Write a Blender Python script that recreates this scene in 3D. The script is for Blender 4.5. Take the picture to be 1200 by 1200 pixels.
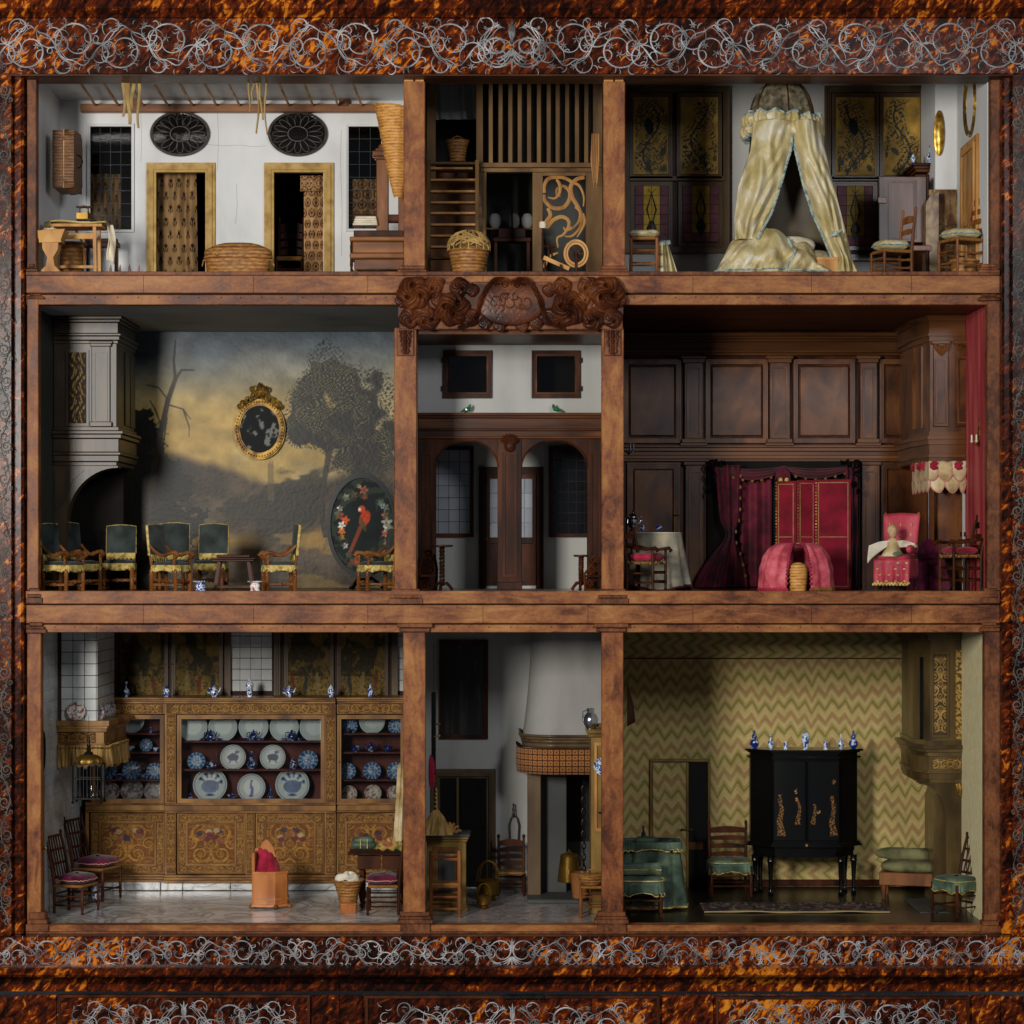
import bpy, math, random
import numpy as np
from mathutils import Vector, Matrix
for o in list(bpy.data.objects): bpy.data.objects.remove(o)
SC = bpy.context.scene; COL = SC.collection; PI = math.pi
random.seed(7); RNG = np.random.default_rng(11)
U = 1/600.0          # one building unit in metres
D = 2880.0           # lens to cabinet front, in units
ZC = 900.0           # eye height, in units
def kk(y): return (D+y)/D
def wx(px, y=0): return (px-600)*kk(y)
def wz(py, y=0): return (650-py)*kk(y)+ZC
# ---------------- camera, world, lamps, exposure ----------------
cd = bpy.data.cameras.new('camera'); cam = bpy.data.objects.new('camera', cd); COL.objects.link(cam)
cam.location = (0, -D*U, ZC*U); cam.rotation_euler = (PI/2, 0, 0)
cd.sensor_width = 36; cd.lens = 36*D/1200; cd.shift_y = 50/1200; cd.clip_start = .1; cd.clip_end = 100
SC.camera = cam
w = bpy.data.worlds.new('World'); SC.world = w; w.use_nodes = True
w.node_tree.nodes['Background'].inputs[0].default_value = (.62, .68, .8, 1)
w.node_tree.nodes['Background'].inputs[1].default_value = .12
def area(name, loc, tgt, size, size_y, watts, col):
    l = bpy.data.lights.new(name, 'AREA'); l.shape = 'RECTANGLE'; l.size = size; l.size_y = size_y
    l.energy = watts; l.color = col
    o = bpy.data.objects.new(name, l); COL.objects.link(o); o.location = loc
    o.rotation_euler = (Vector(tgt)-Vector(loc)).to_track_quat('-Z', 'Y').to_euler()
area('softbox_left', (-1.4, -3.7, 2.02), (.2, .1, 1.4), .5, .8, 116, (1, .96, .9))
area('softbox_right', (1.3, -3.75, 2.6), (.2, .2, 1.3), .45, .6, 34, (.93, .96, 1))
SC.view_settings.view_transform = 'Standard'; SC.view_settings.look = 'None'
SC.view_settings.exposure = .12; SC.view_settings.gamma = 1
# ---------------- colour and materials ----------------
def s2l(c): return c/12.92 if c <= .04045 else ((c+.055)/1.055)**2.4
def hx(s):
    if not isinstance(s, str): return tuple(s)+(1,)
    return tuple(s2l(int(s[i:i+2], 16)/255) for i in (0, 2, 4))+(1,)
def lin(a): a = np.clip(a, 0, 1); return np.where(a <= .04045, a/12.92, ((a+.055)/1.055)**2.4)
class NT:
    def __init__(s, name):
        s.m = bpy.data.materials.new(name); s.m.use_nodes = True; s.t = s.m.node_tree
        s.p = s.t.nodes['Principled BSDF']; s.out = s.t.nodes['Material Output']
    def n(s, typ, **kw):
        x = s.t.nodes.new(typ)
        for k, v in kw.items():
            if k[0] == '_':
                x.inputs[int(k[1:])].default_value = v
            else: setattr(x, k, v)
        return x
    def l(s, a, b): s.t.links.new(a, b)
    def math(s, op, a, b=None, c=None):
        x = s.n('ShaderNodeMath', operation=op)
        for i, v in enumerate((a, b, c)):
            if v is None: continue
            if isinstance(v, (int, float)): x.inputs[i].default_value = v
            else: s.l(v, x.inputs[i])
        return x.outputs[0]
    def ramp(s, fac, stops, interp='LINEAR'):
        r = s.n('ShaderNodeValToRGB'); r.color_ramp.interpolation = interp
        el = r.color_ramp.elements
        while len(el) < len(stops): el.new(.5)
        for e, (p, c) in zip(el, stops): e.position = p; e.color = hx(c)
        s.l(fac, r.inputs[0]); return r.outputs[0]
    def coord(s, st=(1, 1, 1), rot=(0, 0, 0), sc=1):
        tc = s.n('ShaderNodeTexCoord'); mp = s.n('ShaderNodeMapping')
        mp.inputs['Scale'].default_value = tuple(a*sc for a in st)
        r0 = s.n('ShaderNodeMapping'); r0.inputs['Rotation'].default_value = rot
        s.l(tc.outputs['Object'], r0.inputs[0]); s.l(r0.outputs[0], mp.inputs[0]); return mp.outputs[0]
    def rndw(s):
        oi = s.n('ShaderNodeObjectInfo'); return s.math('MULTIPLY', oi.outputs['Random'], 37.0)
    def noise(s, vec, scale=1, det=4, dist=0, rough=.55, w=None):
        x = s.n('ShaderNodeTexNoise'); x.noise_dimensions = '4D' if w is not None else '3D'
        x.inputs['Scale'].default_value = scale; x.inputs['Detail'].default_value = det
        x.inputs['Distortion'].default_value = dist; x.inputs['Roughness'].default_value = rough
        s.l(vec, x.inputs['Vector'])
        if w is not None: s.l(w, x.inputs['W'])
        return x.outputs['Fac']
    def bump(s, h, strength=.3, dist=.002):
        b = s.n('ShaderNodeBump'); b.inputs['Strength'].default_value = strength; b.inputs['Distance'].default_value = dist
        s.l(h, b.inputs['Height']); s.l(b.outputs[0], s.p.inputs['Normal'])
    def set(s, rough=.5, metal=0, coat=0, sheen=0, spec=.5):
        s.p.inputs['Roughness'].default_value = rough; s.p.inputs['Metallic'].default_value = metal
        s.p.inputs['Coat Weight'].default_value = coat; s.p.inputs['Coat Roughness'].default_value = .15
        s.p.inputs['Sheen Weight'].default_value = sheen; s.p.inputs['Specular IOR Level'].default_value = spec
def mat(name, stops, sc=30, st=(1, 1, 1), rot=(0, 0, 0), lo=.35, hi=.65, det=4, dist=0, rough=.5, metal=0, coat=0,
        bump=0, bsc=None, bst=None, bd=.001, sheen=0, spec=.22, interp='LINEAR', attr=False, rvar=0):
    t = NT(name); t.set(rough, metal, coat, sheen, spec); wv = t.rndw()
    if attr:
        a = t.n('ShaderNodeAttribute', attribute_name='Col'); t.l(a.outputs['Color'], t.p.inputs['Base Color'])
        f = t.noise(t.coord(st, rot, sc), 1, det, dist, w=wv)
    else:
        if isinstance(stops, str): stops = [stops]
        f = t.noise(t.coord(st, rot, sc), 1, det, dist, w=wv)
        if len(stops) == 1: t.p.inputs['Base Color'].default_value = hx(stops[0])
        else:
            n = len(stops)
            sp = [(s if isinstance(s, tuple) and isinstance(s[0], float) and isinstance(s[1], str) else (lo+(hi-lo)*i/(n-1), s)) for i, s in enumerate(stops)]
            t.l(t.ramp(f, sp, interp), t.p.inputs['Base Color'])
    if rvar:
        t.l(t.math('ADD', t.math('MULTIPLY', f, rvar), rough-rvar/2), t.p.inputs['Roughness'])
    if bump:
        g = t.noise(t.coord(bst or st, rot, bsc or sc), 1, 3, 0, w=wv); t.bump(g, bump, bd)
    return t.m
def tortoise():
    t = NT('tortoiseshell'); t.set(.2, 0, .0, 0, .12)
    v = t.coord((1.5, 1, 3.2), (0, .85, 0), 26)
    tc = t.n('ShaderNodeTexCoord'); sp = t.n('ShaderNodeSeparateXYZ'); t.l(tc.outputs['Object'], sp.inputs[0])
    px_ = t.math('ADD', t.math('MULTIPLY', sp.outputs['X'], 4.1), .37); pz_ = t.math('ADD', t.math('MULTIPLY', sp.outputs['Z'], 3.3), .41)
    wp = t.math('ADD', t.math('MULTIPLY', t.math('FLOOR', px_), 3.7), t.math('MULTIPLY', t.math('FLOOR', pz_), 1.9))
    a = t.noise(v, 1, 3.2, .9, .6, wp); v2 = t.coord((1, 1, 1), (0, 0, 0), 3.2); b = t.noise(v2, 1, 2)
    sh = t.math('MULTIPLY', t.math('SINE', t.math('MULTIPLY', wp, 5.3)), .022)
    f = t.math('ADD', t.math('ADD', a, sh), t.math('MULTIPLY', t.math('SUBTRACT', b, .5), .42))
    c = t.ramp(f, [(.32, '120907'), (.45, '2a1109'), (.55, '54200c'), (.61, '74300e'), (.635, 'b05e14'), (.74, 'cc8026')])
    sm = t.math('MINIMUM', t.math('PINGPONG', px_, .5), t.math('PINGPONG', pz_, .5)); mx = t.n('ShaderNodeMix', data_type='RGBA', blend_type='MULTIPLY'); mx.inputs[0].default_value = 1
    t.l(c, mx.inputs[6]); t.l(t.ramp(sm, [(0, '3a2a20'), (.006, 'ffffff')]), mx.inputs[7]); t.l(mx.outputs[2], t.p.inputs['Base Color'])
    t.bump(t.noise(t.coord((1, 1, 1), (0, 0, 0), 60), 1, 2), .08, .001); return t.m
def burl(name, cols, fine=46, st=(1, 1, 1), big=8, rough=.46, dk=.5):
    t = NT(name); t.set(rough, 0, .0, 0, .2); w = t.rndw()
    a = t.noise(t.coord(st, (0, 0, 0), fine), 1, 8, 1.6, .65, w); b = t.noise(t.coord(tuple(.4*q+.6 for q in st), (0, .3, 0), big), 1, 5, 1.2, .6, w); s_ = t.noise(t.coord((1, 1, 1), (0, 0, 0), 190), 1, 3, 0, .6, w)
    f = t.math('ADD', t.math('MULTIPLY', a, .40), t.math('ADD', t.math('MULTIPLY', b, .50), t.math('MULTIPLY', s_, .12)))
    n = len(cols); t.l(t.ramp(f, [(.36+.29*i/(n-1), c) for i, c in enumerate(cols)]), t.p.inputs['Base Color'])
    t.l(t.math('ADD', t.math('MULTIPLY', a, .3), rough-.15), t.p.inputs['Roughness']); t.bump(s_, .12, .0006); return t.m
def chevron(stripes=False):
    t = NT('flame_stitch_wool'); t.set(.95, 0, 0, .2, .2)
    tc = t.n('ShaderNodeTexCoord'); sp = t.n('ShaderNodeSeparateXYZ'); t.l(tc.outputs['Object'], sp.inputs[0])
    x = t.math('ADD', t.math('MULTIPLY', sp.outputs['X'], 600.0), t.math('MULTIPLY', t.noise(t.coord((1, 1, 1), (0, 0, 0), 9), 1, 2), 5.0)); z = t.math('MULTIPLY', sp.outputs['Z'], 600.0)
    p1 = t.math('PINGPONG', x, 8.8); p2 = t.math('PINGPONG', t.math('ADD', x, 7.0), 31.0)
    am = t.math('ADD', 1.25, t.math('MULTIPLY', p2, .011))
    wb = t.math('MULTIPLY', t.noise(t.coord((1, 1, 1), (0, 0, 0), 5), 1, 3), 16.0)
    zz = t.math('ADD', t.math('ADD', z, wb), t.math('ADD', t.math('MULTIPLY', p1, am), t.math('MULTIPLY', p2, .22)))
    f = t.math('FRACT', t.math('DIVIDE', zz, 36.0))
    c = t.ramp(f, [(0, '3c4a30'), (.035, 'b4a05a'), (.09, 'c4b272'), (.13, '8a7e44'), (.18, 'e6d294'), (.25, 'b49a58'), (.31, 'e8d296'),
                   (.38, '947044'), (.43, 'd8bc80'), (.475, '6a3e2a'), (.51, 'd0b074'), (.58, '9a7c48'), (.65, 'e6cc90'), (.73, 'b89e62'), (.80, 'dccc8c'),
                   (.86, 'b09a5c'), (.91, 'cdb472'), (.955, '8e8448')], 'LINEAR')
    # stitch grain
    g = t.math('PINGPONG', t.math('ADD', x, t.math('MULTIPLY', z, .9)), 1.2); g2 = t.math('PINGPONG', t.math('SUBTRACT', x, t.math('MULTIPLY', z, .9)), 1.2)
    gg = t.math('MINIMUM', g, g2)
    mx = t.n('ShaderNodeMix', data_type='RGBA', blend_type='MULTIPLY'); mx.inputs[0].default_value = 1
    gr = t.ramp(t.math('ADD', gg, t.math('MULTIPLY', t.noise(t.coord((1, 1, 1), (0, 0, 0), 90), 1, 2), .6)), [(.15, 'b4b0a8'), (.9, 'ffffff')])
    t.l(c, mx.inputs[6]); t.l(gr, mx.inputs[7]); t.l(mx.outputs[2], t.p.inputs['Base Color'])
    t.bump(gg, .4, .001); return t.m
def wicker_mat(name, a, b, cc):
    t = NT(name); t.set(.6); wv = t.rndw()
    tc = t.n('ShaderNodeTexCoord'); sp = t.n('ShaderNodeSeparateXYZ'); t.l(tc.outputs['Object'], sp.inputs[0])
    z = t.math('MULTIPLY', sp.outputs['Z'], 600.0); g = t.math('PINGPONG', z, 1.75)
    f = t.math('ADD', t.math('MULTIPLY', g, .13), t.math('MULTIPLY', t.noise(t.coord((1, 1, 3), (0, 0, 0), 90), 1, 3, w=wv), .9))
    t.l(t.ramp(f, [(.3, cc), (.55, b), (.85, a)]), t.p.inputs['Base Color']); t.bump(g, .5, .001); return t.m
def blue_white(name, blue='1f3f96', sc=150, th=.5, white='dfe6ea'):
    t = NT(name); t.set(.12, 0, .6); f = t.noise(t.coord((1, 1, 1), (0, 0, 0), sc), 1, 2, 1.2, w=t.rndw())
    t.l(t.ramp(f, [(th-.03, white), (th, '7f9bcc'), (th+.04, blue), (th+.15, '17286a')]), t.p.inputs['Base Color']); return t.m
def glass(name='clear_glass', tint=.8, refl=.1):
    t = NT(name); tr = t.n('ShaderNodeBsdfTransparent'); gl = t.n('ShaderNodeBsdfGlossy'); gl.inputs['Roughness'].default_value = .08
    tr.inputs[0].default_value = (tint, tint, tint*.98, 1); mx = t.n('ShaderNodeMixShader')
    lw = t.n('ShaderNodeLayerWeight'); lw.inputs[0].default_value = refl*2.4
    t.l(lw.outputs['Fresnel'], mx.inputs[0]); t.l(tr.outputs[0], mx.inputs[1]); t.l(gl.outputs[0], mx.inputs[2]); t.l(mx.outputs[0], t.out.inputs[0]); return t.m
M = {}
M['walnut'] = burl('burl_walnut', ['26120a', '542c16', '7c4624', '946030', 'a47244'], 34, (1, 1, .4), 7)
M['walnuth'] = burl('walnut_rail', ['28130a', '562c16', '7e4a26', '966234', 'a67446'], 30, (.4, 1, 1.5), 6)
M['walnut2'] = burl('worn_walnut', ['241008', '4e2a16', '744426', '8c5834'], 60, (1, 1, .5), 9, .5)
M['carved'] = mat('carved_walnut', ['1e0b06', '48220f', '74401e'], sc=22, lo=.3, hi=.7, det=4, rough=.38, coat=.0)
M['tortoise'] = tortoise()
M['pewter'] = mat('pewter', ['5c5c5e', '8c8c8c', 'b4b4b4'], sc=30, rough=.5, metal=.4)
M['black'] = mat('black_gap', '0b0807', rough=.6)
M['white'] = mat('white_plaster', ['a6a7a6', 'cfd0cf', 'dcdcdb'], sc=7, st=(1, 1, .5), lo=.22, hi=.6, det=6, rough=.75, bump=.06, bsc=50)
M['offwhite'] = mat('grey_white_paint', ['92928e', 'a9a9a4', 'b4b3ae'], sc=6, st=(1, 1, .3), lo=.3, hi=.6, det=6, rough=.7, bump=.05, bsc=40)
M['dkgrey'] = mat('grey_paint', ['3f403e', '4c4d4a'], sc=8, rough=.6)
M['gilt'] = mat('gilt_wood', ['38240c', '7a5a20', 'b08a3c'], sc=60, lo=.3, hi=.65, rough=.45, metal=.25, bump=.3, bsc=90)
M['gold'] = mat('gilt_metal', ['6d4a12', 'b58a36', 'e0bd68'], sc=80, rough=.28, metal=.85)
M['brass'] = mat('brass', ['5e4416', '80622a'], sc=30, rough=.4, metal=.8)
M['silver'] = mat('silver', ['b8bcc2', 'dfe3e8'], sc=30, rough=.2, metal=1)
M['iron'] = mat('dark_iron', ['17140f', '2b2620'], sc=80, rough=.4, metal=.6)
M['straw'] = mat('rush_seat', ['6a4420', '9c6c34'], sc=120, st=(1, 6, 6), rough=.8, bump=.3)
M['pale'] = mat('pale_wood', ['8f6030', 'b88448', 'c99a5c'], sc=30, st=(1, 1, .25), rough=.5, det=5)
M['midwood'] = mat('brown_wood', ['4d2c15', '74451f', '8c5a30'], sc=30, st=(1, 1, .25), rough=.42, det=5, coat=.1)
M['midwoodh'] = mat('brown_wood_rail', ['4d2c15', '74451f', '8c5a30'], sc=30, st=(.25, 1, 1), rough=.42, det=5, coat=.1)
M['dkwood'] = mat('dark_wood', ['200f07', '3a1c0d', '522a15'], sc=26, st=(1, 1, .25), rough=.42, det=5, spec=.12)
M['dkwoodh'] = mat('dark_wood_rail', ['2a140a', '482510', '64381a'], sc=22, st=(.2, 1, 1), rough=.42, det=6, spec=.12)
M['ebony'] = mat('black_lacquer', ['060606', '0c0b0b'], sc=20, rough=.2, spec=.35)
M['wick'] = wicker_mat('wicker', 'c48d46', '8e5c28', '4a2c12')
M['wickl'] = wicker_mat('golden_wicker', 'e0ad62', 'bd8238', '7a4c1c')
M['linen'] = mat('white_linen', ['b6aa90', 'd6ccb4', 'e0d8c6'], sc=40, rough=.9, bump=.2)
M['twig'] = mat('twig', ['8a6c3a', 'c09a5c'], sc=60, rough=.7)
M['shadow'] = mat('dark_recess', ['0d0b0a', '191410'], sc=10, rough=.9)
M['glass'] = glass(); M['dglass'] = glass('old_dark_glass', .8, .12)
M['lead'] = mat('lead_came', '35383a', rough=.6, metal=.2)
M['paint'] = mat('painted_panel', None, attr=True, sc=60, rough=.55, spec=.1, bump=.12, bsc=70)
M['china'] = mat('glazed_china', None, attr=True, sc=60, rough=.34, coat=.0, spec=.3)
M['canvas'] = mat('painted_canvas', None, attr=True, sc=40, rough=.42, bump=.45, bsc=120, bst=(1, 1, 1), bd=.0014, spec=.2)
M['cloth'] = mat('painted_cloth', None, attr=True, sc=60, rough=.9, bump=.2, bsc=120)
M['bw'] = blue_white('blue_white_china'); M['bw2'] = blue_white('dark_blue_china', '16307e', 130, .42)
# ---------------- noise for painting ----------------
_tab = RNG.random((256, 256))
def vn(x, y, s=0):
    x = x+s*17.31; y = y+s*9.77
    xi = np.floor(x).astype(int); yi = np.floor(y).astype(int); fx = x-xi; fy = y-yi
    fx = fx*fx*(3-2*fx); fy = fy*fy*(3-2*fy); g = lambda a, b: _tab[a & 255, b & 255]
    return (g(xi, yi)*(1-fx)+g(xi+1, yi)*fx)*(1-fy)+(g(xi, yi+1)*(1-fx)+g(xi+1, yi+1)*fx)*fy
def fbm(x, y, s=0, o=4):
    t = 0; a = .5; n = 0
    for i in range(o): t = t+a*vn(x*2**i, y*2**i, s+i*3); n += a; a *= .5
    return t/n
def C(s): return np.array([int(s[i:i+2], 16)/255 for i in (0, 2, 4)])
def mixc(a, b, f): f = np.clip(f, 0, 1)[..., None]; return a*(1-f)+b*f
def leaf(x, y, s=0, a=.45, b=.17):
    x, y = x*.8+y*.6+2.6*vn(x*.31, y*.31, s+5), y*.8-x*.6+2.6*vn(x*.29+9, y*.33, s+8); xi, yi = np.floor(x).astype(int), np.floor(y).astype(int); g = lambda k: _tab[(xi*3+k*37+s) & 255, (yi*5+k*11+s*7) & 255]
    fx = x-xi-.5-(g(1)-.5)*.25; fy = y-yi-.5-(g(2)-.5)*.25; t = g(3)*6.3; c, q = np.cos(t), np.sin(t)
    return sst(1.1, .75, np.hypot((fx*c+fy*q)/a, (fy*c-fx*q)/b))
def sst(a, b, x): t = np.clip((x-a)/(b-a), 0, 1); return t*t*(3-2*t)
def wloc(o):
    v = Vector((0, 0, 0))
    while o is not None: v = v+o.location; o = o.parent
    return v
# ---------------- mesh builder ----------------
class B:
    def __init__(s, T=None): s.v = []; s.f = []; s.T = T; s.c = None
    def add(s, vs, fs):
        o = len(s.v)
        if s.T is not None: vs = [tuple(s.T @ Vector(v)) for v in vs]
        s.v.extend(vs); s.f.extend([tuple(i+o for i in f) for f in fs]); return s
    def box(s, x0, x1, y0, y1, z0, z1, b=0):
        if x0 > x1: x0, x1 = x1, x0
        if y0 > y1: y0, y1 = y1, y0
        if z0 > z1: z0, z1 = z1, z0
        b = min(b, (x1-x0)*.45, (y1-y0)*.45, (z1-z0)*.45)
        if b <= 0:
            vs = [(x, y, z) for x in (x0, x1) for y in (y0, y1) for z in (z0, z1)]
            return s.add(vs, [(0, 1, 3, 2), (4, 6, 7, 5), (0, 4, 5, 1), (2, 3, 7, 6), (0, 2, 6, 4), (1, 5, 7, 3)])
        vs = []; X = (x0, x1); Y = (y0, y1); Z = (z0, z1)
        for i in (0, 1):
            for j in (0, 1):
                for k in (0, 1):
                    dx = b if i == 0 else -b; dy = b if j == 0 else -b; dz = b if k == 0 else -b
                    vs += [(X[i], Y[j]+dy, Z[k]+dz), (X[i]+dx, Y[j], Z[k]+dz), (X[i]+dx, Y[j]+dy, Z[k])]
        q = lambda i, j, k, a: (i*4+j*2+k)*3+a
        fs = []
        for i in (0, 1): fs.append((q(i, 0, 0, 0), q(i, 0, 1, 0), q(i, 1, 1, 0), q(i, 1, 0, 0)))
        for j in (0, 1): fs.append((q(0, j, 0, 1), q(1, j, 0, 1), q(1, j, 1, 1), q(0, j, 1, 1)))
        for k in (0, 1): fs.append((q(0, 0, k, 2), q(0, 1, k, 2), q(1, 1, k, 2), q(1, 0, k, 2)))
        for i in (0, 1):
            for j in (0, 1): fs.append((q(i, j, 0, 0), q(i, j, 1, 0), q(i, j, 1, 1), q(i, j, 0, 1)))
            for k in (0, 1): fs.append((q(i, 0, k, 0), q(i, 1, k, 0), q(i, 1, k, 2), q(i, 0, k, 2)))
        for j in (0, 1):
            for k in (0, 1): fs.append((q(0, j, k, 1), q(1, j, k, 1), q(1, j, k, 2), q(0, j, k, 2)))
        for i in (0, 1):
            for j in (0, 1):
                for k in (0, 1): fs.append((q(i, j, k, 0), q(i, j, k, 1), q(i, j, k, 2)))
        return s.add(vs, fs)
    def lathe(s, prof, c=(0, 0, 0), n=16, sx=1, sy=1, fn=None):
        vs = []; m = len(prof)
        for j, (r, z) in enumerate(prof):
            for i in range(n):
                a = 2*PI*i/n; rr = r*(fn(a, j) if fn else 1)
                vs.append((c[0]+rr*math.cos(a)*sx, c[1]+rr*math.sin(a)*sy, c[2]+z))
        fs = [(j*n+i, j*n+(i+1) % n, (j+1)*n+(i+1) % n, (j+1)*n+i) for j in range(m-1) for i in range(n)]
        if prof[0][0] > .01: fs.append(tuple(range(n-1, -1, -1)))
        if prof[-1][0] > .01: fs.append(tuple((m-1)*n+i for i in range(n)))
        return s.add(vs, fs)
    def tube(s, pts, r, n=6, closed=False, sq=None):
        pts = [Vector(p) for p in pts]; m = len(pts); vs = []; up = None
        for i, p in enumerate(pts):
            a = pts[(i-1) % m] if (closed or i > 0) else p; b = pts[(i+1) % m] if (closed or i < m-1) else p
            t = (b-a); t = t.normalized() if t.length > 1e-9 else Vector((0, 0, 1))
            if up is None: up = Vector((0, 1, 0)) if abs(t.y) < .9 else Vector((1, 0, 0))
            x = up.cross(t)
            if x.length < 1e-4: x = Vector((1, 0, 0)).cross(t)
            x.normalize(); yv = t.cross(x); yv.normalize(); up = yv
            rr = r[i] if isinstance(r, (list, tuple)) else r
            for q in range(n):
                an = 2*PI*(q+.5)/n; vs.append(tuple(p+x*math.cos(an)*rr+yv*math.sin(an)*rr*(sq or 1)))
        e = m if closed else m-1
        fs = [(j*n+q, j*n+(q+1) % n, ((j+1) % m)*n+(q+1) % n, ((j+1) % m)*n+q) for j in range(e) for q in range(n)]
        if not closed: fs += [tuple(range(n-1, -1, -1)), tuple((m-1)*n+q for q in range(n))]
        return s.add(vs, fs)
    def prism(s, poly, y0, y1):       # outline in x,z extruded in y
        n = len(poly); vs = [(x, y0, z) for x, z in poly]+[(x, y1, z) for x, z in poly]
        return s.add(vs, [tuple(range(n)), tuple(range(2*n-1, n-1, -1))]+[(i, i+n, (i+1) % n+n, (i+1) % n) for i in range(n)])
    def prismz(s, poly, z0, z1):      # outline in x,y extruded in z
        n = len(poly); vs = [(x, y, z0) for x, y in poly]+[(x, y, z1) for x, y in poly]
        return s.add(vs, [tuple(range(n-1, -1, -1)), tuple(range(n, 2*n))]+[(i, (i+1) % n, (i+1) % n+n, i+n) for i in range(n)])
    def ring(s, outer, inner, y0, y1):  # frame between two outlines of equal count
        n = len(outer); vs = [(x, y, z) for y in (y0, y1) for P in (outer, inner) for x, z in P]
        fs = []
        for i in range(n):
            j = (i+1) % n
            fs += [(i, j, n+j, n+i), (2*n+i, 3*n+i, 3*n+j, 2*n+j), (i, 2*n+i, 2*n+j, j), (n+i, n+j, 3*n+j, 3*n+i)]
        return s.add(vs, fs)
    def grid(s, fn, nu, nv, wrap=False):
        vs = [tuple(fn(i/(nu if wrap else nu-1), j/(nv-1))) for j in range(nv) for i in range(nu)]
        e = nu if wrap else nu-1
        return s.add(vs, [(j*nu+i, j*nu+(i+1) % nu, (j+1)*nu+(i+1) % nu, (j+1)*nu+i) for j in range(nv-1) for i in range(e)])
    def ball(s, c, r, n=10, sc=(1, 1, 1)):
        m = max(5, n//2+1); pr = [(max(.0, math.sin(PI*j/(m-1)))*r, -math.cos(PI*j/(m-1))*r*sc[2]) for j in range(m)]
        pr[0] = (.001, pr[0][1]); pr[-1] = (.001, pr[-1][1])
        return s.lathe(pr, c, n, sc[0], sc[1])
    def obj(s, name, m, parent=None, world=False, kind=None, loc=None, ang=35, flat=False, solid=0):
        off = (0, 0, 0)
        if world and parent is not None: off = tuple(wloc(parent)/U)
        if loc is not None: off = loc
        me = bpy.data.meshes.new(name)
        v = (np.array(s.v, dtype=float)-np.array(off))*U
        me.from_pydata(v.tolist(), [], s.f)
        if s.c is not None:
            a = me.color_attributes.new('Col', 'FLOAT_COLOR', 'POINT')
            cc = np.ones((len(s.v), 4)); cc[:, :3] = lin(np.asarray(s.c)); a.data.foreach_set('color', cc.ravel())
        me.materials.append(M[m] if isinstance(m, str) else m)
        if not flat:
            me.polygons.foreach_set('use_smooth', [True]*len(me.polygons)); me.set_sharp_from_angle(angle=math.radians(ang))
        me.validate(); o = bpy.data.objects.new(name, me); COL.objects.link(o)
        if loc is not None: o.location = Vector(loc)*U
        if parent is not None:
            o.parent = parent
            if loc is not None and world: o.location = Vector(loc)*U-wloc(parent)
        if kind: o['kind'] = kind
        if solid:
            md = o.modifiers.new('thickness', 'SOLIDIFY'); md.thickness = solid*U; md.offset = 0
        return o
def zs(hz, py, zw, y):      # height measured above the sill line -> real height above the floor
    if not hz or zw is None: return 1
    return (hz+(650-zw/kk(y)-py))/hz
def thing(name, label, cat, px=600, py=650, y=0, rz=0, group=None, sc=1, zw=None, real=False, hz=None):
    o = bpy.data.objects.new(name, None); COL.objects.link(o); o.empty_display_size = .02
    z = zw+ZC if zw is not None else wz(py, y)
    o.location = (wx(px, y)*U, y*U, z*U); o.rotation_euler = (0, 0, math.radians(rz))
    q = 1 if real else kk(y)*sc; o.scale = (q, q, q*zs(hz, py, zw, y))
    o['label'] = label; o['category'] = cat
    if group: o['group'] = group
    return o
def tag(o, label, cat, group=None):
    o['label'] = label; o['category'] = cat
    if group: o['group'] = group
    return o
def dup(root, label, px, py=None, y=0, rz=0, sc=1, zw=None, hz=None):
    def cp(o, par):
        c = o.copy(); COL.objects.link(c)
        if par is not None: c.parent = par
        for ch in list(o.children): cp(ch, c)
        return c
    r = cp(root, None); r['label'] = label; z = zw+ZC if zw is not None else wz(py, y)
    r.location = (wx(px, y)*U, y*U, z*U); r.rotation_euler = (0, 0, math.radians(rz)); q = kk(y)*sc; r.scale = (q, q, q*zs(hz, py, zw, y))
    return r
def share(src, loc, parent, name=None, rot=None, sc=None, world=True):
    c = src.copy(); COL.objects.link(c); c.parent = parent
    if name: c.name = name
    c.location = Vector(loc)*U-(wloc(parent) if world else Vector((0, 0, 0)))
    if rot: c.rotation_euler = rot
    if sc: c.scale = sc
    return c
def struct(b, name, m, **k): return b.obj(name, m, kind='structure', **k)
def PB(b, x0, x1, py0, py1, y0, y1, bev=0):   # box given by the photograph's px at its front depth y0
    return b.box(wx(x0, y0), wx(x1, y0), y0, y1, wz(py1, y0), wz(py0, y0), bev)
def rect(x0, x1, z0, z1): return [(x0, z0), (x1, z0), (x1, z1), (x0, z1)]
def ell(cx, cz, a, b, n=32, p0=0): return [(cx+a*math.cos(2*PI*i/n+p0), cz+b*math.sin(2*PI*i/n+p0)) for i in range(n)]
def fframe(b, x0, x1, z0, z1, w, y0, y1, steps=1):   # mitred moulding frame stepping inwards
    for i in range(steps):
        d = w*i/steps; e = w*(i+1)/steps
        b.ring(rect(x0+d, x1-d, z0+d, z1-d), rect(x0+e, x1-e, z0+e, z1-e), y0+i*(y1-y0)*.22, y1)
def pframe(b, x0, x1, py0, py1, w, y0, y1, steps=1): fframe(b, wx(x0, y0), wx(x1, y0), wz(py1, y0), wz(py0, y0), w, y0, y1, steps)
ASP = [1, 40]
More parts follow.
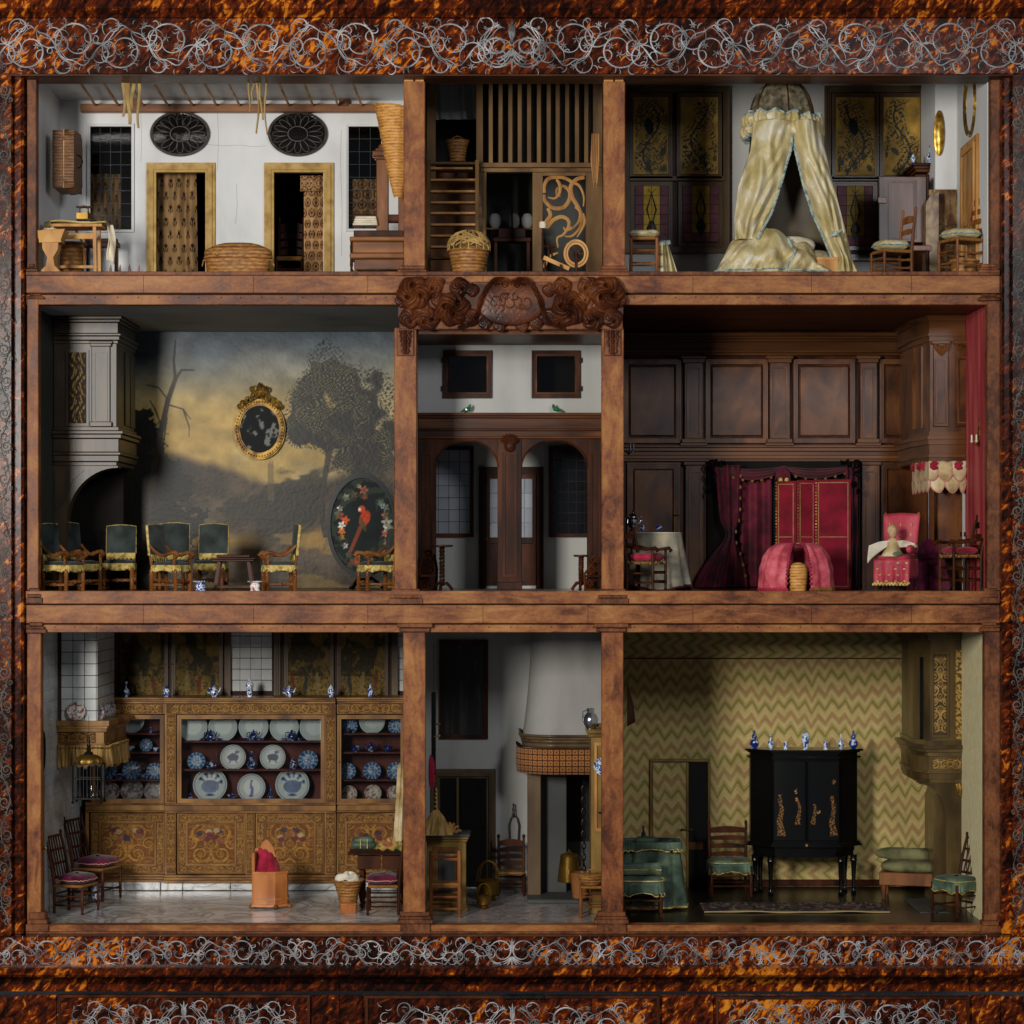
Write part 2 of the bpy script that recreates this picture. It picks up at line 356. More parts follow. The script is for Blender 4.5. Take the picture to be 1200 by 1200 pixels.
def picture(fn, x0, x1, z0, z1, y, step=1.0):
    ASP[:] = [(x1-x0)/(z1-z0), min(x1-x0, z1-z0)]
    nx = max(4, int((x1-x0)/step)+1); nz = max(4, int((z1-z0)/step)+1)
    u, v = np.meshgrid(np.linspace(0, 1, nx), np.linspace(0, 1, nz)); b = B()
    X = x0+(x1-x0)*u; Z = z0+(z1-z0)*v
    b.v = [tuple(t) for t in np.stack([X.ravel(), np.full(X.size, y), Z.ravel()], 1)]
    i = np.arange(nx-1)[None, :]+nx*np.arange(nz-1)[:, None]; i = i.ravel()
    b.f = [tuple(t) for t in np.stack([i, i+1, i+1+nx, i+nx], 1).tolist()]
    b.c = fn(u, v).reshape(-1, 3); return b
def pp(fn, x0, x1, py0, py1, y, step=1.0): return picture(fn, wx(x0, y), wx(x1, y), wz(py1, y), wz(py0, y), y, step)
# ================= the cabinet =================
class Inlay:
    def __init__(s): s.b = B()
    def rib(s, pts, w0, w1=None, tw=None):
        n = len(pts); w1 = w0 if w1 is None else w1; vs = []; o = -RNG.random()*.35
        for i, p in enumerate(pts):
            a = pts[max(0, i-1)]; c = pts[min(n-1, i+1)]; dx, dz = c[0]-a[0], c[1]-a[1]; L = math.hypot(dx, dz) or 1
            t = i/(n-1); w = (w0+(w1-w0)*t) if tw is None else w0*tw(t)
            vs += [(p[0]-dz/L*w/2, o, p[1]+dx/L*w/2), (p[0]+dz/L*w/2, o, p[1]-dx/L*w/2)]
        s.b.add(vs, [(2*i, 2*i+1, 2*i+3, 2*i+2) for i in range(n-1)])
    def curl(s, x, z, ang, R, turn, sgn, w, leaf=True, depth=0):
        # starts at (x,z) heading ang, winds into a spiral
        n = 12+int(turn*16); pts = [(x, z)]; a = ang; px, pz = x, z
        for i in range(n):
            t = i/n; r = R*(1-t)**.75+R*.09; ds = 2*PI*turn/n*r
            px += math.cos(a)*ds; pz += math.sin(a)*ds; a += sgn*2*PI*turn/n; pts.append((px, pz))
        s.rib(pts, w*1.1, tw=lambda t: .42+.95*math.sin(PI*min(1, t*1.15))**1.5)
        e = pts[-1]
        if leaf:
            for k in range(5):
                an = k*2*PI/5+ang; q = R*.17
                s.rib([(e[0], e[1]), (e[0]+math.cos(an)*q*.6, e[1]+math.sin(an)*q*.6), (e[0]+math.cos(an+.2)*q*1.25, e[1]+math.sin(an+.2)*q*1.25)], w*.5, tw=lambda t: .4+3.0*t*(1-t))
            for k in (int(n*.12), int(n*.27), int(n*.42), int(n*.58)):
                if k+1 >= len(pts): continue
                p = pts[k]; q = pts[k+1]; an = math.atan2(q[1]-p[1], q[0]-p[0])
                out = -sgn if RNG.random() < .6 else sgn
                if depth == 0 and RNG.random() < .75: s.curl(p[0], p[1], an+out*.5, R*(.20+.1*RNG.random()), .62, out, w*.72, False, 1)
                s.hook(p[0], p[1], an+out*.45, R*(.28+.2*RNG.random()), -out, w*.7)
    def hook(s, x, z, a, L, sgn, w):
        pts = []; px, pz = x, z
        for i in range(7): pts.append((px, pz)); px += math.cos(a)*L/6; pz += math.sin(a)*L/6; a += sgn*.3
        s.rib(pts, w, tw=lambda t: .25+2.6*t*(1-t))
    def star(s, x, z, r, w, a0=0, n=6):
        for k in range(n):
            an = a0+k*2*PI/n; s.rib([(x, z), (x+math.cos(an)*r*.5, z+math.sin(an)*r*.5), (x+math.cos(an)*r, z+math.sin(an)*r)], w, tw=lambda t: .5+2.6*t*(1-t))
    def vine(s, x0, x1, zc, H, W, w=1.9, ph=0):
        n = max(1, round((x1-x0)/W)); W = (x1-x0)/n; A = H*.36; R = RNG.random
        for off, ww in ((0, w*1.0), (.06, w*.5)):
            s.rib([(x0+(x1-x0)*i/(n*14), zc+(A-off*H)*math.cos(PI*(i/14)+ph*PI+off)+H*.05*math.sin(i*.9+off*20)) for i in range(n*14+1)], ww, ww)
        for c in range(n):
            up = 1 if (c+ph) % 2 == 0 else -1
            xx = x0+W*c; z = zc+A*up; j = lambda k: (R()-.5)*k
            s.curl(xx+W*.10, z, -up*.30, H*.40, 1.45+j(.3), -up, w*1.1)
            s.curl(xx+W*.86, zc-up*A*.95, up*(1.3+j(.3)), H*.27, 1.2, up, w*.9)
            s.curl(xx+W*.42, zc+up*A*.55, up*(.9+j(.4)), H*.19, 1.15, up, w*.8, True, 1)
            s.curl(xx+W*.60, zc-up*A*.25, -up*(2.2+j(.4)), H*.19, 1.1, -up, w*.8, True, 1)
            s.curl(xx+W*.20, zc-up*A*.5, -up*(1.2+j(.4)), H*.15, 1.0, up, w*.7, True, 1)
            s.curl(xx+W*.70, zc+up*A*.8, up*(.2+j(.4)), H*.13, .9, -up, w*.7, False, 1)
            for q in range(9):
                fx = xx+W*(q+.5)/9; s.hook(fx, zc+H*(.42*(1 if q % 2 else -1)+j(.08)), R()*6.3, H*(.1+.1*R()), 1 if q % 2 else -1, w*.8)
            for q in range(4): s.star(xx+W*(.12+.25*q)+j(3), zc+up*H*(.40-.25*(q % 2)*1.6)*(1 if q < 2 else -1), H*.075, w*.75, R()*3)
    def mirror(s, x=0):
        n = len(s.b.v); s.b.v += [(2*x-a, b, c) for a, b, c in s.b.v]; s.b.f += [tuple(i+n for i in reversed(f)) for f in list(s.b.f)]
    def plume(s, x, zc, H, w=1.6):
        for q in (1, -1):
            for k in range(7):
                a = PI/2*q+(k-3)*.2; s.hook(x+(k-3)*.5, zc+q*H*.06, a, H*(.44-.035*abs(k-3)), (1 if k > 3 else -1)*(-q)*(0 if k == 3 else .55), w)
    def place(s, f, y):
        s.b.v = [f(a, b, c) for a, b, c in s.b.v]
YF = -30
M['pewterd'] = mat('dull_lead', ['3c3b38', '6a6862'], rough=.5, spec=.2)
cab = thing('display_cabinet', 'tall tortoiseshell and walnut cabinet with pewter scroll inlay holding nine miniature rooms', 'cabinet', 600, 1200, 0, real=True)
def cpart(b, name, m, **k): return b.obj(name, m, cab, world=True, **k)
# cornice, top frieze
b = B(); pts = [(-46, 60), (-62, 30), (-66, 10), (-58, -8), (-52, -14), (-40, -17), (-34, -21)]
def mould(prof, x0, x1, zb):  # profile of (y, z) swept along x
    b = B(); n = len(prof); vs = [(x, y, z+zb) for x in (x0, x1) for y, z in prof]
    b.add(vs, [(i, i+1, n+i+1, n+i) for i in range(n-1)]+[tuple(range(n)), tuple(range(2*n-1, n-1, -1))]); return b
z20 = wz(21, YF)
cpart(mould([(40, 60), (-58, 60), (-56, 26), (-50, 18), (-46, 8), (-38, 4), (-34, 0), (40, 0)], wx(-60), wx(1260), z20), 'cornice', 'tortoise')
b = B(); PB(b, -60, 1260, 21, 86.5, YF, 20, .8); cpart(b, 'frieze_board', 'tortoise')
b = B(); PB(b, -60, 1260, 86.5, 88.6, YF+4, 24); cpart(b, 'frieze_lip', 'dkwoodh')
i = Inlay(); zt = (wz(22, YF)+wz(85, YF))/2
i.vine(12, 612, zt, 60, 56, 1.35); i.curl(8, zt+20, .3, 17, 1.2, -1, 1.4); i.curl(8, zt-20, -.3, 17, 1.2, 1, 1.4); i.mirror(); i.plume(0, zt, 62, 2.4); i.place(lambda x, y, z: (x, YF-.35+y, z), 0)
cpart(i.b, 'pewter_inlay', 'pewter', solid=.2)
# stiles
for sx, a0, a1, in0, in1 in ((-1, -40, 13, 0, 12), (1, 1187, 1240, 1188, 1200)):
    b = B(); PB(b, a0, a1, 88, 1097, YF+2, 40); cpart(b, 'stile', 'tortoise')
    i = Inlay(); H = in1-in0; i.vine(-wz(88, YF)+14, -wz(1097, YF)-8, 0, H*1.0+3, 38, .9)
    xc = wx((in0+in1)/2, YF)
    i.b.v = [(xc+c*sx*-1, YF+1.6+bb, -a) for a, bb, c in i.b.v]; cpart(i.b, 'pewter_inlay', 'pewterd', solid=.2)
b = B(); PB(b, 13, 27, 88, 1097, -14, 30, 2.5); cpart(b, 'inner_moulding', 'tortoise')
b = B(); PB(b, 1174.5, 1187.5, 88, 1097, -14, 30, 2.5); cpart(b, 'inner_moulding', 'tortoise')
# bottom rail
b = B(); PB(b, -60, 1260, 1097.5, 1138, YF, 20, .8); cpart(b, 'lower_frieze', 'tortoise')
i = Inlay(); zt = (wz(1098, YF)+wz(1138, YF))/2-.5
i.vine(10, 610, zt, 37, 38, 1.1, 1); i.mirror(); i.plume(0, zt, 38, 1.8); i.place(lambda x, y, z: (x, YF-.35+y, z), 0)
cpart(i.b, 'pewter_inlay', 'pewter', solid=.2)
zb = wz(1138.5, -60)
cpart(mould([(20, 0), (-34, 0), (-46, -1), (-54, -3), (-58, -7), (-54, -10.5), (-44, -12), (-30, -16), (-24, -24), (-24, -32), (20, -32)], wx(-60), wx(1260), zb+3), 'base_moulding', 'tortoise')
b = B(); PB(b, -60, 1260, 1168, 1300, -22, 30); cpart(b, 'base_panel', 'tortoise')
for a0, a1, pb in ((70, 361, 1168), (430, 771, 1169), (841, 1134, 1170)):
    b = B(); PB(b, a0, a1, pb, 1290, -27, -21, .8); d = cpart(b, 'drawer_front', 'tortoise')
    b = B(); pframe(b, a0-2, a1+2, pb-2, 1292, 3, -29, -21); b.obj('drawer_moulding', 'dkwood', d, world=True)
    i = Inlay(); xm = (wx(a0, -27)+wx(a1, -27))/2; hw = (wx(a1, -27)-wx(a0, -27))/2-9
    zz = wz(1198 if a0 != 430 else 1201, -27); i.vine(6, hw, zz, 48, 46, 1.25); i.mirror(); i.plume(0, zz, 50, 2)
    i.b.v = [(x+xm, -27.4+y, z) for x, y, z in i.b.v]; i.b.obj('pewter_inlay', 'pewter', d, world=True, solid=.2)
    if a0 == 430:
        b = B(); PB(b, 590, 638, 1166, 1171, -33, -26, 1); b.obj('lock_plate', 'iron', d, world=True)
for a0, a1 in ((28, 66), (365, 425), (776, 836), (1139, 1172)):
    b = B(); PB(b, a0, a1, 1166, 1290, -25, -21, .6); cpart(b, 'base_block', 'tortoise')
# dark rebates beside the posts
for a0, a1 in ((26, 32), (1170, 1176)):
    b = B(); PB(b, a0, a1, 80, 1098, 4, 20); cpart(b, 'rebate', 'black')
# walnut carcase fronts
def post(a0, a1, p0, p1, y0=0, y1=16, m='walnut', nm='pillar', bev=.8):
    b = B(); PB(b, a0, a1, p0, p1, y0, y1, bev); return cpart(b, nm, m)
def base(a0, a1, p0, p1, y0=-5):
    b = B(); h = p1-p0
    PB(b, a0+3.5, a1-3.5, p0-1, p0+h*.35, y0+2.5, 14, 1.2); PB(b, a0+1.6, a1-1.6, p0+h*.35, p0+h*.6, y0+1, 14.5, 1); PB(b, a0, a1, p0+h*.6, p1, y0, 15, .8)
    return cpart(b, 'pillar_base', 'walnut2')
def shelf(rows, a0=30, a1=1172):
    for p0, p1, y0, m, nm in rows:
        b = B(); PB(b, a0, a1, p0, p1, y0, 18, .6); q = cpart(b, nm, m)
        if nm == 'shelf_front':
            for x in (168, 297, 431, 566, 689, 812, 951, 1068): j = B(); PB(j, x-.25, x+.25, p0+.6, p1-.6, y0-.15, y0+1); j.obj('veneer_joint', 'black', q, world=True)
shelf([(318, 322.6, -4, 'walnut2', 'shelf_sill'), (322.6, 343.3, 0, 'walnuth', 'shelf_front'), (343.3, 345.4, 5, 'black', 'shelf_groove'), (345.4, 357, 1, 'walnuth', 'shelf_lip')])
shelf([(692.5, 707.5, -3, 'walnuth', 'shelf_sill'), (707.5, 709, 3, 'black', 'shelf_groove'), (709, 730.5, 0, 'walnuth', 'shelf_front'), (730.5, 732, 5, 'black', 'shelf_groove'), (732, 741, 1, 'walnuth', 'shelf_lip')])
shelf([(1084, 1092, -1, 'walnuth', 'shelf_sill'), (1092, 1098, -6, 'walnut2', 'shelf_sill')])
for p0, p1, w in ((88, 318, 42.5), (345, 692, 45), (732, 1088, 48)):
    post(31.5, w, p0, p1, nm='side_post', m='walnut2' if p0 == 88 else 'walnut')
    post(1202-w+(1.5 if p0 == 88 else 0), 1173, p0, p1, nm='side_post', m='walnut2')
for q in ((30, 44, 310, 318), (30, 52, 345, 350), (30, 50, 690, 707), (30, 54, 730, 742), (30, 57, 1070, 1092), (1147, 1172, 310, 320), (1147, 1172, 345, 352), (1150, 1172, 690, 707), (1148, 1172, 730, 740), (1150, 1173, 1072, 1094)): base(*q)
for a0, a1, c in ((473, 498, 464), (707, 732.5, 702)):
    post(a0, a1, 95, 314); base(c, c+38 if c == 464 else 738, 312, 323)
    b = B(); PB(b, (a0+a1)/2-12, (a0+a1)/2-1, 87, 95.5, -1, 12, .5); cpart(b, 'hinge_block', 'pale')
    b = B(); PB(b, (a0+a1)/2+1, (a0+a1)/2+11, 87, 95.5, -1, 12, .5); cpart(b, 'hinge_block', 'pale')
for a0, a1 in ((462, 488), (705, 731)): post(a0, a1, 384, 694)
base(455, 495.5, 691, 708); base(699, 737, 691, 708)
for a0, a1, b0, b1 in ((472.5, 498.5, 466, 507), (705, 730.5, 697, 737)):
    post(a0, a1, 740, 1074); base(b0, b1, 1070, 1083, -6)
    b = B(); PB(b, b0+3, b1-3, 1083, 1093.5, -5, 15, .6); cpart(b, 'pillar_plinth', 'walnut2')
    b = B(); PB(b, b0-1, b1, 730.5, 735.5, -8, 14, 1); PB(b, b0+2, b1-3, 735.5, 741, -4, 14, 1.4); cpart(b, 'capital', 'walnut2')
# brass tacks / worm holes along the lips
for pz, yy in ((348.5, 1), (735, 1)):
    b = B()
    for k in range(46):
        x = 62+k*24.3+RNG.random()*3
        if 462 < x < 738 and pz < 400: continue
        b.ball((wx(x), yy-.1, wz(pz)), .8, 6, (1, .4, 1))
    cpart(b, 'nail_heads', 'iron', kind='stuff')
# white packing strip below the top frieze
for a0, a1 in ((100, 130), (177, 238), (243, 312), (383, 408), (461, 474), (593, 604), (845, 905), (925, 966), (1100, 1136), (1146, 1160)):
    b = B(); PB(b, a0, a1, 84, 92 if a0 < 500 else 91, 12, 22, .5); cpart(b, 'packing_strip', 'offwhite')
# ---- carved garland crest (relief built as a height field) ----
def relief(name, x0, x1, p0, p1, y0, feats, label=None, step=.55, m='carved', par=cab, base_h=-1):
    X0, X1, Z0, Z1 = wx(x0, y0), wx(x1, y0), wz(p1, y0), wz(p0, y0)
    nx = int((X1-X0)/step); nz = int((Z1-Z0)/step)
    px, py = np.meshgrid(np.linspace(x0, x1, nx), np.linspace(p1, p0, nz)); h = np.full(px.shape, float(base_h))
    for f in feats: h = f(px, py, h)
    X = X0+(px-x0)/(x1-x0)*(X1-X0); Z = Z0+(p1-py)/(p1-p0)*(Z1-Z0)
    keep = h > 0; b = B(); ids = -np.ones(h.shape, int)
    q = keep[:-1, :-1] & keep[1:, :-1] & keep[:-1, 1:] & keep[1:, 1:]
    use = np.zeros(h.shape, bool)
    for a, c in ((slice(0, -1), slice(0, -1)), (slice(1, None), slice(0, -1)), (slice(0, -1), slice(1, None)), (slice(1, None), slice(1, None))): use[a, c] |= q
    ids[use] = np.arange(use.sum()); b.v = np.stack([X[use], y0-h[use], Z[use]], 1).tolist()
    ii, jj = np.nonzero(q); F = np.stack([ids[ii, jj], ids[ii, jj+1], ids[ii+1, jj+1], ids[ii+1, jj]], 1).tolist()
    # skirt down to the board so the relief has real thickness
    n = len(b.v); b.v += [[x, y0+3, z] for x, y, z in b.v]
    from collections import Counter
    ed = {}
    for f in F:
        for k in range(4):
            e = (f[k], f[(k+1) % 4]); ed[e] = 1
    F += [[e[1], e[0], e[0]+n, e[1]+n] for e in ed if (e[1], e[0]) not in ed]
    b.f = [tuple(f) for f in F]; return b.obj(name, m, par, world=True, ang=60)
def acan(cx, cy, R, sgn=1, k=9, holes=2, H=.5, ph=0):
    def f(x, y, h):
        dx = x-cx; dy = y-cy; r = np.hypot(dx, dy); a = np.arctan2(dy, dx)
        edge = R*(1+.06*np.cos((k//2+1)*a+ph)); t = r/edge
        g = H*R*np.sqrt(np.clip(1-t*t, 0, 1))*(.74+.26*np.abs(np.cos(.45*k*(a*sgn+1.5*np.log(r/R+.3))+ph)))+1.2
        for j in range(holes):
            aa = ph+j*2.1; hx_, hy_ = cx+math.cos(aa)*R*.42, cy+math.sin(aa)*R*.42
            g = g-(H*R+2)*.8*np.exp(-((x-hx_)**2+(y-hy_)**2)/(R*.13)**2)
        # curled eye
        g = np.where(t < 1, np.maximum(g, .25), -1)
        return np.maximum(h, g)
    return f
def scrollf(pts, w, H):     # rounded band following a polyline
    def f(x, y, h):
        best = np.full(x.shape, 9e9); tt = np.zeros(x.shape)
        for i in range(len(pts)-1):
            ax, ay = pts[i]; bx, by = pts[i+1]; L = (bx-ax)**2+(by-ay)**2
            t = np.clip(((x-ax)*(bx-ax)+(y-ay)*(by-ay))/L, 0, 1); d = np.hypot(x-ax-t*(bx-ax), y-ay-t*(by-ay))
            m = d < best; best = np.where(m, d, best); tt = np.where(m, (i+t)/(len(pts)-1), tt)
        ww = w*(1-.5*tt); g = np.where(best < ww, H*np.sqrt(np.clip(1-(best/ww)**2, 0, 1))*(.8+.2*np.cos(best*3.2))+1.5, -1)
        return np.maximum(h, g)
    return f
def spts(cx, cy, R, a0, turns, sgn, n=26): return [(cx+R*(1-.8*i/n)*math.cos(a0+sgn*2*PI*turns*i/n), cy+R*(1-.8*i/n)*math.sin(a0+sgn*2*PI*turns*i/n)) for i in range(n+1)]
fs = []
for s in (-1, 1):
    X = lambda d: 598.5+s*d
    fs += [acan(X(113), 344, 20.5, s, 11, 3, .62, .4), acan(X(119), 373, 12, -s, 7, 1, .5, 1.1), acan(X(90), 334, 12, s, 7, 1, .6, 2), acan(X(97), 374, 13.5, -s, 8, 2, .62, .2),
           acan(X(68), 362, 20.5, -s, 11, 3, .66, 1.3), acan(X(60), 336, 11.5, s, 7, 1, .6, .7), acan(X(45), 340, 8, s, 6, 0, .6, .3), acan(X(48), 372, 11, s, 7, 0, .5, 2.4),
           acan(X(30), 379, 8, s, 6, 0, .45, .1), acan(X(13), 382, 7.5, s, 6, 0, .4, 1), acan(X(84), 352, 9, s, 6, 1, .5, 0), acan(X(128), 352, 8, s, 6, 0, .4, 0), acan(X(104), 360, 9, s, 6, 0, .4, 0)]
    fs += [scrollf([(X(4), 332)]+[(X(8+i*3.1), 330-5*math.sin(i/9*PI)+i*i*.35) for i in range(9)]+[(X(38), 366), (X(46), 379), (X(60), 384)], 5.5, 8)]
    fs += [scrollf(spts(X(6), 334, 6.5, PI/2*s+1.6, 1.2, s), 2.6, 8)]
def shield(x, y, h):
    t = np.hypot((x-598.5)/39, (y-357)/25); letters = np.abs(np.sin(x*.42+2*np.sin(y*.33)))*np.abs(np.sin(y*.36+2*np.sin(x*.29)))
    g = np.where(t < 1, 4.5+3.5*np.sqrt(np.clip(1-t*t, 0, 1))-.15*sst(.4, .9, letters), -1); return np.maximum(h, g)
fs.append(shield)
cy = lambda x, y, h: np.where((h < 0) & (np.abs(x-598.5) < 132) & (y > 333) & (y < 374), .8, h)
fs.append(cy)
gar = relief('crest_carving', 459, 738, 325, 390, -6, fs, m='carved')
b = B(); PB(b, 468, 730, 330, 386, -4, 10, 1); cpart(b, 'crest_board', 'walnut2')
# raised monogram loops on the shield
b = B()
for k, (cx, cz, rx, rz) in enumerate(((-18, 0, 8, 9), (-9, 1, 6, 10), (0, 0, 8, 10), (9, 1, 6, 10), (18, 0, 8, 9), (-12, -6, 5, 5), (12, -6, 5, 5), (-5, 6, 5, 5), (6, 6, 5, 5))):
    b.tube([(wx(598.5, -6)+cx+rx*math.cos(a)*(1-.06*j), -14.0-.5*math.cos(cx/22), wz(355, -6)+cz+rz*math.sin(a)*(1-.06*j)) for j, a in enumerate([k+i*.5 for i in range(12)])], .75, 5)
b.obj('monogram', 'carved', cab, world=True)
for s, xc in ((0, 475), (1, 718)):
    b = B(); PB(b, xc-10, xc+10, 385, 417, -3, 8, 1); cpart(b, 'corbel', 'walnut2')
    relief('acanthus_leaf', xc-9, xc+9, 387, 415, -4, [lambda x, y, h, xc=xc: np.where(np.abs(x-xc) < (8-(y-387)*.13)*(.8+.2*np.abs(np.cos(y*.55))), 2+2.4*np.abs(np.cos((x-xc)*.55))*np.abs(np.sin(y*.45+np.abs(x-xc)*.5))+1.5*np.exp(-(x-xc)**2/3), -1)])
# ================= shell of the nine rooms =================
FB, FM, FT = wz(1085, 0)-1, wz(693, 0)-.5, wz(318.3, 0)-.5     # floor heights
CM, CB = wz(357, 0)+1, wz(741, 0)+1                             # ceilings of the middle and bottom rows
XL, XR = wx(30)+4, wx(1170)-4
LP, RP = (wx(486), wx(707)), (0, 0)
PL0, PL1, PR0, PR1 = wx(476), wx(484), wx(714), wx(722)          # partition walls run back from behind the pillars
def wall(x0, x1, y0, y1, z0, z1, m, nm='wall'): b = B(); b.box(x0, x1, y0, y1, z0, z1); return struct(b, nm, m)
YB = 400
# outer carcase, partitions and storey boards
wall(XL-8, XL-2, 16, YB, FB-6, wz(60)+60, 'dkwood', 'carcase_side'); wall(XR+2, XR+8, 16, YB, FB-6, wz(60)+60, 'dkwood', 'carcase_side')
wall(XL-2, XR+2, YB, YB+6, FB-6, wz(60)+60, 'dkwood', 'carcase_back')
for z, zz in ((FB-6, FB-2.2), (CB+2, FM-2.2), (CM+2, FT-2.2)): wall(XL-2, XR+2, 18, YB, z, zz, 'dkwood', 'storey_board')
wall(XL-2, XR+2, 24, YB, wz(60)+40, wz(60)+46, 'dkwood', 'carcase_top')
for a, c in ((PL0, PL1), (PR0, PR1)):
    for z0, z1 in ((FB-2, CB+2), (FM-2, CM+2), (FT-2, wz(60)+40)): wall(a, c, 18, YB, z0, z1, 'offwhite', 'partition')
def floor(x0, x1, z, m, y0=8, y1=YB): return wall(x0, x1, y0, y1, z-2, z, m, 'floor')
def ceil(x0, x1, z, m, y0=16, y1=YB): return wall(x0, x1, y0, y1, z, z+1.8, m, 'ceiling')
def marble(name, a, bb, c):
    t = NT(name); t.set(.22, 0, .2); v = t.coord((1, 1, 1), (0, 0, .4), 1)
    n = t.noise(v, 7, 6, 2.2); f = t.math('ABSOLUTE', t.math('SUBTRACT', n, .5))
    t.l(t.ramp(f, [(0, c), (.025, bb), (.10, a), (.3, a)]), t.p.inputs['Base Color']); return t.m
M['marble'] = marble('grey_marble', 'dad8d4', 'b8b6b2', '84827f'); M['marblew'] = marble('white_marble', 'c8c8c4', 'a8a8a6', '77777a')
M['marblek'] = marble('streaked_marble', 'a29a98', '7c7474', 'c8c4c0')
M['darkfloor'] = mat('black_floor', ['17130f', '231d17'], sc=14, rough=.3, coat=.2)
M['plank'] = mat('floor_boards', ['3b2213', '5a3820'], sc=14, st=(.3, 1, 1), rough=.45)
M['flame'] = chevron()
# ---- attic (top left)
def slabwall(y, t, X0, X1, Z0, Z1, holes, m, nm='wall'):
    # wall of boxes around rectangular openings given as (x0,x1,z0,z1)
    b = B(); xs = sorted({X0, X1, *[h[0] for h in holes], *[h[1] for h in holes]})
    for a, c in zip(xs[:-1], xs[1:]):
        mid = (a+c)/2; hs = sorted([(h[2], h[3]) for h in holes if h[0] < mid < h[1]]); z = Z0
        for h0, h1 in hs:
            if h0 > z: b.box(a, c, y, y+t, z, h0)
            z = max(z, h1)
        if z < Z1: b.box(a, c, y, y+t, z, Z1)
    import bmesh
    o = struct(b, nm, m); bm = bmesh.new(); bm.from_mesh(o.data); bmesh.ops.remove_doubles(bm, verts=bm.verts, dist=1e-6)
    # drop the hidden faces between neighbouring boxes
    seen = {}
    for f in bm.faces: seen.setdefault(tuple(sorted(v.index for v in f.verts)), []).append(f)
    bmesh.ops.delete(bm, geom=[f for g in seen.values() if len(g) > 1 for f in g], context='FACES_ONLY'); bm.to_mesh(o.data); bm.free(); return o
def H_(x0, x1, p0, p1, y): return (wx(x0, y), wx(x1, y), wz(p1, y), wz(p0, y))
YA = 200
ovals = ((211, 157), (349, 157))
aw = slabwall(YA, 5, XL, PL0, FT-1, wz(98, YA), [H_(104, 155, 147, 270, YA), H_(182, 241, 201, 330, YA), H_(319, 379, 201, 330, YA), H_(408, 447, 147, 268, YA)]+[H_(c-22, c+22, 140, 174, YA) for c, _ in ovals]+[H_(c-14, c+14, 136, 178, YA) for c, _ in ovals], 'white')
M['whitel'] = M['white']
wall(XL-2, XL, 16, YA, FT-1, wz(60)+38, 'white'); wall(PL0-2, PL0-.2, 16, YA, FT-1, wz(60)+38, 'white')
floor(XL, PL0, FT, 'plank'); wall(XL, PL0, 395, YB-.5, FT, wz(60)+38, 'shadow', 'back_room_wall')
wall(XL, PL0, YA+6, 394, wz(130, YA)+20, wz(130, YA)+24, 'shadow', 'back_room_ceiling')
b = B(); z0, z1 = wz(80, 12), wz(118, YA)
b.add([(XL, 14, z0), (PL0, 14, z0), (PL0, YA+6, z1), (XL, YA+6, z1), (XL, 14, z0+3), (PL0, 14, z0+3), (PL0, YA+6, z1+3), (XL, YA+6, z1+3)], [(0, 1, 2, 3), (4, 7, 6, 5), (0, 4, 5, 1), (3, 2, 6, 7), (0, 3, 7, 4), (1, 5, 6, 2)])
slope = struct(b, 'sloping_ceiling', 'white')
def spart(b, nm, m, par, **k): return b.obj(nm, m, par, world=True, **k)
for a0, a1 in ((92, 112), (119, 139), (178, 197), (208, 226), (237, 254), (265, 281), (325, 339), (355, 367), (386, 396), (412, 424), (150, 168), (296, 310)):
    ya, yb = 26, YA-8; b = B(); A = Vector((wx(a0, ya), ya, wz(93.5, ya))); E = Vector((wx(a1, yb), yb, wz(124, yb)))
    b.tube([A, E], 1.9, 4, sq=.8); spart(b, 'rafter', 'pale', slope)
b = B(); PB(b, 94, 447, 121.5, 131, YA-12, YA-1, .6); spart(b, 'purlin', 'midwoodh', slope)
b = B(); PB(b, 68, 461, 90.5, 95.5, 22, 27, .5); spart(b, 'drying_rail', 'pale', slope)
b = B(); PB(b, 397, 408, 90, 124, YA-14, YA-8, .5); spart(b, 'strut', 'midwood', slope)
b = B(); PB(b, 145, 163, 90, 122, YA-8, YA-3, .5); spart(b, 'strut', 'midwood', slope)
# oval windows: deep reveal, disc of glass, leaded petals
for cx, cy in ovals:
    y = YA-2; X, Z = wx(cx, y), wz(cy, y); a, c = 35*kk(y), 26.5*kk(y)
    b = B(); n = 40; b.ring(ell(X, Z, a, c, n), ell(X, Z, a-3.2, c-3, n), y-3, y+1)
    o = spart(b, 'oval_window', 'iron', aw)
    b = B(); b.prism(ell(X, Z, a-3, c-2.8, n), y+.6, y+1.6); spart(b, 'backing', 'shadow', o)
    b = B(); b.prism(ell(X, Z, a-3, c-2.8, n), y-.4, y+.2); spart(b, 'pane', 'dglass', o)
    for k in range(16):
        an = 2*PI*k/16; pts = []
        for i in range(9):
            t = PI*i/8; rr = .34+.52*math.sin(t*.5) if i < 8 else .34
        a0_, a1_ = an-PI/16, an+PI/16
        pts = [(.34, a0_), (.62, a0_+.02), (.80, a0_+.10), (.86, an), (.80, a1_-.10), (.62, a1_-.02), (.34, a1_)]
        b2 = B(); b2.tube([(X+a*r*math.cos(t), y-.9, Z+c*r*math.sin(t)) for r, t in pts], .3, 4); spart(b2, 'lead_came', 'pewterd', o)
    b2 = B(); b2.tube([(x, y-.9, z) for x, z in ell(X, Z, a*.33, c*.33, 20)], .55, 4, True); spart(b2, 'lead_came', 'pewterd', o)
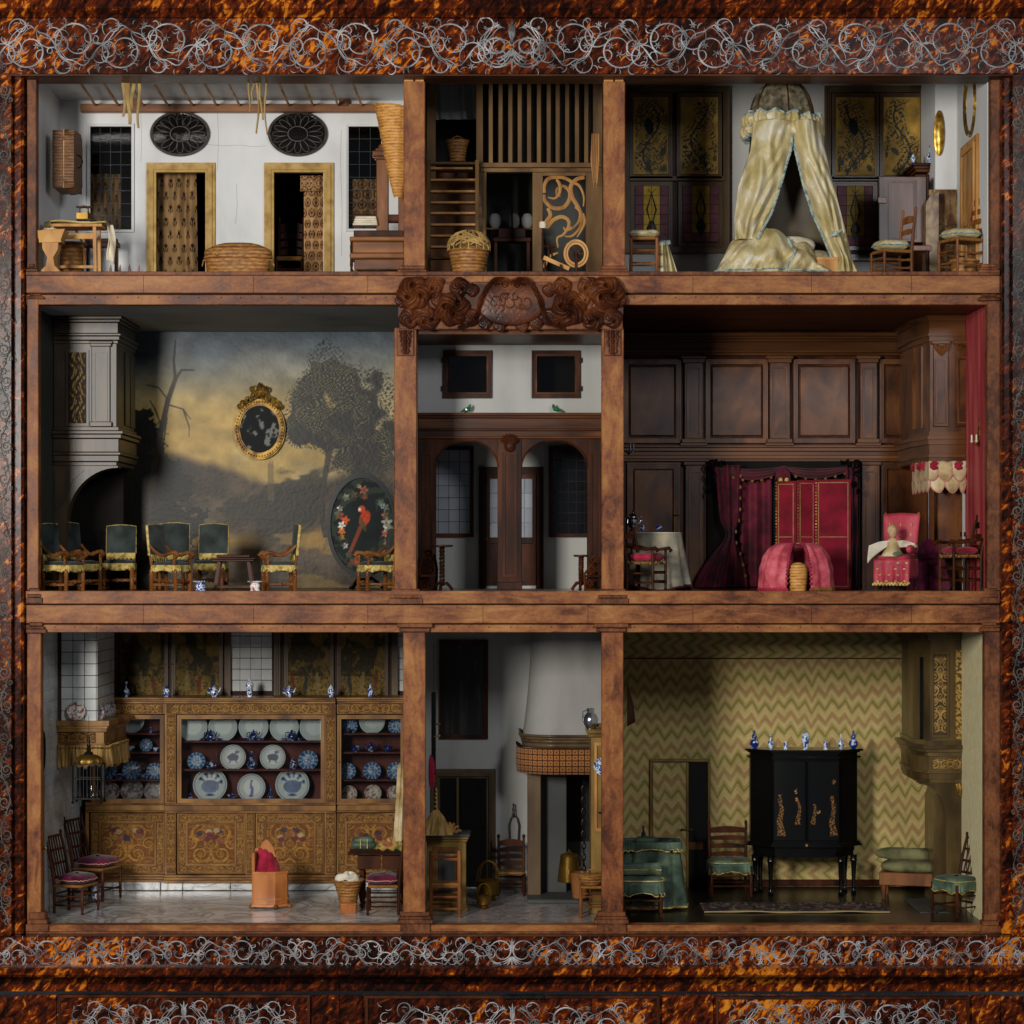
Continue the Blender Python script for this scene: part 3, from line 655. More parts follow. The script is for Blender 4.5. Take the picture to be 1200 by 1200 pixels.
# tall leaded windows in the attic wall
def leaded(x0, x1, p0, p1, y, nx, nz, fm, par, gm='dglass', fw=3.2, lead='lead', name='window', px_y=None):
    b = B(); pframe(b, x0, x1, p0, p1, fw*kk(y), y-3, y+4, 2); fr = spart(b, name, fm, par)
    X0, X1, Z0, Z1 = wx(x0, y)+fw*kk(y), wx(x1, y)-fw*kk(y), wz(p1, y)+fw*kk(y), wz(p0, y)-fw*kk(y)
    dx, dz = (X1-X0)/nx, (Z1-Z0)/nz; pb = B(); pb.box(-dx/2+.25, dx/2-.25, -.4, .4, -dz/2+.25, dz/2-.25); first = None
    for i in range(nx):
        for k in range(nz):
            L = (X0+dx*(i+.5), y+1+.5*((i+k) % 2), Z0+dz*(k+.5))
            if first is None: first = pb.obj('pane', gm, fr, loc=None); first.location = Vector(L)*U-wloc(fr)
            else: share(first, L, fr, 'pane')
    b = B()
    for i in range(1, nx): b.box(X0+dx*i-.25, X0+dx*i+.25, y-.3, y+2.2, Z0, Z1)
    for k in range(1, nz): b.box(X0, X1, y-.5, y+2.4, Z0+dz*k-.25, Z0+dz*k+.25)
    spart(b, 'lead_came', lead, fr); return fr
leaded(102, 157, 144.5, 272, YA-1, 4, 8, 'white', aw); leaded(405, 450, 144.5, 271, YA-1, 3, 8, 'white', aw)
for x0, x1, nm in ((171.5, 252, 'gilt'), (309.5, 391, 'gilt')):
    b = B(); y = YA-4
    X0, X1, Z1, Z0 = wx(x0, y), wx(x1, y), wz(190.5, y), FT
    w_ = 11.4*kk(y)
    for s_, (d, e, yy) in enumerate(((0, .3, 0), (.3, .72, -2.5), (.72, 1, -.6))):
        o_ = [(X0+w_*d, Z0), (X0+w_*d, Z1-w_*d), (X1-w_*d, Z1-w_*d), (X1-w_*d, Z0)]; i_ = [(X0+w_*e, Z0), (X0+w_*e, Z1-w_*e), (X1-w_*e, Z1-w_*e), (X1-w_*e, Z0)]
        b.prism(o_[:2]+i_[1::-1], y+yy, YA+4); b.prism([o_[1], o_[2], i_[2], i_[1]], y+yy, YA+4); b.prism([o_[2], o_[3], i_[3], i_[2]], y+yy, YA+4)
    spart(b, 'door_frame', mat('ochre_frame', ['8a6a2c', 'a8853e', 'b8975a'], sc=40, rough=.5, bump=.15), aw)
for P in (((238, 169), (262, 171), (281, 170), (297, 172), (311, 171)), ((277, 215), (278, 240), (276, 262)), ((400, 152), (399, 190), (401, 250), (400, 300)), ((165, 131), (166, 170), (165, 190)), ((255, 131), (256, 160), (255, 200))):
    b = B(); b.tube([(wx(x, YA), YA-.05, wz(z, YA)) for x, z in P], .16, 4); spart(b, 'hairline_crack', 'lead', aw)
# printed bed curtains seen beyond the openings
def printed(kind):
    def f(u, v):
        X = u*(1 if kind < 2 else 1); s_ = np.ones(u.shape+(1,))
        if kind == 0: base_, ink, nx, nz = C('8a6b45'), C('1c100b'), 4.5, 9.5
        else: base_, ink, nx, nz = C('a98358'), C('3c180c'), 3.2, 11
        a = u*nx; c = v*nz; row = np.floor(c); a = a+.5*(row % 2); fx = a-np.floor(a)-.5; fz = c-row-.5
        r = np.hypot(fx, (fz-.14)); d = np.where(r < .17+.05*np.cos(6*np.arctan2(fz-.14, fx)), 1., 0)
        d = np.maximum(d, np.where((np.abs(fx) < .035) & (fz < .1) & (fz > -.4), 1., 0))
        d = np.maximum(d, np.where((np.abs(np.abs(fx)-.17-(fz+.2)*.3) < .06) & (np.abs(fz+.17) < .13), 1., 0))
        if kind == 1:
            rr = np.hypot(fx, fz); d = ((rr < .42) & (rr > .33)) | (rr < .13) | ((np.abs(np.sin(6*np.arctan2(fz, fx))) > .86) & (rr < .36)); d = d*1.
        n = fbm(u*6, v*9, 3)[..., None]
        return mixc(base_*(0.8+.4*n), ink, d*.92)
    return f
def drape(fn, x0, x1, z0, z1, y, folds, amp, parent=None, name='curtain', m='cloth', label=None, cat=None, group=None, pinch=None, solid=.8, nu=120, nv=90, skew=0, yfn=None):
    u, v = np.meshgrid(np.linspace(0, 1, nu), np.linspace(0, 1, nv)); b = B()
    w_ = np.ones_like(v) if pinch is None else pinch(v)
    X = (x0+x1)/2+(u-.5)*(x1-x0)*w_+skew*(1-v); Y = y+amp*np.sin(u*folds*2*PI+1.2*np.sin(v*3))*(.6+.4*np.cos(v*2.1+u*7))+(0 if yfn is None else yfn(u, v)); Z = z0+(z1-z0)*v
    b.v = np.stack([X.ravel(), Y.ravel(), Z.ravel()], 1).tolist()
    i = (np.arange(nu-1)[None, :]+nu*np.arange(nv-1)[:, None]).ravel(); b.f = [tuple(t) for t in np.stack([i, i+1, i+1+nu, i+nu], 1).tolist()]
    if fn: b.c = fn(u, v).reshape(-1, 3)
    o = b.obj(name, m, parent, world=parent is not None, solid=solid, ang=80)
    if label: tag(o, label, cat, group)
    return o
y = 232
drape(printed(0), wx(183, y), wx(232, y), FT, wz(199, y), y, 3, 5, label='brown bed curtain printed with dark sprigs hanging in the left doorway of the attic', cat='curtain', pinch=lambda v: 1-.08*v)
drape(printed(0), wx(103, 216), wx(141, 216), FT, wz(204, 216), 216, 3, 4, label='sprigged bed curtain behind the leaded window above the ironing table', cat='curtain')
drape(printed(1), wx(356, y), wx(386, y), FT, wz(206, y), y, 2, 4, label='reddish patterned bed curtain hanging in the right doorway of the attic', cat='curtain')
b = drape(printed(1), wx(352, y-6), wx(386, y-6), wz(224, y-6), wz(206, y-6), y-7, 4, 3, label='short ruffled pelmet over the reddish bed curtain', cat='pelmet', nv=20)
drape(printed(1), wx(405, 216), wx(446, 216), FT, wz(210, 216), 216, 3, 3, label='round patterned curtain behind the leaded window by the linen press', cat='curtain')
# ================= furniture builders =================
def turned(b, x, y, z0, z1, r, n=8, seed=0):
    h = z1-z0; pr = [(r*.55, 0), (r*.8, h*.03), (r*.95, h*.07), (r*.6, h*.11), (r, h*.2), (r*.85, h*.45), (r, h*.5), (r*.75, h*.55), (r*.95, h*.8), (r*.7, h*.9), (r*.9, h)]
    b.lathe([(a, z+z0) for a, z in pr], (x, y, 0), n)
def pole(b, p, q, r, n=8): b.tube([p, q], r, n)
def barley(b, p, q, r, turns=5, n=6):
    p, q = Vector(p), Vector(q); d = (q-p); t = d.normalized(); a = t.orthogonal().normalized(); c = t.cross(a); m = int(turns*9)
    for ph in (0, PI): b.tube([p+d*(i/m)+(a*math.cos(ph+turns*2*PI*i/m)+c*math.sin(ph+turns*2*PI*i/m))*r*.5 for i in range(m+1)], r*.62, 5)
def cushion(b, x0, x1, y0, y1, z0, z1, nu=18, puff=.5):
    def f(u, v):
        a = 2*PI*u; ca, sa = math.cos(a), math.sin(a); e = .5
        sx = math.copysign(abs(ca)**e, ca); sy = math.copysign(abs(sa)**e, sa); t = PI*(v-.5); r = max(.02, math.cos(t))**.45
        return ((x0+x1)/2+(x1-x0)/2*sx*r, (y0+y1)/2+(y1-y0)/2*sy*r, (z0+z1)/2+(z1-z0)/2*math.sin(t)*(1+.07*math.sin(3*a)))
    b.grid(f, nu*2, 9, True)
def edging(x0, x1, y0, y1, z, r, n=40, wob=.6):
    b = B(); pts = []
    for i in range(n):
        a = 2*PI*i/n; ca, sa = math.cos(a), math.sin(a)
        pts.append(((x0+x1)/2+(x1-x0)/2*math.copysign(abs(ca)**.5, ca), (y0+y1)/2+(y1-y0)/2*math.copysign(abs(sa)**.5, sa), z+wob*math.sin(i*2.4)))
    b.tube(pts, r, 5, True); return b
def frill(x0, x1, y0, y1, zt, drop, n=72, scal=12, m='cloth'):   # scalloped valance round a seat
    b = B()
    def f(u, v):
        a = 2*PI*u; ca, sa = math.cos(a), math.sin(a); ex = .35
        rx, ry = math.copysign(abs(ca)**ex, ca), math.copysign(abs(sa)**ex, sa); w_ = 1+.05*math.sin(u*2*PI*scal*2)*v
        return ((x0+x1)/2+(x1-x0)/2*rx*w_, (y0+y1)/2+(y1-y0)/2*ry*w_, zt-drop*v*(.72+.28*abs(math.sin(u*PI*scal))))
    b.grid(f, n, 5, True); return b
def frill_hem(x0, x1, y0, y1, zt, drop, scal=12, r=.55, n=120):
    b = B(); pts = []
    for i in range(n):
        u = i/n; a = 2*PI*u; ca, sa = math.cos(a), math.sin(a); w_ = 1+.05*math.sin(u*2*PI*scal*2)
        pts.append(((x0+x1)/2+(x1-x0)/2*math.copysign(abs(ca)**.35, ca)*w_, (y0+y1)/2+(y1-y0)/2*math.copysign(abs(sa)**.35, sa)*w_, zt-drop*(.72+.28*abs(math.sin(u*PI*scal)))))
    b.tube(pts, r, 4, True); return b
def ladder_chair(label, px, py, y, rz, W=40, Dp=36, H=92, hs=42, wood='dkwood', slats=4, seat='straw', cush=None, edge=None, valance=None, vedge='gold', arms=False, group=None, sc=1, zw=None, hz=None, lean=7, name='chair', vdrop=13, cth=9, vertical=False, fin=True, fringe=None):
    t = thing(name, label, 'chair', px, py, y, rz, group, sc, zw, hz=hz); r = 2.1
    w2, d2 = W/2, Dp/2
    for s in (-1, 1):
        b = B(); turned(b, s*w2, -d2, 0, hs+ (14 if arms else -1), r); b.obj('leg', wood, t)
        b = B(); pts = [(s*w2*.92, d2, 0), (s*w2*.92, d2, hs), (s*w2*.94, d2+lean*.4, hs+(H-hs)*.5), (s*w2*.96, d2+lean, H)]
        b.tube(pts, [r*.85, r, r*.9, r*.75], 8)
        if fin: b.ball((s*w2*.96, d2+lean, H+1.5), 2.1, 8, (1, 1, 1.4))
        b.obj('leg', wood, t)
    for z in (hs*.30, hs*.62):
        for q in ((-w2, -d2, w2, -d2), (-w2*.92, d2, w2*.92, d2), (-w2, -d2, -w2*.92, d2), (w2, -d2, w2*.92, d2)):
            dz = 2 if q[1] == q[3] else 0; b = B(); pole(b, (q[0], q[1], z+dz), (q[2], q[3], z+dz), r*.52, 6); b.obj('stretcher', wood, t)
    if vertical:
        b = B(); 
        for k in range(4):
            z = hs+8+(H-hs-10)*k/3; dy = d2+lean*(z-hs)/(H-hs)*.95; b = B(); b.box(-w2*.93, w2*.93, dy-.8, dy+.8, z-1.5, z+1.5, .4); b.obj('slat', wood, t)
        for k in range(5):
            x = -w2*.6+w2*1.2*k/4; b = B(); pole(b, (x, d2+1, hs+8), (x, d2+lean*.95, H-3), 1.0, 6); b.obj('spindle', wood, t)
    else:
        for k in range(slats):
            z = hs+(H-hs)*(.2+.72*k/max(1, slats-.6)); dy = d2+lean*(z-hs)/(H-hs); hh = 3.3 if k < slats-1 else 4.6
            pts = [(-w2*.93+w2*1.86*i/8, z-hh*.7) for i in range(9)]+[(w2*.93-w2*1.86*i/8, z+hh*(.5+.5*math.sin(PI*i/8))) for i in range(9)]
            b = B(); b.prism(pts, dy-.7, dy+.9); b.obj('slat', wood, t)
    b = B(); b.box(-w2-.5, w2+.5, -d2-.5, d2+.5, hs-2.4, hs+.8, 1.2); b.obj('seat', seat, t)
    if arms:
        for s in (-1, 1):
            b = B(); z = hs+14; b.tube([(s*w2*.93, d2+1, z+5), (s*w2, d2*.3, z+2), (s*(w2+1), -d2*.5, z+1), (s*(w2+1), -d2-4, z+2.5), (s*(w2+1), -d2-7, z-.5), (s*(w2+1), -d2-4.5, z-2)], [1.6, 1.7, 1.9, 2.3, 2.1, 1.2], 8); b.obj('arm', wood, t)
    z = hs+1
    if valance:
        b = frill(-w2-2.5, w2+2.5, -d2-2.5, d2+1, z+1, vdrop); b.obj('valance', valance, t, solid=.5)
        b = frill_hem(-w2-2.5, w2+2.5, -d2-2.5, d2+1, z+1, vdrop); b.obj('hem', vedge, t)
        if vedge: b = edging(-w2-2.5, w2+2.5, -d2-2.5, d2+1, z+1.5, .6, 40, 0); b.obj('piping', vedge, t)
    if cush:
        b = B(); cushion(b, -w2-(1.5 if not valance else 2), w2+1.5, -d2-2, d2-1, z-(1 if valance else 0), z+cth); c = b.obj('cushion', cush, t)
        if edge: b = edging(-w2-2, w2+2, -d2-2.5, d2-.5, z+cth*.42, .75); b.obj('cord', edge, c)
        if fringe:
            b = B()
            for i in range(26):
                a = 2*PI*i/26; ca, sa = math.cos(a), math.sin(a); b.ball(((w2+1.8)*math.copysign(abs(ca)**.4, ca), -1+(d2+1.5)*math.copysign(abs(sa)**.4, sa), z-1-1.2*(i % 2)), 1.5, 6, (1, 1, 1.3))
            b.obj('fringe', fringe, t)
    return t
M['plum'] = mat('plum_velvet', ['32081a', '561230', '6e1c3a'], sc=50, rough=.85, sheen=.15, bump=.3)
M['pinkcord'] = mat('pink_cord', 'b98074', rough=.8)
M['redvel'] = mat('crimson_velvet', ['6a0a1c', '941632', 'a82640'], sc=40, rough=.8, sheen=.12, bump=.25)
M['crim'] = mat('dark_crimson_velvet', ['5e0818', '820e26'], sc=30, rough=.85, sheen=.08, bump=.15)
M['greensilk'] = mat('green_silk', ['2c3a30', '465848', '62745c'], sc=26, rough=.45, sheen=.05, bump=.25)
M['greenvel'] = mat('grey_green_velvet', ['1c2220', '2c3331', '3a4240'], sc=30, rough=.8, sheen=.1, bump=.15)
M['yfringe'] = mat('yellow_fringe', ['7e6a30', 'bca258', 'd2bc78'], sc=120, rough=.8, bump=.3)
M['cream'] = mat('cream_silk', ['867648', 'ac9a66', 'bcac80', 'ccc4ac'], sc=26, st=(1, 1, .6), lo=.3, hi=.66, det=6, dist=1, rough=.4, spec=.4, bump=1, bsc=30, bd=.007)
M['bluebraid'] = mat('blue_braid', ['5a6c6c', '8a9c98', 'b0b4a0'], sc=110, rough=.8, bump=.3)
def wicker(b, prof, c=(0, 0, 0), n=44, sx=1, sy=1, amp=.028):
    # resample the outline every 1.7 units, weave over and under
    P = []; 
    for (r0, z0), (r1, z1) in zip(prof[:-1], prof[1:]):
        L = math.hypot(r1-r0, z1-z0); k = max(1, int(L/1.7))
        P += [(r0+(r1-r0)*i/k, z0+(z1-z0)*i/k) for i in range(k)]
    P.append(prof[-1]); b.lathe(P, c, n, sx, sy, lambda a, j: 1+amp*(1 if (int(round(a*n/2/PI))+j) % 2 else -1)*(0 if P[j][0] < 1 else 1))
def hoop(b, c, rx, ry, r, n=36, tilt=0, wob=0):
    b.tube([(c[0]+rx*math.cos(2*PI*i/n), c[1]+ry*math.sin(2*PI*i/n), c[2]+wob*math.sin(i*2.6)) for i in range(n)], r, 6, True)
def vase(name, label, prof, px, py, y, m='bw', cat='vase', group=None, sc=1, n=18, extra=None, zw=None, sy=1):
    t = thing(name, label, cat, px, py, y, 0, group, sc, zw); b = B(); b.lathe(prof, (0, 0, 0), n, 1, sy); b.obj('body', m, t)
    if extra == 'pot':
        r = max(p[0] for p in prof); h = max(p[1] for p in prof)
        b = B(); b.tube([(r*.7, 0, h*.35), (r*1.2, 0, h*.5), (r*1.5, 0, h*.8)], [.9, .7, .5], 6); b.obj('spout', m, t)
        b = B(); b.tube([(-r*.7, 0, h*.3), (-r*1.5, 0, h*.4), (-r*1.5, 0, h*.7), (-r*.7, 0, h*.78)], .6, 6); b.obj('handle', m, t)
    return t
VP = {'bottle': [(2.6, 0), (2.2, .6), (3.4, 3), (4, 5.5), (3, 8.5), (1.2, 11), (.9, 15), (1.2, 18), (.8, 18.6), (.2, 18.2)],
      'jar': [(2.8, 0), (2.6, .8), (4.4, 4), (4.8, 8), (4.2, 11), (2.8, 12.5), (3.2, 13.3), (2.6, 14), (1.2, 15.5), (.8, 16.5), (.2, 17)],
      'beaker': [(2.6, 0), (2.1, 1), (1.9, 5), (2.6, 8.5), (2.4, 8.5), (.2, 6)],
      'gourd': [(3.2, 0), (2.8, .8), (5.2, 3.5), (5.6, 6.5), (4, 9.5), (1.8, 11), (3.1, 13), (3, 15), (1.5, 17), (1.1, 20), (1.3, 21), (.2, 21)],
      'tall': [(3, 0), (2.6, 1), (3.4, 6), (4.4, 12), (4.4, 15), (3, 17.5), (2, 18.5), (2.4, 20), (.3, 20)],
      'cup': [(1.2, 0), (1.3, .8), (2.6, 1.6), (3.3, 4.5), (3.4, 5.2), (3, 5), (.3, 2)],
      'pot': [(2, 0), (2.2, .8), (3.8, 2.5), (4, 5), (3, 7.4), (2.2, 8), (2.4, 8.6), (1, 10), (.6, 11), (.2, 11.4)],
      'bowl': [(3, 0), (3, 1), (6, 3), (8, 7), (7.5, 7), (.3, 2)]}
# ================= attic things =================
ZF = FT-ZC
t = thing('wicker_hamper', 'long low wicker hamper with domed lid on the attic floor between the two doorways', 'basket', 279, 317, 60, zw=ZF, hz=32); 
b = B(); P_ = [(17, 0), (17.5, 2), (18.5, 18)]; wicker(b, P_, n=72, sx=2.02, sy=.8); b.obj('basket_body', 'wick', t)
b = B(); wicker(b, [(18.9, 18.2), (19, 24), (18, 26), (12, 30.5), (8, 32), (.4, 32.3)], n=72, sx=2.05, sy=.8, amp=.02); b.obj('lid', 'wick', t)
b = B(); hoop(b, (0, 0, 18.3), 39.5, 15.6, .9, 50); hoop(b, (0, 0, 24.5), 38.6, 15, .8, 50); hoop(b, (0, 0, .8), 36, 14, .9, 50); b.obj('rim', 'wick', t)
b = B(); 
for x in (-24, 8): b.tube([(x-3, -15.8, 21), (x, -17, 19), (x+3, -15.8, 21)], .6, 5)
b.obj('latch_loops', 'twig', t, kind='stuff')
for s in (-1, 1):
    b = B(); b.tube([(s*36, -3, 17), (s*40.5, -1, 16), (s*42, 0, 11), (s*40.5, 1, 16), (s*36, 3, 17)], .8, 5); b.obj('handle', 'wick', t)
# hanging flat basket on left wall
M['wickd'] = wicker_mat('brown_wicker', '8a5c34', '64401f', '38200e')
t = thing('hanging_basket', 'flat lidded wicker basket hung high on the left wall of the attic', 'basket', 66.5, 190, 110)
b = B(); b.box(0, 13, -28, 28, -34, 33, 1); o = b.obj('basket_body', 'wickd', t)
def ruf(x0, x1, nm):
    b = B()
    def f(u, v): a = 2*PI*u; ex = .3; ca, sa = math.cos(a), math.sin(a); return (x0+(x1-x0)*v, (29+1.2*math.sin(u*60))*math.copysign(abs(ca)**ex, ca), -.5+(35+1.1*math.sin(u*50+v*3))*math.copysign(abs(sa)**ex, sa))
    b.grid(f, 90, 4, True); n = len(b.v); b.f.append(tuple(range(n-90, n))); b.f.append(tuple(range(89, -1, -1))); b.obj(nm, 'wickd', t)
ruf(13, 25, 'lid')
b = B(); b.tube([(24, -4, -8), (29, -4, -6), (31, -4, 0), (29, -4, 6), (24, -4, 8)], .9, 6); b.obj('handle', 'iron', t)
b = B(); hoop(b, (0, 0, 0), 1, 1, .2, 8); b = B(); b.tube([(x_, y_, z_) for x_, y_, z_ in ((13.4, -28.6, -34), (13.4, -28.6, 33.5), (13.4, 28, 33.5), (13.4, 28, -34))], .8, 5, True); b.obj('rim', 'twig', t)
# ironing table with cloth
t = thing('ironing_table', 'small pale trestle table under a buff ironing cloth in the attic', 'table', 96, 317, 70, zw=ZF, hz=53)
b = B(); b.box(-38, 26, -16, 22, 50, 53, .5); b.obj('tabletop', 'pale', t)
for x, y in ((-32, -13), (17, -13), (-32, 18), (17, 18)):
    b = B(); b.tube([(x+(1 if x > 0 else -1), y, 0), (x, y, 50)], 2.6, 4, sq=1); b.obj('leg', 'pale', t)
b = B(); b.box(-30, 16, -13, -11, 38, 44, .5); b.obj('rail', 'pale', t)
b = B(); b.box(-32, 17, 16, 18, 12, 15, .4); b.obj('rail', 'pale', t)
t2 = thing('ironing_cloth', 'buff cloth laid over the ironing table with one end hanging down', 'cloth', 96, 317, 70, zw=ZF, hz=54)
b = B(); b.grid(lambda u, v: (-41+72*u, -18+42*v, 53.8+1.1*math.sin(u*7+v*4)+(1.4*(1-abs(2*u-1))**.5)-(5*max(0, .1-v)*10 if u < .1 else 0)), 40, 14); b.obj('sheet', mat('buff_cloth', ['a08a50', 'bca468', 'c9b47c'], sc=20, rough=.9, bump=.2), t2, solid=1.4)
b = B(); b.grid(lambda u, v: (28+9*u+2*v+2*math.sin(v*5+u*6), 6+6*math.sin(u*5), 53.5-(34+6*u)*v), 14, 16); b.obj('hanging_end', 'linen', t2, solid=.7)
t = thing('box_iron', 'little brass box iron with dark wooden handle standing on the ironing cloth', 'iron', 98.5, 258, 66, sc=1)
b = B(); b.prismz([(-8, -5), (5, -5), (9, 0), (5, 5), (-8, 5)], 0, 8); b.obj('body', 'brass', t)
b = B(); b.box(-8.8, 9.4, -5.5, 5.5, -.4, 1, .3); b.obj('sole', 'iron', t)
for x in (-5, 5): b = B(); b.lathe([(.9, 8), (1.4, 9.5), (.8, 11), (.9, 15)], (x, 0, 0), 8); b.obj('upright', 'brass', t)
b = B(); b.tube([(-9, 0, 16), (-5, 0, 15), (0, 0, 15.8), (5, 0, 15), (9, 0, 16)], [1.2, 1.6, 1.8, 1.6, 1.2], 8); b.obj('handle', 'dkwood', t)
t = thing('wash_stand', 'pale wooden tray on shaped baluster boards, front left corner of the attic', 'stand', 60.5, 317, 20, zw=ZF, hz=47)
sil = [(-12, 0), (-11, 3), (-5, 8), (-3.5, 17), (-9, 26), (-9.5, 33), (9.5, 33), (9, 26), (3.5, 17), (5, 8), (11, 3), (12, 0), (2, 0), (0, 2), (-2, 0)]
for y0 in (-9, 7): b = B(); b.prism(sil, y0, y0+2.5); b.obj('end_board', 'pale', t)
b = B(); b.box(-2, 2, -8, 8, 14, 17, .4); b.obj('rail', 'pale', t)
b = B(); vs = [(-12, -11, 35), (12, -11, 35), (12, 11, 35), (-12, 11, 35), (-17.5, -14, 45), (17.5, -14, 47), (17.5, 14, 47), (-17.5, 14, 45)]
b.add(vs, [(3, 2, 1, 0), (0, 1, 5, 4), (1, 2, 6, 5), (2, 3, 7, 6), (3, 0, 4, 7)]); b.box(-13, 13, -11, 11, 33, 35.5, .4); b.obj('tray', 'pale', t, flat=True, solid=1)
t = thing('clothes_pegs', 'loose pale clothes pegs heaped in the wooden tray of the attic stand', 'pegs', 60.5, 271, 20, sc=1)
for k in range(9): b = B(); a = RNG.random()*3; x, y = RNG.random()*16-8, RNG.random()*12-6; b.tube([(x-5*math.cos(a), y-4*math.sin(a), 1+k*.25), (x+5*math.cos(a), y+4*math.sin(a), 1.5+k*.3)], .8, 5); b.obj('peg', 'linen', t)
t = thing('wicker_tub', 'round wicker tub with coiled rope behind the attic tray stand', 'basket', 84, 317, 110, zw=ZF, hz=34)
b = B(); wicker(b, [(14, 0), (13.5, 26), (15, 31), (15.6, 32), (14.5, 32)], n=36); b.obj('basket_body', 'wick', t)
b = B(); hoop(b, (0, 0, 32), 15.8, 15.8, 1.1); b.obj('rim', 'wick', t)
b = B(); b.tube([(-12, 0, 33), (-6, -3, 44), (4, -2, 45), (12, 0, 34), (17, -10, 20), (16, -11, 12)], 1.3, 6); b.obj('rope', 'straw', t)
t = thing('bench', 'low dark bench against the attic wall under the leaded window', 'bench', 120, 317, 150, zw=ZF, hz=37)
b = B(); b.box(-22, 20, -7, 7, 30, 34, .5); b.box(-20, 18, -5, 5, 34, 37, .5); b.obj('seat', 'dkwood', t)
for x in (-18, 15): b = B(); b.box(x, x+3, -6, 6, 0, 30, .4); b.obj('leg', 'dkwood', t)
t = thing('plate_rack', 'low notched wooden rack lying on the floor left of the left attic doorway', 'rack', 150, 317, 150, zw=ZF, hz=7)
b = B(); b.prism([(-22, 0)]+[p for k in range(4) for p in ((-22+11*k, 5), (-20+11*k, 7), (-18+11*k, 3), (-14+11*k, 3))]+[(22, 5), (22, 0)], -2, 2); b.obj('rail', 'midwood', t)
b = B(); b.prism([(-22, 0), (-22, 3), (22, 3), (22, 0)], 8, 12); b.obj('rail', 'midwood', t)
for x in (-20, 17): b = B(); b.box(x, x+3, -2, 12, 0, 2); b.obj('foot', 'midwood', t)
ladder_chair('dark chair barely seen through the right attic doorway', 340, 317, 290, 0, 30, 26, 60, 30, zw=ZF, hz=60, wood='dkwood')
# linen press
t = thing('linen_press', 'oak linen press with two tall posts at the right end of the attic', 'press', 444, 317, 70, zw=ZF, hz=144)
for (x0, x1, z0, z1, dy) in ((-28, 30, 8, 20, 0), (-33, 32, 20, 26, -4), (-30, 30, 26, 39, -1), (-33, 32, 39, 44, -4)):
    b = B(); b.box(x0, x1, -17+dy, 20, z0, z1, 1.2); b.obj('chest_panel' if dy != -4 else 'moulding', 'midwoodh', t)
for x in (-27, 26): b = B(); b.box(x-3, x+3, -14, 16, 0, 8, .8); b.obj('foot', 'midwood', t)
b = B(); turned(b, -31, -16, 6, 40, 2); b.obj('corner_baluster', 'dkwood', t)
for x in (4.5, 30): 
    b = B(); b.box(x-7, x+7, -8, 6, 44, 130, .8); p = b.obj('post', 'midwood', t)
    b = B(); b.box(x-9, x+9, -10, 8, 130, 133, .6); b.box(x-11.5, x+11.5, -12, 10, 133, 139, 1); b.box(x-8, x+8, -9, 7, 139, 142, .8); b.ball((x, -1, 144), 5, 10, (1, 1, .9)); b.obj('capital', 'midwood', p)
b = B(); b.box(-30, 30, -6, 10, 62, 70, 1); b.obj('press_beam', 'dkwood', t)
b = B(); b.box(-29, 29, -10, 12, 45, 52, .8); b.obj('press_board', 'dkwood', t)
t = thing('folded_linen', 'stack of folded white linen clamped in the attic linen press', 'linen', 431, 317, 66, zw=ZF, hz=62)
for k in range(4): b = B(); b.box(-17+k, 12-k*.5, -12, 10, 53+k*2.3, 55.1+k*2.3, .7); b.obj('folded_sheet', 'linen', t)
t = thing('hanging_cone_basket', 'tall golden wicker hood hanging by the walnut pillar at the right of the attic', 'basket', 466, 232, 22)
def hood(u, v):
    a = PI*(u*1.0-.5)*1.9; w_ = 4+20*v**.85; ix = int(round(u*47)); iy = int(round(v*60)); q = 1+.02*(1 if (ix+iy) % 2 else -1)
    return (-2-1.5*v*0+(-7+7)*v+w_*math.sin(a*.55)*q*.95+(1-v)*2-2*v, 8-w_*.75*math.cos(a*.55)*q, 2+110*v-(9*v*u))
b = B(); b.grid(hood, 48, 61); b.obj('hood', 'wickl', t, solid=1)
b = B(); b.tube([Vector(hood(i/30, 1)) for i in range(31)], 1.3, 6); b.tube([Vector(hood(0, i/20)) for i in range(21)], 1.2, 6); b.tube([Vector(hood(1, i/20)) for i in range(21)], 1.2, 6); b.obj('rim', 'wickl', t)
# strips hanging from the rail
for lab, x, parts in (('bundle of buff cloth strips hanging over the attic rail at the left', 155, ((-8, 46, 5), (-3, 55, 6), (1, 38, 5), (7, 60, 4))), ('bundle of thin pale tapes hanging over the attic rail above the right doorway', 303, ((-9, 42, 2.2), (-5, 28, 2.4), (-1, 66, 2.6), (3, 50, 2.4), (8, 68, 2)))):
    t = thing('hanging_strips', lab, 'cloth', x, 93, 24, group=None)
    for dx, L, w_ in parts:
        b = B(); b.grid(lambda u, v: (dx+w_*(u-.5)*(1-.45*v)+dx*.28*v+1.5*math.sin(v*5+dx), -4.5+2.2*math.sin(v*4+dx)+u*1.5, 2-L*v), 4, 14); b.obj('strip', mat('buff_tape', ['8e7444', 'b69a66'], sc=30, rough=.9) if 'buff_tape' not in bpy.data.materials else bpy.data.materials['buff_tape'], t, solid=.7)
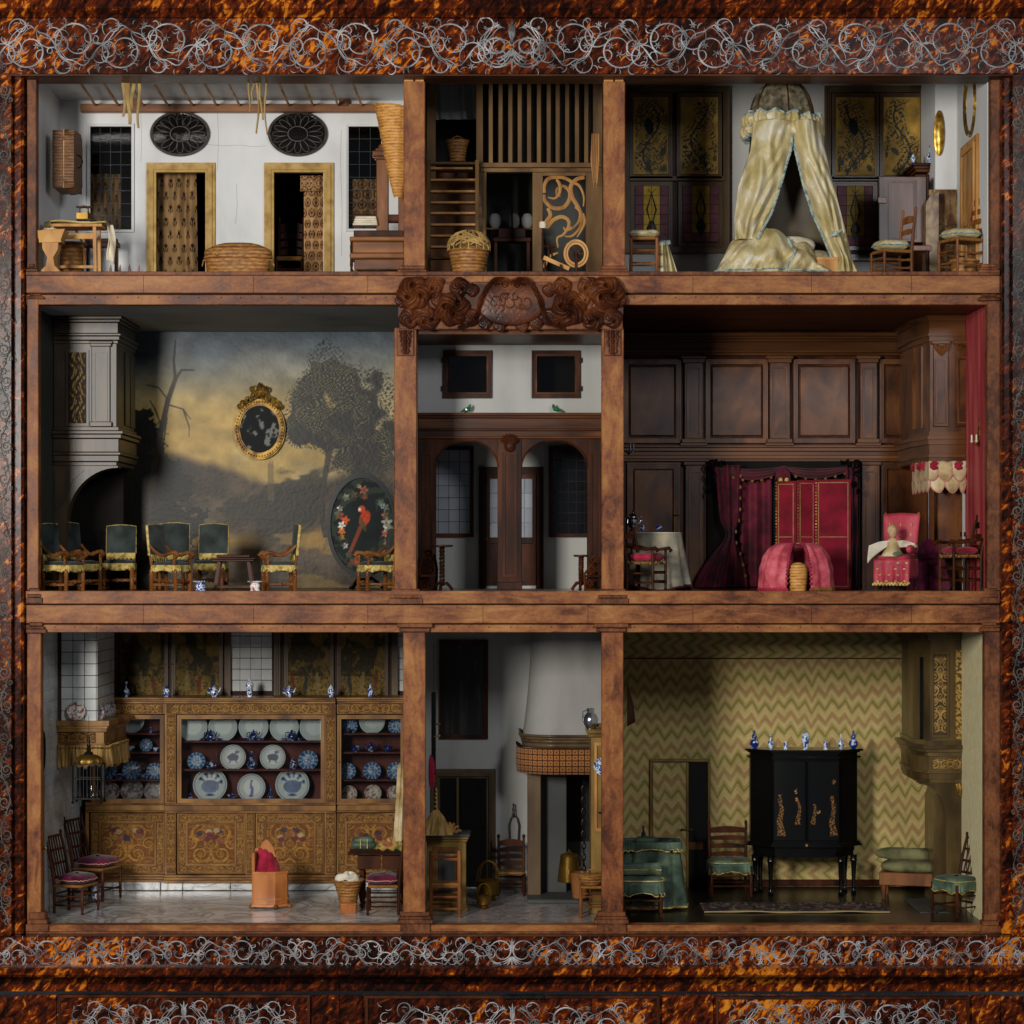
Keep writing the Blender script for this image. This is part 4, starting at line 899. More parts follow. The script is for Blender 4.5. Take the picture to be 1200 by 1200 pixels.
# ================= peat loft (top middle) =================
floor(PL1, PR0, FT, 'plank'); wall(PL1, PR0, 385, 390, FT, wz(60)+38, 'dkgrey', 'back_wall')
YL = 190; M['slatw'] = mat('aged_slat_wood', ['4a3620', '6a4e2e', '7c5e38'], sc=20, st=(1, 1, .25), rough=.6)
lf = thing('loft_partition', 'dark openwork wooden partition with vertical bars and landing in the top middle room', 'partition', 600, 318, YL, real=True)
def lpart(b, nm, m, par=lf): return b.obj(nm, m, par, world=True)
for a0, a1, p0, p1 in ((500, 510.5, 60, 197), (558, 566, 60, 316), (695, 706, 60, 206)): b = B(); PB(b, a0, a1, p0, p1+12, YL, YL+8, .5); lpart(b, 'upright', 'slatw')
for a0, a1, p0, p1 in ((563, 706, 190.5, 196), (563, 706, 196.8, 201.5), (500, 566, 189.5, 192.5)): b = B(); PB(b, a0, a1, p0, p1, YL-3, YL+8, .5); lpart(b, 'beam', 'slatw')
b = B(); PB(b, 502, 562, 190.5, 192.5, YL-8, YL+60); lpart(b, 'landing', 'slatw')
for x in (575, 586.5, 598, 609, 620, 631.5, 643, 653.5, 664.5, 676, 687): b = B(); PB(b, x-2.3, x+2.5, 60, 191, YL+1, YL+4, .4); lpart(b, 'bar', 'slatw')
for a0, a1, p0, p1 in ((624, 636, 201.5, 330), (686.5, 706, 201.5, 330), (636, 686.5, 201.5, 206)): b = B(); PB(b, a0, a1, p0, p1, YL+1, YL+5, .4); lpart(b, 'door_stile', 'slatw')
b = B(); PB(b, 566, 570, 201.5, 330, YL, YL+6, .5); lpart(b, 'door_jamb', 'slatw')
wall(wx(560, 250), PR0, 250, 252, wz(202, 250), wz(60)+38, 'shadow', 'loft_shade_board')  # dark sheet added behind the bars to stand in for the loft's shade
wall(PL1, wx(566, YL+60), 290, 292, FT, wz(192, 290), 'midwood', 'stair_back')
# pierced door panel: thick scroll strapwork
dz = lambda x, y_: (wx(490+x/5, YL+2), YL+2.6, wz(90+y_/5, YL+2))
def strap(pts, w0, w1=None):
    b = B(); n = len(pts)-1; P = []
    for i in range(n*5+1):
        t = i/5; k = min(n-1, int(t)); f = t-k; p0, p1, p2, p3 = (pts[max(0, k-1)], pts[k], pts[k+1], pts[min(n, k+2)])
        P.append(tuple(.5*(2*p1[q]+(p2[q]-p0[q])*f+(2*p0[q]-5*p1[q]+4*p2[q]-p3[q])*f*f+(3*p1[q]-p0[q]-3*p2[q]+p3[q])*f**3) for q in (0, 1)))
    w1 = w1 or w0; m = len(P)
    b.tube([dz(*p) for p in P], [max(.5, (w0+(w1-w0)*i/(m-1))*(.45+.55*math.sin(PI*min(1, .15+i/(m-1)*.85)))) for i in range(m)], 6, sq=.55); lpart(b, 'scroll', 'pale')
strap([(735, 690), (745, 730), (790, 768), (850, 765), (885, 720), (885, 670), (850, 640), (815, 655), (812, 690), (835, 700)], 3.2, 2)
strap([(740, 680), (738, 640), (760, 600), (800, 588), (850, 590), (900, 615), (945, 640), (970, 700), (968, 760)], 3, 2)
strap([(812, 600), (830, 635), (828, 680), (800, 712), (760, 705)], 2.6, 1.6)
strap([(975, 590), (930, 600), (895, 640), (900, 700), (935, 760), (960, 820), (950, 880), (905, 930), (860, 935)], 3.4, 2.2)
strap([(760, 770), (775, 810), (750, 850), (755, 880), (790, 840), (840, 820), (880, 840), (880, 880), (850, 925), (815, 945), (820, 1000)], 3.2, 2.2)
strap([(920, 760), (950, 790), (940, 850), (890, 900)], 2.8, 1.8); strap([(965, 800), (975, 850), (955, 900), (930, 940)], 2.2, 1.4); strap([(900, 880), (870, 900), (850, 880)], 2, 1.4)
strap([(740, 1120), (760, 1060), (820, 1030)], 2.6, 2)
# stairs
st = thing('loft_stairs', 'steep open wooden stairs rising to the landing on the left of the top middle room', 'stairs', 530, 318, 150, real=True)
for k, py in enumerate((197, 210.5, 224, 237, 249.5, 263, 276, 289, 302)):
    y = 178-k*7; b = B(); PB(b, 504.5, 558-(0 if k else 4), py-1.3, py+1.3, y, y+14, .4); st_ = b.obj('tread', 'pale', st, world=True)
b = B()
for a, c in ((500.5, 504.5), (557, 561)):
    b = B(); ya, yb = 175, 112
    vs = [(wx(a, ya), ya-4, wz(188, ya)), (wx(c, ya), ya-4, wz(188, ya)), (wx(c, ya), ya+14, wz(188, ya)), (wx(a, ya), ya+14, wz(188, ya)), (wx(a, yb), yb-6, FT), (wx(c, yb), yb-6, FT), (wx(c, yb), yb+14, FT), (wx(a, yb), yb+14, FT)]
    b.add(vs, [(0, 1, 2, 3), (7, 6, 5, 4), (0, 4, 5, 1), (1, 5, 6, 2), (2, 6, 7, 3), (3, 7, 4, 0)]); b.obj('stringer', 'slatw', st, world=True)
t = thing('small_basket', 'small handled wicker basket standing on the loft landing', 'basket', 536, 190, YL+6)
b = B(); wicker(b, [(9, 0), (10, 10), (11, 17), (13.2, 24), (12.6, 24.5)], n=36); b.obj('basket_body', 'wick', t)
b = B(); hoop(b, (0, 0, 24.5), 13.6, 13.6, .9); b.obj('rim', 'wick', t)
b = B(); b.tube([(-5, -5, 24), (-5, -5, 28), (0, -5, 29.5), (5, -5, 28), (5, -5, 24)], .7, 6); b.obj('handle', 'wick', t)
drape(None, wx(510, 230), wx(560, 230), wz(140, 230), wz(60, 230), 230, 4, 4, m='offwhite', label='grey hanging cloth at the top left of the loft', cat='curtain')
t = thing('openwork_hamper', 'tall rounded hamper with a loosely plaited twig top at the foot of the loft stairs', 'basket', 549.5, 318, 40, zw=ZF, hz=47)
b = B(); wicker(b, [(18, 0), (19, 6), (22, 20), (24, 26)], n=46); b.obj('basket_body', 'wick', t)
b = B(); hoop(b, (0, 0, 26), 24.5, 24.5, 1.2); hoop(b, (0, 0, 12), 21, 21, .8); b.obj('rim', 'wick', t)
b = B()
for k in range(26):
    a0 = RNG.random()*2*PI; a1 = a0+1.6+RNG.random()*2.4; pts = []
    for i in range(9):
        f = i/8; e = (.15+.75*abs(2*f-1))if k % 2 else (.55+.3*abs(2*f-1)); a = a0+(a1-a0)*f; r = 25.2*math.sin(PI/2*min(1, e+.1)); pts.append((r*math.cos(a), r*math.sin(a), 27+20*math.cos(PI/2*min(1, e))))
    b.tube(pts, .75, 5)
for k in range(8): a = PI*k/8; b.tube([(25*math.cos(a)*math.cos(q), 25*math.sin(a)*math.cos(q), 26+22*math.sin(q)) for q in [PI*i/14 for i in range(15)]], .8, 5)
b.obj('plaited_top', 'twig', t)
t = thing('spinning_wheel', 'small spinning wheel with turned orange wheel rim in front of the pierced loft door', 'spinning wheel', 665, 318, 45, zw=ZF, hz=56)
b = B(); b.ring(ell(10, 24, 14.6, 15, 36), ell(10, 24, 9.4, 9.8, 36), -2, 2); b.obj('wheel_rim', 'pale', t)
b = B(); b.tube([(x, -2.2, z) for x, z in ell(10, 24, 12, 12.4, 30)], .5, 5, True); b.obj('groove', 'midwood', t)
for k in range(8): a = k*PI/4; b = B(); turned(b, 0, 0, 0, 10, 1.1, 6); b.v = [(10+(z)*math.cos(a)+x*math.sin(a), y, 24+z*math.sin(a)-x*math.cos(a)) for x, y, z in b.v]; b.obj('spoke', 'dkwood', t)
b = B(); b.tube([(-28, 0, 20), (2, 0, 8)], 3, 4, sq=.8); b.obj('bench', 'pale', t)
for x, z in ((-26, 17), (-8, 12), (2, 8)): b = B(); turned(b, x, (-7 if x == -8 else 5), 0, z, 1.5, 6); b.obj('leg', 'dkwood', t)
for dy in (-4, 4): b = B(); turned(b, 10, dy, 2, 25, 1.6, 6); b.obj('wheel_post', 'dkwood', t)
b = B(); turned(b, -22, 0, 19, 38, 1.7); turned(b, -18, 4, 19, 34, 1.3); b.tube([(-28, 0, 32), (-14, 0, 31)], 1, 6); b.obj('maiden', 'dkwood', t)
b = B(); turned(b, -29, 0, 18, 52, 1.6); b.obj('distaff', 'dkwood', t)
b = B(); b.lathe([(3.4, 0), (4.4, 2), (4.4, 6), (3.6, 7), (.3, 7.4)], (-29, 0, 51), 12); b.obj('wool', 'linen', t)
b = B(); b.tube([(-29, 0, 30), (-31, -3, 20), (-28, -2, 8), (-20, -4, 3)], .5, 4); b.tube([(-14, 0, 31), (9, -3, 38)], .25, 4); b.obj('thread', 'iron', t)
t = thing('hanging_straw_bundle', 'narrow bundle of straw strips hanging on the right post of the loft', 'bundle', 697, 160, 150)
for k in range(5): b = B(); b.tube([(-3+k*1.9, -2+k % 2, 3), (-4+k*2.1, -2, -28), (-1+k*.9, -2, -60+5*(k % 3))], [.8, 1.4, .5], 5); b.obj('straw', 'pale', t)
t = thing('shelf_of_jars', 'dim wall shelf with rounded jars beyond the open loft doorway', 'shelf', 598, 268, 340)
b = B(); b.box(-36, 36, -8, 6, -2, 0, .3); b.obj('board', 'midwood', t)
for x in (-18, 4, 20): b = B(); b.lathe([(4, 0), (7, 5), (7, 12), (5, 16), (4, 17)], (x, -2, 0), 12); b.obj('jar', 'offwhite', t)
t = thing('dark_table', 'low dark table with a tray in the shadow beyond the loft doorway', 'table', 600, 318, 300, zw=ZF, hz=50)
b = B(); b.box(-22, 22, -10, 10, 40, 43, .5); b.obj('tabletop', 'dkwood', t)
for x in (-19, 19): b = B(); b.box(x-2, x+2, -8, 8, 0, 40, .4); b.obj('leg', 'dkwood', t)
b = B(); b.box(-16, 16, -6, 6, 43, 50, .5); b.tube([(0, 0, 50), (0, 0, 68)], 1.2, 6); b.obj('tray', 'dkwood', t)
# ================= lying-in room (top right) =================
YR = 330
floor(PR1, XR, FT, 'plank'); wall(PR1, XR, YR, YR+5, FT-1, wz(60)+38, 'offwhite'); wall(PR1, PR1+2, 16, YR, FT-1, wz(60)+38, 'offwhite'); wall(XR-6, XR, 16, YR, FT-1, wz(60)+38, 'white')
wall(PR1, XR, 24, YR, wz(60)+36, wz(60)+38, 'offwhite', 'ceiling')
def birdpanel(seed, kind):
    def f(u, v):
        n = fbm(u*5, v*8, seed, 4); base_ = C('a8843e')*(.7+.6*n)[..., None]
        br = fbm(u*4+seed, v*6, seed+9, 3); lf_ = fbm(u*14, v*24, seed+4, 2); path = np.abs((u-.5)-.22*np.sin(v*7+seed)) 
        p2 = np.abs((v-.5)*1.7-.5*np.sin(u*7+seed*2)); near = np.maximum(sst(.30, .10, path), sst(.34, .12, p2)); m = np.maximum(leaf(u*9, v*16, seed), leaf(u*13+.3, v*23+.7, seed+5, .48, .22))*sst(.2, .45, near*.8+.5*br-.05); m = np.maximum(m, leaf(u*3.2, v*5.5, seed+9, .3, .26)*.8*(v < .35))
        m = m*sst(.02, .08, u)*sst(.98, .92, u)*sst(.02, .05, v)*sst(.99, .95, v)
        st_ = sst(.035, .015, path)*(v < .9); bx, bz = (u-.45)*1.0, (v-.62)*2.0; d = np.hypot(bx*2.6+bz*.6, bz*1.3-bx*.5)
        col = mixc(base_, C('28323a'), np.clip(m+st_, 0, 1)*.9); col = mixc(col, C('151d2a'), sst(.36, .26, d)*(.9 if kind else 0)); return col
    return f
def landpanel(seed):
    def f(u, v):
        n = fbm(u*5, v*7, seed, 5); m_ = fbm(u*16, v*20, seed+3, 3); hz = .42+.06*np.sin(u*5+seed)
        sky_ = mixc(C('4a3a1c'), C('6a5426'), v*1.2+n-.5); gr = mixc(C('5c4a20'), C('8a6c2c'), n*1.4-.2); col = np.where((v > hz)[..., None], sky_, gr)
        lv = np.maximum(leaf(u*22, v*30, seed), leaf(u*30, v*40+.4, seed+3)); tree = (.55+.45*lv)*sst(.46, .60, fbm(u*5+seed*1.7, v*5, seed+7, 4)+.12*np.exp(-((u-(.3+.4*((seed*37) % 10)/10))/.22)**2))*(v > .32)
        col = mixc(col, C('14160e'), tree*.9); w_ = sst(.48, .68, fbm(u*34, v*40, seed+5, 3))*(v < hz+.1); col = mixc(col, C('23241c'), w_*.7)
        for k in range(6):
            fx = ((seed*53+k*31) % 90)/100+.05; fy = .12+((seed*17+k*23) % 20)/100; d = np.hypot((u-fx)/.045, (v-fy)/.12); col = mixc(col, (C('5a2a1c'), C('2a2a26'), C('7a6a44'))[(k+seed) % 3], sst(1, .8, d)*.8)
        return col*(.85+.3*m_)[..., None]
    return f
def shutter_unit(nm, lab, x0, x1, p0, p1, panels, y, split=None, lower=None, wood='frw'):
    t = thing(nm, lab, 'shutters', (x0+x1)/2, p1, y, real=True)
    Q = lambda b, n_, m, par=t: b.obj(n_, m, par, world=True)
    b = B(); pframe(b, x0, x1, p0, p1, 8, y-10, y, 3); Q(b, 'outer_frame', wood)
    b = B(); PB(b, x0+4, x1-4, p0+5, p1-4, y-2, y); Q(b, 'backboard', 'dkwood')
    if split: b = B(); PB(b, x0+5, x1-5, split-3, split+3, y-7, y-2, .8); Q(b, 'cross_rail', wood)
    for i, (a, c, q0, q1, fn) in enumerate(panels):
        b = B(); pframe(b, a-3, c+3, q0-4, q1+4, 5, y-7, y-2, 2); fr = Q(b, 'shutter', wood)
        Q(pp(fn, a+1, c-1, q0+1, q1-1, y-4.2, 1.0), 'painted_panel', 'paint', fr)
        b = B(); b.ball((wx(c+1 if i % 2 == 0 else a-1, y), y-7.5, wz((q0+q1)/2, y)), 1.2, 6); Q(b, 'knob', 'gold', fr)
    for a, c, q0, q1, br in (lower or []):
        b = B(); pframe(b, a-3, c+3, q0-3, q1+3, 5, y-7, y-2, 2); fr = Q(b, 'casement', wood)
        X0, X1, Z0, Z1 = wx(a+2, y), wx(c-2, y), wz(q1-2, y), wz(q0+2, y); nx, nz = 4, 6; dx, dz_ = (X1-X0)/nx, (Z1-Z0)/nz
        for i in range(nx):
            for k in range(nz):
                mid = i in (1, 2) and 0 < k < nz-1+1; b = B(); b.box(X0+dx*i+.3, X0+dx*(i+1)-.3, y-4, y-3.2, Z0+dz_*k+.3, Z0+dz_*(k+1)-.3); Q(b, 'pane', ('amberp' if br else 'amberd') if mid else 'purplep', fr)
        b = B(); X = (X0+X1)/2
        for s in (-1, 1):
            b.tube([(X, y-4.6, Z0+8), (X+s*5, y-4.6, Z0+20), (X+s*2, y-4.6, Z0+30), (X+s*6, y-4.6, Z0+44), (X, y-4.6, Z1-10), (X+s*5, y-4.6, Z1-5)], [.8, 1.8, .8, 1.2, .7, .5], 5, sq=.3)
        b.lathe([(.5, 0), (4.5, 3), (6, 8), (3, 14), (1, 16)], (X, y-4.4, Z0+14), 8, 1, .12); Q(b, 'painted_scroll', 'iron', fr)
    return t
M['frw'] = mat('brown_frame_wood', ['3a2d1e', '54422c', '62503a'], sc=20, st=(1, 1, .3), rough=.45, coat=.1)
M['amberp'] = mat('amber_glass', ['a8841e', 'd0aa34'], sc=40, rough=.55); M['amberd'] = mat('dim_amber_glass', ['7a6020', '9a7c2a'], sc=40, rough=.55); M['purplep'] = mat('purple_glass', ['5a343c', '76464e'], sc=40, rough=.55, spec=.2)
shutter_unit('window_shutters', 'tall painted shutters with blue birds and branches left of the silk canopy', 732, 855, 100, 296, [(741, 785, 113, 205, birdpanel(3, 1)), (796, 843, 113, 205, birdpanel(8, 0))], YR-1, 209, [(742, 785, 216, 288, True), (798, 844, 216, 286, False)])
shutter_unit('window_shutters', 'tall painted shutters with dark branches between the silk canopy and the linen cupboard', 967, 1099, 100, 305, [(978, 1027, 113, 206, birdpanel(5, 1)), (1034, 1080, 113, 206, birdpanel(12, 0))], YR-1, 209, [(979, 1025, 216, 290, False), (1034, 1084, 216, 290, False)])
# chimney breast, marbled foot
b = B(); ych = 215; b.box(wx(1096, ych), XR-5, ych, YR, wz(222, ych), wz(60)+38, .5); struct(b, 'chimney_breast', 'white')
def marbled(u, v):
    n = fbm(u*5+2*fbm(u*7, v*5, 5), v*6, 21, 5); w_ = np.abs(fbm(u*8, v*9, 31, 4)-.5); return mixc(mixc(C('5a3c28'), C('a08a5e'), (n-.3)*2.4), C('2c1812'), sst(.05, .0, w_)*.8)
b = pp(marbled, 1088, 1139, 222.5, 332, ych-5, 1.0); o = b.obj('fireplace_front', 'paint', kind='structure')
b = B(); b.box(wx(1088, ych-5), XR-6, ych-4.6, YR, FT, wz(222, ych-5), .5); b.obj('fireplace_block', mat('marbled_brown', ['4a2c1c', '7a5c3c', '9a8458'], sc=16, dist=2, rough=.3), kind='structure')
b = B(); y = 190; b.prism([(wx(1085, y), wz(238, y)), (wx(1090, y), wz(230, y)), (wx(1100, y), wz(225, y)), (wx(1100, y), FT), (wx(1085, y), FT)], y, ych-5); b.obj('fireplace_cheek', bpy.data.materials['marbled_brown'], kind='structure')
t = thing('brass_dish', 'oval gilt dish hanging on the white chimney breast of the top right room', 'dish', 1100.5, 156, ych-2)
b = B(); b.v = []; b.lathe([(5.2, -3), (6.2, -2), (6.2, 0), (4.6, .8), (.2, .9)], (0, 0, 0), 36, 1, 4.3); b.v = [(x*1.0+0, -z-1, y) for x, y, z in b.v]; b.obj('dish', 'gold', t)
t = thing('gilt_mirror', 'large round gilt framed mirror on the right wall seen almost edge on', 'mirror', 1140, 122, 120)
b = B(); b.lathe([(32, 0), (35, 2), (36, 5), (33, 9), (28, 7), (27, 3)], (0, 0, 0), 48, 1, 1, lambda a, j: 1+(.02*math.sin(a*24) if j in (2, 3) else 0)); T_ = lambda x, y, z: (6-z*1.3, x*1.0, y*1.12); b.v = [T_(*p) for p in b.v]; b.obj('frame', 'gold', t)
b = B(); b.lathe([(28, 3), (.2, 3.2)], (0, 0, 0), 48); b.v = [T_(*p) for p in b.v]; b.obj('mirror_glass', 'silver', t)
t = thing('panelled_door', 'pale panelled door in the right wall of the top right room', 'door', 1152, 300, 110, real=True, zw=ZF)
b = B(); X = XR-6; z1 = wz(158, 75); b.box(X-4, X, 64, 170, FT, z1, 1); b.obj('door_leaf', 'pale', t, world=True)
for z0, zz in ((FT+10, FT+60), (FT+70, z1-8)):
    b = B(); b.ring([(74, z0), (160, z0), (160, zz), (74, zz)], [(80, z0+6), (154, z0+6), (154, zz-6), (80, zz-6)], 0, 2); b.v = [(X-4-y, x, z) for x, y, z in b.v]; b.obj('panel_moulding', 'pale', t, world=True)
b = B(); b.ball((X-6, 70, FT+62), 1.6, 8); b.obj('door_knob', 'gold', t, world=True)
# linen cupboard with open lacquered door
cup = thing('linen_cupboard', 'dark wooden cupboard with its glossy door swung open beside the fireplace', 'cupboard', 1076, 318, 270, zw=ZF, real=True)
Q = lambda b, n_, m: b.obj(n_, m, cup, world=True)
b = B(); y = 258; PB(b, 1072, 1098, 204, 345, y, YR-2, .8); Q(b, 'carcase', 'dkwood')
for p, w_ in ((190.5, 0), (194, 2), (198, 4)): b = B(); PB(b, 1069+w_, 1099, p, p+3.6, y-9+w_*1.6, YR-3, .7); Q(b, 'cornice', 'dkwoodh')
b = B(); y = 212; PB(b, 1030, 1087, 207, 284, y, y+4, .7); Q(b, 'open_door', mat('rosewood_with_glare', ['43302a', '665048', '86706a'], sc=14, st=(1, 1, .2), rough=.32, coat=.0))  # wood colour lightened to carry the glare on the open door
b = B(); pframe(b, 1041, 1074, 211, 280, 3.2, y-2, y, 2); Q(b, 'door_panel', bpy.data.materials['rosewood_with_glare'])
b = B(); PB(b, 1085.5, 1088.5, 206.5, 285, y-3, y+6, .6); Q(b, 'door_edge', 'dkwood')
b = B(); PB(b, 1029, 1039, 231, 238, y-3, y, .5); Q(b, 'lock', 'midwood')
for px_, prof, m, sc, lab in ((1070, 'jar', 'bw', .62, 'smaller blue and white jar on top of the linen cupboard'), (1090, 'bottle', 'bw', 1.12, 'tall white bottle vase with blue sprigs on top of the linen cupboard')):
    vase('porcelain_vase', lab, VP[prof], px_, 191, 256, m, sc=sc*(1.0 if prof == 'bottle' else 1), group=None)
# canopy bed
bed = thing('canopy_cradle_bed', 'gathered cream silk canopy with blue braid over a draped bed, top right room', 'bed', 925, 318, 60, zw=ZF, hz=225)
def dome(u, v):
    a = 2*PI*u; r = 38*math.sin(PI/2*min(1, v*1.02))**.8*(1+.045*math.cos(18*a)*v+.02*math.sin(a*41)*v); return (-8+r*math.cos(a), 6+r*.8*math.sin(a), 171+54*math.cos(PI/2*v)**.9 if v < .999 else 171)
b = B(); b.grid(dome, 64, 16, True); b.obj('dome', mat('brown_silk', ['302a20', '5a5240', '80785e'], sc=70, rough=.5, sheen=0, bump=.4, bsc=30), bed, ang=80)
for k in range(6): b = B(); b.tube([(-8+39*math.sin(PI/2*i/12)**.8*math.cos(k*PI/3-PI/2+.12), 6+31.6*math.sin(PI/2*i/12)**.8*math.sin(k*PI/3-PI/2+.12), 172+54*math.cos(PI/2*i/12)**.9) for i in range(13)], .9, 5); b.obj('seam_braid', 'dkwood', bed)
def ruff(z, r0, h, amp, ph):
    def f(u, v):
        a = 2*PI*u; s_ = math.sin(a*26+ph)*math.sin(a*7+1); r = r0*(1.04+.14*math.sin(PI*v))+amp*1.5*s_*(.4+.6*abs(2*v-1)); return (-8+r*math.cos(a), 6+r*.8*math.sin(a), z-h*v+2.2*math.sin(a*13+v*5)+2*math.sin(a*2))
    return f
b = B(); b.grid(ruff(184, 40, 15, 3.4, 0), 240, 8, True); b.obj('frill', 'cream', bed, ang=80)
b = B(); b.grid(ruff(172, 41, 13, 3.6, 1), 240, 8, True); b.obj('frill', 'cream', bed, ang=80)
for z, rr, ph in ((184, 40, 0), (169, 40.5, 0), (159, 41, 1)):
    f = ruff(z, rr, 0, 3.4, ph); b = B(); b.tube([f(i/260, 0) for i in range(260)], 1.5, 5, True); b.obj('braid', 'bluebraid', bed)
def curtain_side(s):
    # s=-1 left, +1 right; edges in photo px relative to 925, height above sill
    if s < 0: L = [(173, -44), (140, -48), (100, -62), (60, -67), (30, -65), (4, -61)]; R_ = [(173, 2), (140, -2), (100, -14), (70, -24), (45, -38), (22, -52), (4, -58)]
    else: L = [(173, -3), (140, 4), (100, 14), (70, 24), (40, 38), (18, 48), (4, 44)]; R_ = [(173, 30), (140, 38), (100, 48), (70, 57), (40, 65), (18, 70), (1, 76)]
    def ip(T, z):
        for (z0, x0), (z1, x1) in zip(T[:-1], T[1:]):
            if z1 <= z <= z0: return x0+(x1-x0)*(z0-z)/(z0-z1)
        return T[-1][1] if z < T[-1][0] else T[0][1]
    def f(u, v):
        z = 173*(1-v)+(40 if s < 0 else 2)*v; x0, x1 = ip(L, z), ip(R_, z); uu = u; x = x0+(x1-x0)*uu; tie = math.exp(-((z-(42 if s < 0 else 46))/16)**2)
        bulge = 16*math.sin(PI*u)*(1-.55*tie); fold = (2.6+1.6*tie)*math.sin(u*(9 if s < 0 else 8)+3*v+1.7*math.sin(v*6))+(1.0+1.4*v)*math.sin(u*23-7*v+2.6*math.sin(v*9))+1.3*math.sin(v*24+u*11+2*math.sin(u*9))
        return (x, -26-bulge+fold*(.5+.5*v)+14*(1-u if s > 0 else u)*0, z)
    return f
for s in (-1, 1):
    f = curtain_side(s); b = B(); b.grid(f, 70, 80); b.obj('silk_curtain', 'cream', bed, ang=80, solid=1)
    b = B(); e = 1 if s < 0 else 0; b.tube([Vector(f(e, i/60))+Vector((0, -1.5+.5*math.sin(i*2.4), 0)) for i in range(61)], [1.6+.5*(i % 2) for i in range(61)], 6); b.obj('braid', 'bluebraid', bed)
b = B()
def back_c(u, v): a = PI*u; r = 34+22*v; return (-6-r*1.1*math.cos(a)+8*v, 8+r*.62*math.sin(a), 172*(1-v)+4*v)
b.grid(back_c, 60, 20); b.obj('back_curtain', mat('shade_silk', ['3a3020', '55472c'], sc=14, rough=.5), bed, ang=80, solid=1)  # silk darkened, the shade inside the canopy put into its colour
b = B(); b.box(-40, 66, -10, 30, 12, 17, .8); b.obj('bed_frame', 'dkwood', bed)
b = B(); cushion(b, -28, 30, -16, 20, 26, 46); b.obj('pillow', 'linen', bed)
b = B(); cushion(b, 8, 50, -18, 14, 14, 30); b.obj('mattress', mat('checked_ticking', ['6c6048', '9a8e72'], sc=60, rough=.9), bed)
def drapef(u, v):
    # crumpled silk heap lying over the front of the bed
    x = -92+136*u; c = math.sin(PI*u); top = (56*(c**.5)*(1-.42*u)+6)*(1+.10*math.sin(u*17)); e = 1-(2*v-1)**2; z = max(0, top*(1-v)**.75*(1+.06*math.sin(u*24+v*4))+0); w_ = 3.6*math.sin(u*27+v*5+2*math.sin(v*4))+3.2*math.sin(u*13-v*9)+1.5*math.sin(u*61+v*17)
    return (x*(.86+.14*v), -24-26*math.sin(v*PI/2)+w_*(.3+.7*v)+12*(1-c), z+1.5*math.sin(u*40)*v*(1-v)*2)
b = B(); b.grid(drapef, 120, 40); b.obj('silk_coverlet', 'cream', bed, ang=80, solid=1)
b = B(); b.tube([Vector(drapef(.64+.05*math.sin(i/6), i/24))+Vector((0, -1.6, 0)) for i in range(25)], 1.7, 6); b.obj('braid', 'bluebraid', bed)
b = B(); b.tube([Vector(drapef(i/90, .97))+Vector((0, -1.6, 1)) for i in range(91)], 1.2, 5); b.obj('braid', 'bluebraid', bed)
b = B(); b.ball((50, -44, 45), 2.6, 8); b.tube([(45, -42, 46), (50, -46, 45), (56, -42, 49)], 1.5, 6); b.tube([(42, -40, 42), (50, -45, 44), (55, -40, 42)], 1.3, 6); b.obj('bow', 'bluebraid', bed)
t = thing('small_wooden_box', 'small plain wooden box on the floor at the foot of the silk canopy', 'box', 970, 318, 30, zw=ZF, hz=16)
b = B(); b.box(-13, 11, -8, 8, 0, 15, .6); b.obj('body', 'pale', t); b = B(); b.box(-13.8, 11.8, -8.8, 8.8, 13, 16, .6); b.obj('lid', 'pale', t)
CH = {}
ladder_chair('rush chair with puffy cream cushion standing at the left pillar of the top right room', 755, 318, 55, 176, 36, 30, 46, 44, 'midwood', 0, 'straw', 'cream', 'bluebraid', None, zw=ZF, hz=50, fin=False, cth=9, sc=.9)
t = thing('silk_apron', 'crumpled cream silk cloth with braided top beside the left chair of the canopy room', 'cloth', 782, 318, 75, zw=ZF, hz=34)
b = B(); b.grid(lambda u, v: (-8+(10+18*v)*(u-.2)+0, -4+3*math.sin(u*14+v), 34*(1-v)**1.0), 40, 16); b.obj('silk', 'cream', t, solid=.8, ang=80)
b = B(); b.tube([(-10+12*i/14, -5, 33+1.6*math.sin(i*2.1)) for i in range(15)], 2.2, 6); b.obj('braid', 'bluebraid', t)
ladder_chair('ladder-back chair facing left with cream cushion edged in blue, in front of the cupboard', 1045, 318, 50, -72, 34, 36, 70, 27, 'midwood', 3, 'straw', 'cream', 'bluebraid', None, zw=ZF, hz=70, cth=11, lean=5)
ladder_chair('ladder-back chair with cream cushion in front of the marbled fireplace', 1127, 318, 50, -66, 38, 38, 92, 40, 'midwood', 4, 'straw', 'cream', 'bluebraid', None, zw=ZF, hz=92, cth=11, lean=10)
t = thing('foot_basket', 'small low wicker basket on the floor beneath the chair by the fireplace', 'basket', 1129, 318, 62, zw=ZF, hz=12)
b = B(); wicker(b, [(12, 0), (14, 6), (15, 12)], n=36); b.obj('basket_body', 'wick', t); b = B(); hoop(b, (0, 0, 12), 15.4, 15.4, 1); b.obj('rim', 'wick', t)
t = thing('andirons', 'dark hearth stand with pale ball feet under the open cupboard', 'stand', 1080, 318, 190, zw=ZF, hz=30)
b = B(); b.box(-14, 10, -6, 6, 26, 30, .6); b.obj('top', 'midwood', t)
for x in (-10, 7): b = B(); turned(b, x, 0, 0, 26, 2.6); b.obj('leg', 'dkwood', t)
